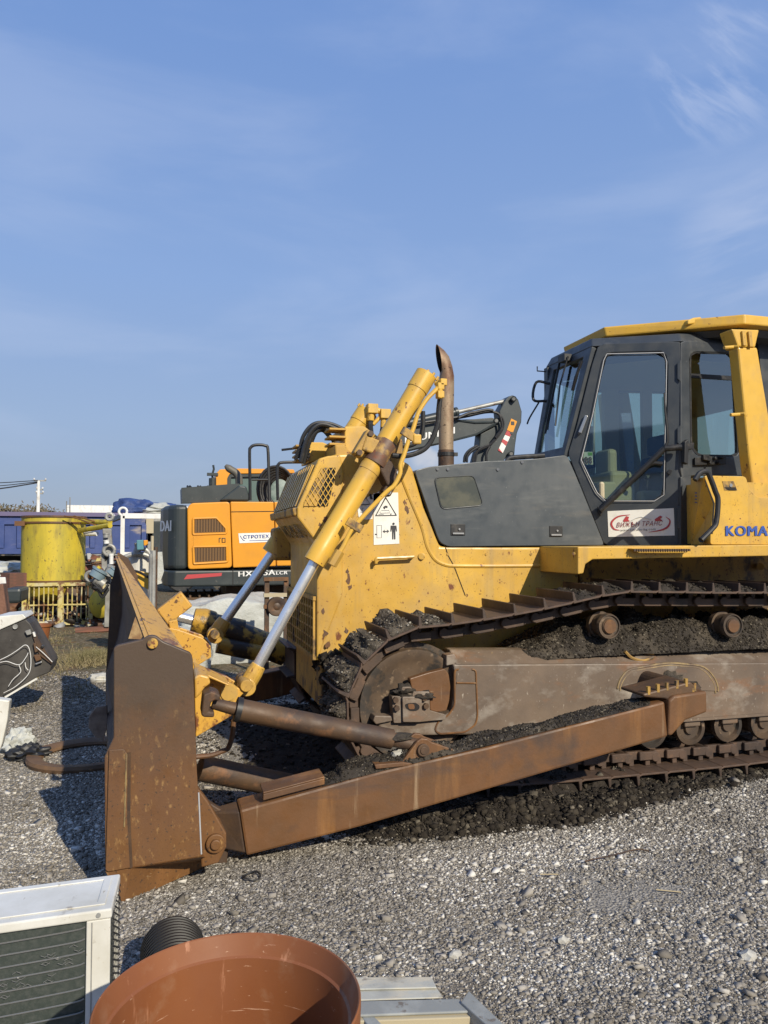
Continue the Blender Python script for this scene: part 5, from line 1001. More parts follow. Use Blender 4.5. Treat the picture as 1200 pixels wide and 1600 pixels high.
m = MB(); m.prism(LY(b5((985, 413), (1026, 440), (946, 617), (904, 592)), BY+.05), (0, .004, 0)); st2 = m.build('striped_sticker', m_white, armo)
for q in (b5((985, 413), (1026, 440), (1012, 470), (966, 452)), b5((946, 490), (992, 515), (975, 552), (935, 515)), b5((912, 572), (946, 617), (904, 592))):
    m = MB(); m.prism(LY(q, BY+.046), (0, .002, 0)); m.build('red_stripe', m_red, st2)
m = MB(); m.cyl(PY(*b5((530, 253))[0], BY+.2), PY(*b5((985, 148))[0], BY+.2), .042, n=14); ep_(m, 'arm_cylinder_rod', m_gst, smooth=True)
m = MB(); m.cyl(PY(*b5((-100, 395))[0], BY+.2), PY(*b5((530, 253))[0], BY+.2), .085, n=16); m.cyl(PY(*b5((515, 256))[0], BY+.2), PY(*b5((540, 250))[0], BY+.2), .10, n=16); ep_(m, 'arm_cylinder', m_exg, smooth=True)
for i, q in enumerate((b5((150, 375), (400, 330), (620, 290), (780, 255), (880, 255), (940, 300), (950, 380), (900, 470), (820, 550), (720, 600), (700, 690)), b5((150, 355), (420, 315), (650, 275), (800, 245), (900, 262), (930, 320), (935, 400), (880, 480)), b5((550, 300), (640, 262), (700, 250), (800, 230), (860, 235)), b5((820, 545), (740, 580), (690, 640), (680, 700)), b5((720, 550), (650, 590), (610, 640), (600, 700)), b5((735, 560), (670, 600), (630, 650), (625, 700)), b5((830, 560), (800, 620), (800, 690)))):
    m = MB(); m.tube(smooth(LY(q, BY-.06-.03*(i % 3)), 4), .026, 7); ep_(m, 'hydraulic_hose', m_black, smooth=True)
# ---- blue tipper truck
TKY = 28.0
trk = thing('tipper_truck', 'blue tipper truck with ribbed side standing behind the yellow drum', 'truck', (PY(60, 866, TKY).x, TKY+1.2, 0))
xl, xr = PY(-260, 840, TKY).x, PY(228, 840, TKY).x; zt0, zb0 = PY(100, 801, TKY).z, PY(100, 866, TKY).z
m = MB(); m.box(((xl+xr)/2, TKY+1.25, (zt0+zb0)/2), (xr-xl, 2.5, zt0-zb0)); tb2 = m.build('tipping_body', m_blue_t, trk, bevel=.03)
m = MB(); m.box(((xl+xr)/2, TKY-.02, zt0-.06), (xr-xl, .16, .14)); m.build('top_rail', mat('weathered blue rail', C(.13, .11, .20), .6), tb2)
m = MB(); m.box(((xl+xr)/2, TKY-.02, zb0+.12), (xr-xl, .12, .2)); m.box(((xl+xr)/2, TKY-.02, zt0-.38), (xr-xl, .1, .06)); m.build('side_rail', m_blue_t, tb2)
ribs = [-250, -217, -184, -151, -118, -85, -52, -25, 3, 31, 60, 88, 116, 145, 172, 199, 225]
for rx in ribs:
    x = PY(rx, 840, TKY).x; m = MB(); m.box((x, TKY-.05, (zt0-.4+zb0+.2)/2), (.16, .12, zt0-zb0-.62)); m.build('rib', m_blue_t, tb2, bevel=.01)
m = MB(); m.box(((xl+xr)/2, TKY+1.2, zb0-.22), (xr-xl+.4, .9, .3)); m.build('chassis', m_dark, trk)
m = MB(); m.box((xr+.45, TKY+1.2, zb0+.5), (.5, 2.2, 1.3)); m.build('front_box', m_exg, trk, bevel=.03); m = MB(); m.box((PY(234, 840, TKY).x, TKY-.05, PY(234, 822, TKY).z), (.25, .1, .5)); m.build('tank_box', m_cream, trk)
m = MB(); m.box((xr+1.9, TKY+1.2, 1.9), (2.2, 2.4, 2.0)); m.build('cab', m_exg, trk, bevel=.1)
def truck_wheel(x, y, s=1):
    m = MB(); m.lathe((x, y, .5), (0, 1, 0), [(0, .1), (0, .28), (.03, .3), (.02, .45), (.05, .5), (.25, .5), (.28, .45), (.28, .1)], 28); w_ = m.build('wheel', m_black, trk, smooth=True)
    m = MB(); m.lathe((x, y-.01, .5), (0, 1, 0), [(0, .05), (0, .12), (.03, .13), (.05, .2), (.01, .27), (.03, .28)], 24); m.build('rim', m_gst, w_, smooth=True)
wx = PY(20, 890, TKY).x
for x in (wx, wx-1.5, wx-5, xr-2.2, xr+1.2): truck_wheel(x, TKY+.05)
for x in (wx, wx-1.5):
    m = MB(); A = [Vector((x+.72*math.cos(a), TKY, .5+.66*math.sin(a))) for a in [k*math.pi/12 for k in range(13)]]; B = [Vector((x+.66*math.cos(a), TKY, .5+.60*math.sin(a))) for a in [k*math.pi/12 for k in range(13)]]
    for i in range(12): m.prism([A[i], A[i+1], B[i+1], B[i]], (0, .4, 0))
    m.build('mudguard', m_gst, trk)
m = MB(); a0 = PY(215, 795, TKY+.6); m.lump(a0+Vector((-.1, 0, 0)), (.75, .6, .34), 3, 4, .22, 1.6); m.lump(a0+Vector((.9, .2, -.02)), (.8, .5, .22), 5, 4, .3, 1.8); trp = m.build('rolled_tarpaulin', m_blt, smooth=True, angle=80); tag(trp, 'bunched dark blue tarpaulin lying on the front edge of the tipper body', 'tarpaulin')
m = MB(); m.lump(PY(238, 799, TKY+.2), (.55, .25, .12), 8, 3, .3); m.lump(PY(250, 793, TKY+.4), (.45, .3, .16), 9, 3, .3); o = m.build('plastic_sheet', m_sheet, smooth=True, angle=80); tag(o, 'pale crumpled sheet tucked beside the dark blue tarpaulin', 'sheet')
# ---- far white hall, mast, trees, power pole
HY_ = 95
x0, x1 = PY(104, 800, HY_).x, PY(300, 800, HY_).x; zr = PY(150, 790, HY_).z
hl = thing('warehouse', 'long white flat roofed warehouse on the horizon above the tipper truck', 'warehouse', ((x0+x1)/2, HY_+10, 0))
m = MB(); m.box(((x0+x1)/2, HY_+10, zr/2-.3), (x1-x0-.4, 19.6, zr-.6)); m.build('wall', m_gst, hl); m = MB(); m.box(((x0+x1)/2, HY_+10, zr-.4), (x1-x0, 20, .85)); m.build('roof_fascia', m_wht, hl)
for i in range(6):
    m = MB(); m.box((lerp(x0, x1, (i+.5)/6), HY_+.17, zr*.45), (3.4, .1, 1.6)); m.build('window', m_dark, hl)
mp = PY(109, 800, 80); m = MB(); m.tube([(mp.x, 80, 0), (mp.x, 80, PY(109, 777, 80).z)], .06, 6); m.tube([(mp.x-.3, 80, 0), (mp.x-.3, 80, PY(109, 783, 80).z)], .05, 6)
for i in range(5): m.box((mp.x-.15, 80, 2+.8*i), (.3, .04, .04))
tag(m.build('antenna_mast', m_gst), 'thin lattice mast left of the white warehouse roof', 'mast')
PYY = 62
pb = PY(58.5, 848, PYY); ptz = PY(58.5, 751, PYY).z
pole = thing('power_pole', 'pale concrete power pole with short crossarms at far left', 'pole', (pb.x, PYY, 0))
m = MB(); m.tube([(pb.x, PYY, 0), (pb.x, PYY, ptz)], [.17, .11], 12); m.build('shaft', m_wht, pole)
for k, (py, w) in enumerate(((751, 1.4), (765, .7), (771, .8))):
    z = PY(58, py, PYY).z; m = MB(); m.box((pb.x+.1, PYY, z), (w*.6, .1, .10)); ca2 = m.build('crossarm', m_gst, pole)
    m = MB()
    for s in (-1, 1): m.lathe((pb.x+.1+s*w*.28, PYY-.05, z+.05), (0, 0, 1), [(0, .04), (.03, .09), (.07, .05), (.1, .09), (.14, .03)], 10)
    m.build('insulator', m_wht, ca2)
for k, (dy, sg) in enumerate(((751, 1.2), (754, 2.4), (752, 1.8))):
    z = PY(58, dy, PYY).z; P = []
    for i in range(13): u = i/12; P.append(Vector((pb.x-22*u, PYY+(k-1)*.25-6*u, z-4*sg*.55*u*(1-u)-.2*u)))
    m = MB(); m.tube(P, .05 if k == 1 else .032, 5); o = m.build('overhead_cable', m_black); tag(o, ['upper thin overhead cable running left from the power pole', 'thick sagging overhead cable running left from the power pole', 'middle overhead cable running left from the power pole'][k], 'cable', 'cables strung from the power pole')
m_leaf = mat('dry brown foliage', C(.16, .12, .075), .8, 0, (C(.09, .085, .05), 2, (1, 1, 1), .4, .6)); m_bark = mat('grey bark', C(.13, .11, .09), .9)
def tree(x, y, h, seed, label):
    rr = random.Random(seed); root = thing('bare_tree', label, 'tree', (x, y, 0), 'bare trees on the horizon')
    m = MB(); m.tube([(x, y, 0), (x+.1, y, h*.35), (x+.25, y, h*.7)], [.22, .15, .06], 8); tips = []
    for i in range(12):
        a = rr.uniform(0, 6.28); z = h*rr.uniform(.3, .7); L = h*rr.uniform(.2, .4); e_ = Vector((x+L*math.cos(a), y+L*math.sin(a), z+L*.8)); m.tube([(x+.15, y, z), e_], [.07, .02], 5); tips.append(e_)
    m.build('trunk', m_bark, root)
    c = MB()
    for i in range(900):
        t_ = rr.choice(tips); p = t_+Vector((rr.gauss(0, h*.11), rr.gauss(0, h*.11), rr.gauss(0, h*.09))); d = Vector((rr.gauss(0, 1), rr.gauss(0, 1), rr.gauss(0, 1))).normalized()*.22; e_ = d.orthogonal().normalized()*.08; c.add([p-d-e_, p+d-e_, p+d+e_, p-d+e_], [(0, 1, 2, 3)])
    c.build('crown', m_leaf, root, rec=False)
tl_ = ['low brown tree leftmost on the horizon', 'brown tree on the horizon just left of the yellow drum top', 'spreading brown tree on the horizon left of the power pole', 'small brown tree on the horizon right behind the power pole', 'brown tree between power pole and warehouse on the horizon']
for i, (px, py) in enumerate(((6, 795), (38, 796), (22, 791), (62, 797), (86, 799))):
    q = PY(px, py, 110+6*i); tree(q.x, 110+6*i, q.z, 40+i, tl_[i])
# ---- yellow drum on its caged base
DYY = 17.5
dc0 = PY(85, 978, DYY); cx = PY(84.5, 850, DYY+.7).x; r_d = (PY(134.5, 850, DYY+.7).x-PY(34.5, 850, DYY+.7).x)/2
zt2, zb2 = PY(85, 806, DYY).z, PY(85, 909, DYY).z
dr = thing('mixing_drum', 'big faded yellow steel drum with rusty rims on a barred base', 'drum', (cx, DYY+r_d, 0))
cy = DYY+r_d
m = MB(); m.lathe((cx, cy, zb2), (0, 0, 1), [(0, r_d-.02), (.02, r_d), (zt2-zb2-.02, r_d), (zt2-zb2, r_d-.03), (zt2-zb2, r_d-.06), (.1, r_d-.06)], 48); dm = m.build('drum_shell', m_drum, dr, smooth=True)
for z in (zb2-.02, zt2-.03, zt2-.16):
    m = MB(); m.lathe((cx, cy, z), (0, 0, 1), [(0, r_d), (0, r_d+.02), (.04, r_d+.02), (.04, r_d)], 48, cap=False); m.build('hoop', m_rust, dm, smooth=True)
m = MB()
for q in (((100, 806), (120, 810), (150, 821)), ((115, 806), (135, 811), (170, 822))): m.tube(smooth(LY(q, DYY-.1), 4), .016, 6)
m.build('steel_cable', m_rust, dm, smooth=True)
m = MB(); m.cyl(PY(125, 829, DYY+.2), PY(172, 821, DYY-.8), .055, n=12); m.cyl(PY(130, 815, DYY+.3), PY(172, 816, DYY-.4), .06, n=12); m.build('yellow_tube', m_drum, dr, smooth=True)
m = MB(); m.cyl(PY(133, 834, DYY+.3), PY(152, 834, DYY+.1), .05, n=12); m.build('spout', m_wht, dr, smooth=True)
m = MB(); m.box(PY(32, 818, DYY+.3), (.2, .2, .1)); m.build('rusty_hook', m_rust, dr)
# barred cage
x0, x1 = PY(38, 940, DYY-.2).x, PY(142, 940, DYY-.2).x; zc1, zc0 = PY(85, 913, DYY-.2).z, PY(85, 974, DYY-.2).z; yc = DYY-.2
cg = thing('steel_cage', 'yellow barred steel cage standing under the yellow drum', 'cage', ((x0+x1)/2, yc+1, 0))
for x in (x0, (x0+x1)/2+.05, x1):
    for y in (yc, yc+1.7):
        m = MB(); m.box((x, y, (zc1)/2), (.09, .09, zc1)); m.build('post', m_cage, cg, bevel=.008)
for z in (zc0, zc1, (zc0+zc1)/2-.02):
    m = MB(); m.box(((x0+x1)/2, yc-.01, z), (x1-x0, .07 if z != (zc0+zc1)/2-.02 else .03, .07 if z != (zc0+zc1)/2-.02 else .03)); m.build('rail', m_cage, cg)
    if z in (zc0, zc1): m = MB(); m.box((x0, yc+.85, z), (.06, 1.7, .06)); m.build('rail', m_cage, cg)
nb = 14
for i in range(1, nb):
    x = lerp(x0, x1, i/nb)
    m = MB(); m.tube([(x+.012*random.uniform(-1, 1), yc, zc0), (x, yc, zc1)], .0145, 6); m.build('bar', m_cage, cg)
for i in range(1, 5):
    m = MB(); m.tube([(x0, yc+i*.38, zc0), (x0, yc+i*.19, zc1)], .018, 6); m.build('bar', m_cage, cg)
m = MB(); m.lathe((cx-.05, cy, .1), (0, 0, 1), [(.35, .1), (.5, .40), (.8, .55)], 24); pm = m.build('inner_hopper', m_drum, dr, smooth=True)
m = MB(); m.box((cx+.25, cy+.2, .55), (.7, .6, .5)); m.lump((cx+.4, cy-.2, .6), .2, 3, 2); m.box((cx+.1, cy+.1, .55), (1.1, .1, 1.0)); m.build('gearbox_shade_panel', m_rustd, dr)  # gearbox plus added dark panel standing in for shade inside the cage
# yellow gas tank beside the cage
tx0, tx1 = PY(143, 955, DYY-.5), PY(172, 955, DYY-.5)
m = MB(); rr_ = .30; m.lathe((tx0.x+.1, DYY-.6, .48), (.6, .8, 0), [(0, .02), (.03, .2), (.1, .29), (.2, rr_), (.9, rr_), (1.0, .28), (1.08, .1)], 24); tk = m.build('pressure_tank', m_drum, smooth=True); tag(tk, 'short yellow pressure tank lying right of the yellow cage', 'tank')
# grey steel strut machine
MYY = 16.0
mac = thing('hydraulic_rig', 'tall grimy grey steel upright with couplings right of the yellow drum', 'rig', (PY(168, 960, MYY).x, MYY, 0))
m = MB(); m.prism(LY(b2((300, 345), (400, 345), (425, 640), (400, 800), (375, 1500), (320, 1500), (340, 860), (290, 800), (285, 640), (310, 520)), MYY), (0, .18, 0)); m.build('mast', m_gst, mac, bevel=.01)
m = MB(); m.prism(LY(b2((315, 640), (355, 620), (365, 700), (330, 730)), MYY-.01), (0, .01, 0)); m.build('slot', m_dark, mac)
for x, y, r in b2((380, 600), (163, 905)) and ((*b2((380, 600))[0], .10), (*b2((163, 905))[0], .09), (*b2((383, 205))[0], .06)):
    c = PY(x, y, MYY-.08); m = MB(); m.tube([c+Vector((r*math.cos(a), 0, r*math.sin(a))) for a in [k*math.pi/8 for k in range(17)]], .035, 8, cap=False); m.build('eye_ring', m_gst, mac, smooth=True)
for q, r, mm in ((b2((345, 400), (345, 450)), .06, m_gst), (b2((345, 480), (350, 520)), .05, m_wht), (b2((405, 640), (405, 760)), .04, m_wht), (b2((285, 830), (225, 920)), .15, mat('blue grey motor', C(.17, .24, .28), .5)), (b2((455, 820), (400, 880)), .12, MATS['blue grey motor']), (b2((225, 930), (320, 1000)), .10, m_gst), (b2((170, 900), (270, 790)), .04, m_drum), (b2((420, 780), (370, 900)), .09, m_gst)):
    m = MB(); A = PY(*q[0], MYY-.15); B = PY(*q[1], MYY-.15); m.cyl(A, B, r, n=14); d_ = (B-A); m.cyl(A-d_*.02, A+d_*.2, r*1.15, n=14); m.build('coupling', mm, mac, smooth=True)
for i in range(7):
    rr2 = random.Random(i); q = b2((170+rr2.uniform(0, 40), 990+rr2.uniform(-20, 60)), (250, 1040+rr2.uniform(-40, 60)), (300, 1120+rr2.uniform(-60, 40)), (370, 1020+rr2.uniform(-20, 60))); m = MB(); m.tube(smooth(LY(q, MYY-.2-.03*i), 4), .022, 6); m.build('hose', m_black, mac, smooth=True)
# white lifting frame
WY = 19.0
fr_ = thing('lifting_frame', 'white painted steel frame with ring eyes in front of the blue tipper', 'frame', (PY(192, 880, WY).x, WY, 0))
A = PY(192, 806, WY); m = MB(); m.box((A.x, WY, A.z/2), (.09, .09, A.z)); m.build('post', m_wht, fr_)
B = PY(172, 814, WY+1.4); m = MB(); m.box((B.x, WY+1.4, B.z/2), (.09, .09, B.z)); m.build('post', m_wht, fr_)
E_ = PY(262, 803, WY); m = MB(); m.bar(A, Vector((E_.x+1, WY, A.z)), .09, .12); m.build('beam', m_wht, fr_)
m = MB(); m.bar(A, B, .09, .10); m.build('beam', m_gst, fr_); m = MB(); m.bar(Vector((A.x, WY, 1.75-.25)), Vector((E_.x+1, WY, 1.5)), .06, .06); m.build('beam', m_wht, fr_)
for c in (A, B):
    m = MB(); m.tube([c+Vector((.09*math.cos(a), 0, .1+.09*math.sin(a))) for a in [k*math.pi/8 for k in range(17)]], .03, 8, cap=False); m.build('ring_eye', m_wht, fr_, smooth=True)
# silver tank, pipes, boxes
VY = 12.2
vt = thing('silver_tank', 'dented silver upright tank with pipes on top behind the blade', 'tank', (PY(215, 900, VY).x, VY+.3, 0))
xa1, xa2 = PY(196, 900, VY).x, PY(236, 900, VY).x; zq = PY(215, 869, VY).z
m = MB(); m.lathe(((xa1+xa2)/2, VY+.3, 0), (0, 0, 1), [(0, .27), (0, (xa2-xa1)/2), (zq-.1, (xa2-xa1)/2), (zq, .16)], 28); m.build('tank_shell', mat('dull aluminium', C(.56, .54, .48), .5, .0, (C(.40, .38, .33), 8, (1, 1, .3), .4, .6), [(RUST, 9, (1, 1, .4), .64, .7)]), vt, smooth=True)
for q in (b2((560, 680), (640, 650), (720, 640), (800, 650), (870, 680)), b2((690, 640), (720, 600), (760, 580), (820, 600), (860, 650)), b2((700, 510), (705, 560), (690, 610), (670, 650))):
    m = MB(); m.tube(smooth(LY(q, VY+.1), 4), .035, 8); m.build('pipe', m_gst, vt, smooth=True)
bxx = [('teal_crate', b2((700, 480), (780, 475), (785, 590), (705, 595)), mat('teal plastic', C(.08, .22, .26), .5), 'small teal box on pipes above the silver tank', .2), ('orange_box', b2((782, 480), (830, 478), (832, 540), (784, 545)), m_or, 'small orange box beside the teal box', .22), ('yellow_plate', b2((650, 850), (700, 835), (880, 870), (905, 940), (920, 1100), (760, 1020)), m_yel2, 'bright yellow guard plate showing over the blade top', .1)]
for nm, pts, mm, lb, dy in bxx:
    m = MB(); m.prism(LY(pts, VY-.2), (0, dy, 0)); o = m.build(nm, mm, bevel=.01); tag(o, lb, 'box' if 'box' in lb else 'guard')
m = MB(); m.tube(smooth(LY(b2((640, 830), (740, 860), (830, 910), (880, 940), (895, 990), (895, 1060)), VY-.3), 4), .02, 6); o = m.build('brake_hose', m_black, smooth=True); tag(o, 'thin black hose curling over the yellow guard plate', 'hose')
pst = thing('pipe_stand', 'upright rusty pipes standing left of the excavator counterweight', 'pipes', (PY(240, 930, VY-.4).x, VY-.4, 0))
for (xx, r, y0_, mm) in ((873, .035, 640, m_gst), (900, .045, 600, m_gst), (925, .03, 560, m_rustd), (885, .022, 430, m_cream)):
    A = PY(*b2((xx, y0_))[0], VY-.4); m = MB(); m.tube([(A.x, VY-.4, 0), A], r, 10); m.build('pipe', mm, pst, smooth=True)
A, B = PY(*b2((965, 620))[0], VY-.1), PY(*b2((1000, 960))[0], VY-.1); m = MB(); m.prism(LY(b2((940, 620), (1000, 618), (1020, 850), (985, 950), (1000, 985), (945, 1000), (930, 800)), VY-.1), (0, .3, 0)); m.prism([Vector((A.x-.2, VY-.1, 0)), Vector((A.x+.3, VY-.1, 0)), Vector((A.x+.3, VY-.1, .4)), Vector((A.x-.2, VY-.1, .4))], (0, .3, 0)); o = m.build('concrete_slab', m_sheet); tag(o, 'pale broken concrete slab on edge against the excavator counterweight', 'slab')
# junk at the far left behind the appliance
JY = 14.0
def junk(nm, pts, Y, dy, mm, lb, cat, bev=.01):
    m = MB(); P = LY(pts, Y); m.prism(P, (0, dy, 0)); o = m.build(nm, mm, bevel=bev); return tag(o, lb, cat)
junk('white_board', b1((-60, 915), (62, 915), (75, 1040), (-60, 1050)), 14.6, .05, m_wht, 'white board standing at the left picture edge below the truck wheel', 'board')
for i in range(4):
    A = PY(*b1((60, 905+36*i))[0], 15.2); B = PY(*b1((260, 900+36*i))[0], 15.2+.2); m = MB(); m.bar(A, B, .3, .12); o = m.build('wooden_beam', m_wood); tag(o, ['topmost', 'second from top', 'third from top', 'lowest'][i]+' red brown beam in the stack left of the yellow cage', 'beam', 'red brown beams stacked left of the cage')
junk('dark_bin', b1((40, 1050), (250, 1045), (235, 1220), (60, 1225)), 14.2, .8, m_exg, 'dark grey plastic bin left of the yellow cage', 'bin', .05)
junk('wooden_post', b1((-40, 1000), (35, 995), (75, 1300), (70, 1600), (-40, 1600)), 12.8, .3, mat('rough bark post', C(.20, .10, .065), .9, 0, (C(.09, .05, .035), 9, (1, 1, .2), .4, .6), [], (30, .8, .02)), 'thick brown wooden post at the left picture edge', 'post')
m = MB(); m.lump(PY(*b1((150, 850))[0], 20), (.5, .4, .22), 2, 3, .3); m.lump(PY(*b1((40, 850))[0], 20), (.5, .4, .16), 6, 3, .3); o = m.build('scrap_sheet', m_sheet, smooth=True, angle=60); tag(o, 'heap of crumpled pale sheet metal below the truck mudguard', 'scrap')
# scrap pile between drum and blade
rr3 = random.Random(5)
for mm, nm in ((m_rust, 'rusty'), (m_wood, 'brown'), (m_gst, 'grey'), (m_cage, 'ochre')):
    m = MB()
    for i in range(7):
        px = rr3.uniform(133, 172); py = rr3.uniform(872, 915); Yk = rr3.uniform(18.5, 20); p = PY(px, py, Yk); a = rr3.uniform(0, 3.14); L = rr3.uniform(.3, .8); d_ = Vector((math.cos(a), .3, .5*math.sin(a)))*L*.5
        m.bar(p-d_, p+d_, rr3.uniform(.05, .2), rr3.uniform(.04, .12)); m.box((p.x, p.y, p.z/2), (.06, .06, p.z))
    tag(m.build('scrap_heap', mm), nm+' bars of the tangled scrap heap between drum and blade', kind='stuff')
m_bw = mat('blue wall sheeting', C(.18, .28, .42), .5); m_gw = mat('pale wall sheeting', C(.58, .60, .60), .6)
bw = thing('storage_hall', 'long pale hall with a blue upper band standing behind the photographer', 'hall', (10, -42, 0))
m = MB(); m.box((10, -42, 3.2), (110, 12, 6.4)); m.build('wall', m_gw, bw); m = MB(); m.box((10, -41.9, 8), (110.4, 12.4, 3.2)); m.build('upper_band', m_bw, bw)
m_scr = tonemat('mixed scrap', [(0, C(.03, .028, .026)), (.25, C(.12, .055, .03)), (.45, C(.20, .11, .06)), (.6, C(.16, .15, .14)), (.75, C(.42, .41, .38)), (.84, C(.08, .12, .20)), (.9, C(.40, .30, .06)), (1, C(.60, .60, .58))], .6, (30, .3, .01))
sp_, ss_ = [], []
for k in range(2600):
    Yk = rr3.uniform(17.2, 21.5); px = rr3.choice((rr3.uniform(-30, 40), rr3.uniform(138, 176), rr3.uniform(20, 180))); c = PY(px, 900, Yk); hh = .75*math.exp(-((Yk-19.5)/1.6)**2); sp_.append((c.x, Yk, rr3.uniform(0, max(.05, hh)))); ss_.append(rr3.uniform(.05, .22))
chips('scrap_heap', np.array(sp_), np.array(ss_), m_scr, 'low heap of mixed small scrap under and around the yellow drum', flat=.5)
for k in range(260):
    pass
# brick red debris line on the ground near the tank
m = MB()
p = PZ(160, 985, .03); m.bar(p+Vector((-.5, 0, .02)), p+Vector((.5, .1, .03)), .2, .08); tag(m.build('wooden_plank', m_wood), 'red brown plank on the ground at the foot of the blade far edge', 'plank')
# white draped pallet behind the blade
def draped(c, size, seed, nm, lb, mm, amp=.05):
    bm = bmesh.new(); bmesh.ops.create_cube(bm, size=1); bmesh.ops.subdivide_edges(bm, edges=bm.edges, cuts=22, use_grid_fill=True); m = MB()
    vs = []
    for v in bm.verts:
        p = v.co.copy(); q = Vector((p.x*size[0], p.y*size[1], (p.z+.5)*size[2])); rnd_ = 1-.18*max(0, (Vector((p.x*2, p.y*2, p.z*2)).length-1.15)); n_ = noise.fractal(q*1.6+Vector((seed, 0, 0)), 1, 2, 5)*amp; f = noise.noise(Vector((q.x*5, q.y*5, q.z*.8)))*amp*.5
        vs.append(Vector(c)+Vector((q.x*rnd_*(1+n_+f), q.y*rnd_*(1+n_+f), max(-.0, q.z*(1+n_*1.4)*rnd_))))
    m.add(vs, [tuple(x.index for x in f.verts) for f in bm.faces]); bm.free(); return tag(m.build(nm, mm, smooth=True, angle=70), lb, 'covered pallet')
p = PZ(352, 1010, 0); draped((p.x+.05, 12.0, 0), (1.75, 1.3, .92), 3, 'covered_pallet', 'pale grey white sheeted bale on the ground behind the lift rods', m_sheet, .07)
draped((PY(290, 980, 11.6).x, 11.4, 0), (.7, .8, .55), 9, 'covered_pallet', 'smaller pale bale low behind the yellow tube lug', m_sheet, .08)
# rusty stand with wheel
SYY = 10.3
rs = thing('rusty_stand', 'small rusty steel stand with a wheel between the two lift rods', 'stand', (PY(432, 960, SYY).x, SYY, 0))
zb_ = 0
for x in (417, 447):
    A = PY(x, 902, SYY); m = MB(); m.box((A.x, SYY, A.z/2), (.06, .06, A.z)); m.build('upright', m_rustd, rs)
for y in (905, 930, 948):
    A, B = PY(412, y, SYY-.04), PY(450, y, SYY-.04); m = MB(); m.box(((A.x+B.x)/2, SYY-.04, A.z), (B.x-A.x, .05, .05)); m.build('shelf_rail', m_rust if y != 930 else m_cream, rs)
c = PY(433, 948, SYY-.1); m = MB(); m.lathe(c, (0, 1, 0), [(0, .03), (.01, .05), (.0, .08), (0, .12), (.03, .13), (.08, .13), (.1, .08)], 24); m.build('wheel', m_rustd, rs, smooth=True)
# dry grass
gr_m = mat('dry grass', C(.22, .17, .09), .9, 0, (C(.12, .11, .045), 1.2, (1, 1, 1), .4, .6), [(C(.36, .30, .16), 40, (1, 1, 1), .52, .6)])
V = []; F = []; rg = random.Random(3)
while len(F) < 7000:
    y = rg.uniform(8.8, 17); x = rg.uniform(-6.6, -.9)*(y/11)
    if noise.noise(Vector((x*1.2, y*1.2, 3)))+.5*noise.noise(Vector((x*4, y*4, 3))) < .02: continue
    h = rg.uniform(.02, .07)*(1.9 if rg.random() < .08 else 1); a = rg.uniform(0, 3.14); w = .006; lx, ly = rg.gauss(0, .35)*h, rg.gauss(0, .35)*h; i = len(V); dx, dy = math.cos(a)*w, math.sin(a)*w
    V += [Vector((x-dx, y-dy, -.01)), Vector((x+dx, y+dy, -.01)), Vector((x+lx, y+ly, h))]; F.append((i, i+1, i+2))
p = PZ(150, 1035, 0)
for k in range(1500):
    a = rg.uniform(0, 6.28); r = abs(rg.gauss(0, .22)); x, y = p.x+r*math.cos(a)*1.3, p.y+r*math.sin(a); h = rg.uniform(.08, .24); i = len(V); V += [Vector((x-.004, y, -.01)), Vector((x+.004, y, -.01)), Vector((x+rg.gauss(0, .09)+math.cos(a)*.05, y+rg.gauss(0, .09), h))]; F.append((i, i+1, i+2))
m = MB(); m.v = V; m.f = F; o = m.build('grass', gr_m, loc=(0, 0, 0), rec=False); tag(o, 'sparse dry grass on the earth behind the blade', kind='stuff')
# =================== MUD ===================
m_clod = tonemat('mud clods', [(0, C(.018, .014, .011)), (.6, C(.038, .031, .023)), (.88, C(.070, .058, .043)), (1, C(.19, .165, .125))], .95, (70, .9, .012))
m_clodd = tonemat('dry mud clods', [(0, C(.05, .042, .034)), (.5, C(.10, .085, .068)), (.85, C(.18, .155, .12)), (1, C(.38, .35, .29))], .95, (70, .9, .01))
P_, S_ = [], []
def clods(n, f, s0, s1, store):
    for i in range(n): store[0].append(f()); store[1].append(rng.uniform(s0, s1))
mp_ = MB()
mpl_ = MB()
def slab(c, d, y, o, L, w, h, seed, mbx):     # heap lying on a shoe, displaced
    nx_, ny_ = 8, 16; vs = []
    for i in range(nx_+1):
        for j in range(ny_+1):
            u, v = i/nx_*2-1, j/ny_*2-1; e_ = (1-u**4)*(1-v**6); hh = h*e_*(.75+.8*noise.fractal(Vector((u*2.0+seed, v*4, seed*1.3)), 1, 2, 4)); vs.append(c+d*u*L*.5+Vector((0, y+v*w, 0))+o*max(.0, hh))
    mbx.add(vs, [(i*(ny_+1)+j, (i+1)*(ny_+1)+j, (i+1)*(ny_+1)+j+1, i*(ny_+1)+j+1) for i in range(nx_) for j in range(ny_)])
lite = [[], []]; dark = [[], []]
big = MB()
for i, (mid, d, o) in enumerate(near_shoes):
    if mid.z < .45 and o.z < 0.2: continue
    if o.z < -.1: continue
    fi = mid.x < 1.75
    hgt = .11 if (mid.x < 1.72 and o.z < .97) else .035+.03*random.random()
    if 1.75 < mid.x < 2.75: hgt = .012
    if hgt < .02: continue
    slab(Vector((mid.x, TC, mid.z))+o*.010, d, 0, o, .20, .27, hgt, i, mpl_ if fi else mp_)
    for k in range(170):
        u, v = random.uniform(-.1, .1), random.uniform(-.26, .26); p = Vector((mid.x, TC+v, mid.z))+d*u+o*(.012+hgt*(1-(u/.11)**4)*(1-(v/.28)**6)*random.uniform(.6, .95))
        (lite if fi else dark)[0].append(p); (lite if fi else dark)[1].append(random.uniform(.004, .016))
o = mp_.build('mud', m_mud, loc=(0, 0, 0), smooth=True, angle=60, rec=False); tag(o, 'dark mud packed between the grousers on the near track', kind='stuff')
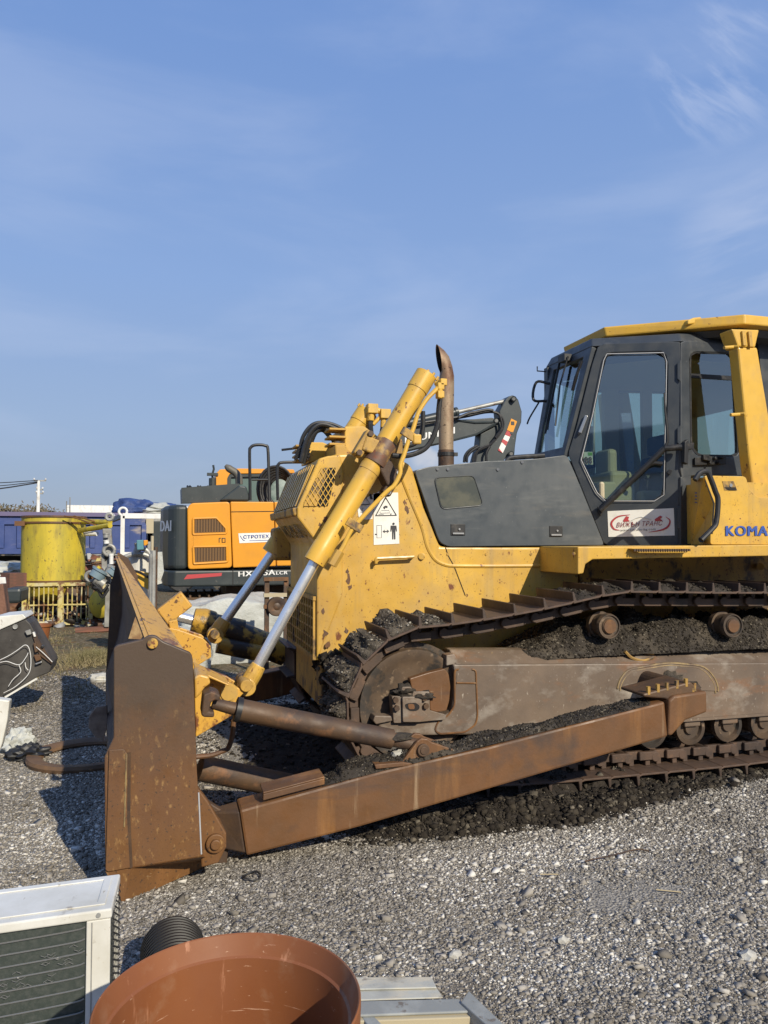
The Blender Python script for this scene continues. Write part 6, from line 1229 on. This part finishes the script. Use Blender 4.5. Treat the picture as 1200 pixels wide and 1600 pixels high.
o = mpl_.build('mud', m_mudl, loc=(0, 0, 0), smooth=True, angle=60, rec=False); tag(o, 'thick dry grassy mud caked on the front shoes of the near track', kind='stuff')
# heap on top of the track frame
hb = MB(); xs_l = np.linspace(2.55, 5.4, 90); 
fz = PY(900, 1016, 5.1).z
def heap(x0, x1, y0, y1, zf_, hf, nxx, nyy, store=None, nst=0, smax=.03, mb=hb):
    vs = []
    for i in range(nxx+1):
        for j in range(nyy+1):
            x = lerp(x0, x1, i/nxx); y = lerp(y0, y1, j/nyy); vs.append(Vector((x, y, zf_(x, y)+hf(x, y))))
    mb.add(vs, [(i*(nyy+1)+j, (i+1)*(nyy+1)+j, (i+1)*(nyy+1)+j+1, i*(nyy+1)+j+1) for i in range(nxx) for j in range(nyy)])
    for k in range(nst):
        x = random.uniform(x0, x1); y = random.uniform(y0, y1); h = hf(x, y)
        if h > .004 and store is not None: store[0].append((x, y, zf_(x, y)+h)); store[1].append(random.uniform(.006, smax))
def hframe(x, y):
    e_ = min(1, max(0, (x-2.45)/.5)); v = (y-5.0)/.45; return e_*(.02+.22*math.sin(max(0, min(1, v))*math.pi*.62))*(.8+.55*noise.fractal(Vector((x*4, y*4, 1)), 1, 2, 5))
heap(2.45, 5.4, 5.0, 5.5, lambda x, y: fz-.05+min(.06, (y-5)*.8), hframe, 220, 34, dark, 9000, .016)
# on the push arm
a0_, a1_ = PY(505, 1228, AY), PY(1035, 1097, AY)
def armz(x, y): return lerp(a0_.z, a1_.z, (x-a0_.x)/(a1_.x-a0_.x))-.004
def harm(x, y):
    u = (x-a0_.x)/(a1_.x-a0_.x); v = (y-AY)/.2; k = min(1, max(0, u*14))*min(1, (1-u)*8)*max(0, 1-(2*v-1.05)**4); return k*(.022+.035*noise.fractal(Vector((x*5, y*9, 4)), 1, 2, 4)+(.035 if .05 < u < .35 else .0))
heap(a0_.x, a1_.x, AY+.006, AY+.195, armz, harm, 420, 22, dark, 2600, .012)
m = MB(); m.lump(PY(*z7((780, 560))[0], FY+.0), (.10, .07, .085), 5, 3, .3); m.lump(PY(*z7((850, 575))[0], FY-.05), (.1, .06, .03), 7, 3, .3); m.lump(PY(*b8((500, 440))[0], FY), (.08, .06, .05), 8, 3, .4); m.lump(PY(*b8((650, 470))[0], FY), (.09, .06, .03), 9, 3, .4)
for v, f_ in ((m.v, m.f),): hb.add(v, f_)
o = hb.build('mud', m_mud, loc=(0, 0, 0), smooth=True, angle=60, rec=False); tag(o, 'dark mud heaped on the track frame and along the push arm', kind='stuff')
# ground mud along and under the near track
gb = MB()
def hg(x, y):
    k = max(0, min(1, (x-.5)/1.0)); yl = float(np.interp(x, [.3, 1.2, 2.6, 3.3, 4.6], [5.0, 4.36, 4.34, 4.58, 4.86]))+.12*noise.noise(Vector((x*2.5, 0, 0))); v = max(0, min(1, (y-yl)/.14)); w = max(0, min(1, (8.4-y)/.5))
    return k*v*w*((.022 if y < 4.88 else .05)+(.07 if y < 4.88 else .085)*max(0, noise.fractal(Vector((x*3.2, y*3.2, 7)), 1, 2, 6)+.35)*(1 if y < 5.1 else .7))*(1.25 if x < 3.2 else .8)-.012
heap(.4, 6.2, 4.15, 8.6, lambda x, y: gh(x, y), hg, 330, 200, None, mb=gb)
o = gb.build('mud', mat('ground mud', C(.030, .025, .021), .95, 0, (C(.055, .046, .038), 9, (1, 1, 1), .4, .65), [(C(.12, .10, .08), 50, (1, 1, 1), .63, .7)], (38, 1, .03), spec=.2), loc=(0, 0, 0), smooth=True, angle=70, rec=False); tag(o, 'dark churned mud on the ground under and beside the near track', kind='stuff')
for k in range(22000):
    x = random.uniform(.6, 5.8); y = float(np.interp(x, [.6, 1.2, 2.6, 3.3, 4.6, 5.8], [4.6, 4.36, 4.34, 4.58, 4.86, 4.95]))-.03+abs(random.gauss(0, .30)); h = hg(x, y)
    if random.random() < (.25 if h < 0 else 1): dark[0].append((x, y, gh(x, y)+max(0, h)+.003)); dark[1].append(random.uniform(.008, .045) if random.random() < .10 else random.uniform(.004, .014))
for k in range(6000):
    x = random.uniform(.2, 5.5); y = random.uniform(4.8, 8.8); dark[0].append((x, y, gh(x, y)+max(0, hg(x, y)))); dark[1].append(random.uniform(.006, .03))
# broken clods packed at the nose under the radiator
for k in range(1800):
    x = random.uniform(1.05, 1.6); z = random.uniform(.35, .95); y = random.uniform(5.3, 5.9); dark[0].append((x+.25*(1-z), y, z)); dark[1].append(random.uniform(.02, .07))
chips('mud_clods', np.array([tuple(p) for p in dark[0]]), np.array(dark[1]), m_clod, 'dark broken mud clods over the tracks, push arm and ground', flat=.8)
chips('dry_mud', np.array([tuple(p) for p in lite[0]]), np.array(lite[1]), m_clodd, 'dry grassy mud caked on the front shoes of the near track', flat=.7)
# =================== FOREGROUND ===================
m_acw = mat('white enamelled sheet', C(.68, .67, .62), .4, 0, (C(.52, .50, .43), 3, (1, 1, 1), .44, .7), [(C(.28, .24, .18), 7, (1, 1, 1), .62, .70), (C(.38, .33, .24), 30, (1, .4, 1), .64, .70)], (30, .05, .002))
m_fin = mat('heat exchanger fins', C(.055, .068, .060), .45, .3, (C(.09, .10, .09), 60, (1, 1, 1), .4, .7), [], (220, .4, .003))
ZT = .62
Pf = PZ(173, 1419, ZT); u_ = (PZ(0, 1443, ZT)-Pf); u_.normalize(); u_ = Vector((u_.x, u_.y, 0)).normalized()
vb = (PZ(190, 1371, ZT)-Pf); Lb = vb.length; vb = vb.normalized(); vv = Vector((-u_.y, u_.x, 0)); vv = vv if vv.dot(vb) > 0 else -vv
mix = (vb*.62+vv*.38).normalized(); vv = mix; u_ = Vector((-vv.y, vv.x, 0)) if Vector((-vv.y, vv.x, 0)).dot(u_) > 0 else Vector((vv.y, -vv.x, 0))
u_ = (u_+Vector((0, 0, -.035))).normalized()
ac = thing('air_conditioner', 'white outdoor air conditioner unit with bent dark fins at the bottom left corner', 'air conditioner', Pf+u_*.4+vv*.14-Vector((0, 0, ZT)))
UP = Vector((0, 0, 1)); Wd, Dp = .82, .255
def A3(a, b, c): return Pf+u_*a+vv*b+UP*(c-ZT)
def obox(mb, a0, a1, b0, b1, c0, c1):
    mb.add([A3(a, b, c) for a in (a0, a1) for b in (b0, b1) for c in (c0, c1)], [(0, 1, 3, 2), (4, 6, 7, 5), (0, 4, 5, 1), (2, 3, 7, 6), (0, 2, 6, 4), (1, 5, 7, 3)]); return mb
m = MB(); obox(m, -.004, Wd, -.004, Dp, ZT-.03, ZT); lid = m.build('top_panel', m_acw, ac, bevel=.006, seg=3)
m = MB(); m.ring([A3(.02, .03, ZT), A3(Wd-.02, .03, ZT), A3(Wd-.02, Dp-.02, ZT), A3(.02, Dp-.02, ZT)], [A3(.045, .05, ZT), A3(Wd-.045, .05, ZT), A3(Wd-.045, Dp-.04, ZT), A3(.045, Dp-.04, ZT)], (0, 0, .004)); m.build('pressed_rim', m_acw, lid, bevel=.002)
m = MB(); obox(m, 0, .07, -.002, .012, .0, ZT-.03); m.build('corner_post', m_acw, ac, bevel=.003)
m = MB(); obox(m, .052, .055, -.004, -.001, .0, ZT-.035); m.build('post_groove', m_gst, ac)
m = MB(); obox(m, 0, .012, Dp-.02, Dp, .0, ZT-.03); m.build('corner_post', m_acw, ac, bevel=.003)
m = MB(); obox(m, 0, Wd, -.001, .02, 0, .07); m.build('base_rail', m_acw, ac, bevel=.003)
m = MB(); obox(m, Wd-.07, Wd, -.002, Dp, 0, ZT-.03); m.build('end_panel', m_acw, ac, bevel=.003)
m = MB(); obox(m, .07, Wd-.07, .012, .03, .07, ZT-.03); m.build('fin_pack', m_fin, ac)
m = MB(); obox(m, .013, .02, .02, Dp-.02, .03, ZT-.03); m.build('fin_pack', m_fin, ac)
m = MB(); m.cyl(A3(.035, -.004, ZT-.014), A3(.035, -.008, ZT-.014), .007, n=12); m.build('screw', m_gst, ac)
m = MB()
for i in range(15):
    z = ZT-.055-i*.036; pts = [A3(.07+.66*k/16, .004-.0*k, z-.006*math.sin(k/16*3.1)) for k in range(17)]
    pts = [A3(.075, .010, z+.004), A3(.11, .006, z), A3(.3, .004, z-.006), A3(.5, .004, z-.008), A3(Wd-.08, .008, z-.002)]; m.tube(smooth(pts, 4), .0023, 5)
m.build('guard_wire', m_steel, ac, smooth=True)
m = MB(); zzg = lambda a, c: A3(a, .001, c)
rgg = random.Random(2)
for k in range(60):
    cx_, cz_ = rgg.choice(((.16, ZT-.13), (.30, ZT-.20), (.36, ZT-.22), (.22, ZT-.16), (.40, ZT-.27), (.34, ZT-.30))); a_, c_ = cx_+rgg.gauss(0, .035), cz_+rgg.gauss(0, .02); L = .012; s = rgg.choice((-1, 1))
    m.tube([zzg(a_-L, c_-L*.6*s), zzg(a_, c_), zzg(a_+L, c_-L*.5*s)], .0009, 4)
m.build('bent_mesh', m_steel, ac)
m = MB()
for i in range(26):
    z = ZT-.04-i*.021
    m.tube([A3(-.004, .03+.02*(k), z+(.008 if k % 2 else -.008)) for k in range(13)], .0012, 4)
m.build('side_mesh', m_black, ac)
m = MB(); obox(m, .33, .37, -.004, -.001, ZT-.040, ZT-.030); m.build('small_label', m_steel, ac)
# terracotta tub
RZ = .74; pr_ = PZ(400, 1456, RZ); tcx = None
cd_ = Vector((math.sin(YAW), math.cos(YAW), 0)); cr_ = Vector((math.cos(YAW), -math.sin(YAW), 0))
Rr = .292; tc_ = cd_*(pr_.dot(cd_)-Rr)+cr_*(-.343); tc_.z = 0
tub = thing('plastic_tub', 'large open terracotta brown plastic tub in the bottom foreground', 'tub', tc_)
m_tub = mat('terracotta plastic', C(.235, .082, .026), .58, 0, (C(.20, .068, .026), 3, (1, 1, .4), .4, .7), [(C(.38, .17, .09), 9, (2, 2, .25), .64, .69), (C(.46, .27, .17), 24, (1, 1, 4), .665, .69), (C(.44, .25, .16), 9, (.4, .4, 7), .685, .70), (C(.30, .17, .10), 6, (1, 1, 1), .56, .8)], (20, .04, .004), rvar=.08)
m = MB(); pf = [(0.0, .02), (0.0, .262), (.05, .268), (.50, .273), (RZ-.13, .276), (RZ-.125, .288), (RZ-.02, .292), (RZ-.004, .292), (RZ, .289), (RZ-.002, .286), (RZ-.048, .270), (RZ-.052, .264), (.30, .258), (.04, .25), (.03, .02)]
m.lathe(tc_, (0, 0, 1), pf, 96); tb3 = m.build('tub_wall', m_tub, tub, smooth=True, angle=16)
m = MB(); m.lathe(tc_+Vector((0, 0, RZ-.17)), (0, 0, 1), [(0, .274), (.0, .282), (.02, .282), (.02, .274)], 96, cap=False); m.build('outer_ridge', m_tub, tub, smooth=True)
# black corrugated pipe
e0_ = PZ(270, 1433, .25); e0_.z = .126; dirp = Vector((-e0_.x, -e0_.y, 0)).normalized(); dirp = (dirp+cr_*.05+Vector((0, 0, .12))).normalized()
pf = []; s = 0
while s < .55: pf += [(s, .108), (s+.006, .124), (s+.018, .124), (s+.024, .108)]; s += .030
pf = [(.0, .09), ]+pf+[(s, .09)]
m = MB(); m.lathe(e0_, dirp, [(a, b) for a, b in pf], 40); cp = m.build('corrugated_pipe', mat('black polyethylene', C(.006, .006, .007), .45, spec=.25), smooth=True, angle=40); tag(cp, 'short black corrugated pipe lying on gravel behind the terracotta tub', 'pipe')
# galvanised profiles and frame at the bottom
m_galv = mat('galvanised sheet', C(.46, .46, .41), .5, .0, (C(.34, .34, .31), 5, (1, 1, 1), .4, .65), [(C(.56, .50, .38), 8, (.4, 1, 1), .50, .66), (C(.22, .20, .16), 5, (1, 1, 1), .56, .66), (C(.25, .22, .18), 16, (1, 1, 1), .64, .70)], (30, .15, .003))
m_galvd = mat('grey aluminium', C(.25, .26, .25), .5, .0, (C(.34, .35, .33), 9, (1, 1, 1), .45, .7), [(C(.16, .14, .12), 18, (1, 1, 1), .62, .68)], (40, .2, .003))
def flat(pts, z, th, nm, mm, par=None, bev=.004): m = MB(); m.prism([PZ(x, y, z) for x, y in pts], (0, 0, -th)); return m.build(nm, mm, par, bevel=bev)
sh_ = thing('metal_sheet', 'pale galvanised folded sheet lying on gravel right of the tub', 'sheet', PZ(610, 1540, 0))
flat(c2((100, 186), (618, 184), (650, 250), (110, 262)), .075, .006, 'upper_fold', m_galv, sh_); flat(c2((110, 264), (650, 253), (690, 312), (120, 330)), .066, .006, 'lower_fold', m_galv, sh_)
wf = thing('window_frame', 'old grey and cream window frame lying on gravel right of the tub', 'frame', PZ(660, 1590, 0))
flat(c2((120, 336), (788, 320), (860, 398), (130, 424)), .10, .010, 'frame_rail', m_galvd, wf)
flat(c2((850, 268), (880, 300), (1300, 700), (1200, 700), (800, 340)), .11, .05, 'frame_stile', m_galvd, wf); flat(c2((800, 345), (830, 350), (1180, 700), (1150, 720)), .085, .06, 'stile_seal', m_black, wf)
flat(c2((150, 395), (230, 400), (520, 700), (380, 700)), .09, .05, 'frame_stile', m_galvd, wf)
flat(c2((150, 425), (860, 400), (880, 436), (150, 462)), .088, .05, 'inner_ledge', m_cream, wf)
flat(c2((280, 432), (748, 416), (742, 540), (240, 560)), .06, .012, 'cream_panel', m_cream, wf); flat(c2((752, 412), (870, 405), (1150, 700), (760, 700)), .045, .02, 'cream_panel', m_cream, wf)
# wire rod, small ring, sticks
m = MB(); m.tube(smooth([PZ(x, y, .014) for x, y in ((914, 1346), (925, 1343), (950, 1338), (985, 1329), (1000, 1327), (1014, 1330))], 4), .004, 6); tag(m.build('steel_rod', m_rustd, smooth=True), 'thin bent dark steel rod on the gravel at right', 'rod')
c = PZ(393, 1369, .02); m = MB(); m.tube([c+Vector((.045*math.cos(a), .045*math.sin(a), .006*math.sin(2*a))) for a in [k*math.pi/12 for k in range(25)]], .005, 6, cap=False); tag(m.build('rubber_ring', m_black, smooth=True), 'small black rubber ring on gravel below the push arm front', 'ring')
m = MB(); m.tube([PZ(1025, 1390, .012), PZ(1064, 1394, .012)], .0035, 5); tag(m.build('twig', mat('dry straw', C(.42, .34, .2), .8)), 'pale dry twig on the gravel at the lower right', 'twig')
m = MB(); m.tube([PZ(843, 1366, .012), PZ(872, 1366, .012)], .003, 5); tag(m.build('twig', MATS['dry straw']), 'short pale twig on gravel left of the bent steel rod', 'twig')
# big pale stones lying on the gravel
m_pst = mat('pale stone', C(.50, .48, .42), .85, 0, (C(.34, .32, .28), 9, (1, 1, 1), .4, .65), [], (30, .6, .01))
rst = random.Random(11)
# ---- left middle distance
AYY = 8.6
ap = thing('broken_appliance', 'overturned dark appliance casing with hanging wires at the left edge', 'appliance', (PY(30, 1080, AYY).x, AYY+.3, 0))
m_apd = mat('sooty casing', C(.030, .026, .022), .6, 0, (C(.075, .068, .06), 2.5, (1, 1, 1), .4, .65), [(C(.30, .28, .25), 30, (1, 1, 1), .68, .72)], (20, .3, .006))
m = MB(); m.prism(LY(b3((-300, 400), (0, 292), (215, 200), (250, 235), (435, 568), (412, 645), (300, 690), (40, 850), (-300, 900)), AYY), (0, .45, 0)); cs = m.build('casing', m_apd, ap, bevel=.012)
m = MB(); P = LY(b3((-300, 395), (0, 288), (205, 198), (218, 188), (190, 158), (0, 175), (-300, 260)), AYY-.01); m.prism(P, (0, .5, 0)); m.build('white_lid', m_acw, ap, bevel=.008)
m = MB(); m.prism(LY(b3((300, 690), (312, 700), (45, 858), (36, 846)), AYY-.02), (0, .03, 0)); m.build('white_edge', m_acw, ap)
m = MB(); m.prism(LY(b3((268, 330), (300, 325), (350, 420), (435, 560), (430, 575), (330, 500)), AYY-.03), (0, .03, 0)); m.build('hinge_rail', m_rustd, ap)
for q, mm in ((((280, 500), (330, 495), (345, 535), (300, 555)), m_rust), (((290, 570), (345, 552), (350, 562), (298, 582)), m_steel), (((268, 310), (285, 308), (300, 345), (282, 350)), m_acw), (((205, 300), (250, 285), (262, 325), (225, 335)), m_gst), (((275, 400), (300, 395), (315, 470), (290, 480)), m_rustd), (((345, 415), (368, 425), (358, 445), (335, 435)), m_black)):
    m = MB(); m.prism(LY(b3(*q), AYY-.05), (0, .05, 0)); m.build('fitting', mm, ap, bevel=.005)
m = MB(); c = PY(*b3((128, 262))[0], AYY-.01); m.lathe(c, (0, 1, 0), [(-.01, .014), (-.012, .024), (0, .026)], 16); m.build('grommet', m_gst, ap)
for q in (((0, 540), (80, 500), (150, 455), (210, 415), (245, 450), (258, 560), (235, 660), (130, 760), (30, 815)), ((0, 560), (60, 552), (160, 580), (215, 520), (235, 480)), ((160, 585), (172, 640), (110, 700), (70, 760)), ((210, 560), (215, 600), (235, 625)), ((300, 430), (370, 490), (436, 556))):
    m = MB(); m.tube(smooth(LY(b3(*q), AYY-.06), 4), .0036, 6); m.build('wire', m_wht, ap, smooth=True)
m = MB(); m.prism(LY(b3((-200, 860), (0, 868), (80, 880), (60, 1050), (20, 1230), (0, 1290), (-200, 1400)), 6.4), (0, .10, 0)); tag(m.build('enamel_sheet', m_acw, bevel=.01), 'leaning white panel cut by the left picture edge', 'panel')
m = MB(); c = PZ(24, 1178, 0); m.lump(c+Vector((.02, 0, .09)), (.12, .09, .11), 5, 4, .35, 2.2); tag(m.build('plastic_sack', m_sheet, smooth=True, angle=50), 'crumpled white plastic sack on the ground at left', 'sack')
m = MB(); c = PZ(38, 1186, 0); m.lump(c+Vector((.03, -.02, .04)), (.14, .09, .07), 8, 4, .35, 2.5); tag(m.build('black_bag', m_black, smooth=True, angle=50), 'black crumpled bag next to the white sack', 'bag')
rc = PZ(138, 1172, .06); m = MB(); m.lathe((rc.x, rc.y, .0), (0, 0, 1), [(.0, .36), (.0, .46), (.03, .47), (.055, .46), (.055, .45), (.05, .38), (.04, .35), (.02, .34), (0.0, .36)], 56, cap=False); o = m.build('steel_ring', mat('rusty brown ring', C(.17, .095, .045), .7, 0, (C(.10, .06, .035), 4, (1, 1, 1), .4, .6), [(C(.28, .16, .07), 12, (1, 1, 1), .6, .7)], (40, .3, .006)), smooth=True, angle=40); tag(o, 'rusty brown steel ring lying flat left of the blade', 'ring')
bk = PZ(62, 1006, 0); m = MB(); m.lathe((bk.x, bk.y, 0), (0, 0, 1), [(0, .08), (0, .13), (.30, .17), (.30, .19), (.34, .19), (.34, .17), (.05, .12)], 24); tag(m.build('flower_pot', m_tub, smooth=True, angle=40), 'small terracotta pot on the earth under the yellow cage corner', 'pot')
m = MB(); c = PZ(158, 1064, 0); m.lump(c+Vector((0, 0, .03)), (.16, .12, .07), 4, 3, .2); tag(m.build('rock', m_pst, smooth=True, angle=40), 'flat pale grey rock beside the far bottom of the blade', 'rock')
lbs = ['pale stone on the gravel near the bent rod tip', 'whitish stone in the lower right gravel', 'pale stone resting on the push arm by the brace lug', 'cream stone at the mud edge below the push arm', 'whitish stone in gravel right of the tub rim', 'pale flat stone low at the right edge']
for (px, py, r), lb in zip(((1153, 1347, .03), (880, 1472, .026), (0, 0, .05), (508, 1312, .028), (712, 1496, .03), (1170, 1500, .04)), lbs):
    if px == 0: c = PY(624, 1178, AY+.1)
    else: c = PZ(px, py, 0)+Vector((0, 0, r*.3))
    m = MB(); m.lump(c, (r, r*.8, r*.65), px % 17, 2, .3); tag(m.build('stone', m_pst), lb, 'stone', 'larger pale stones')
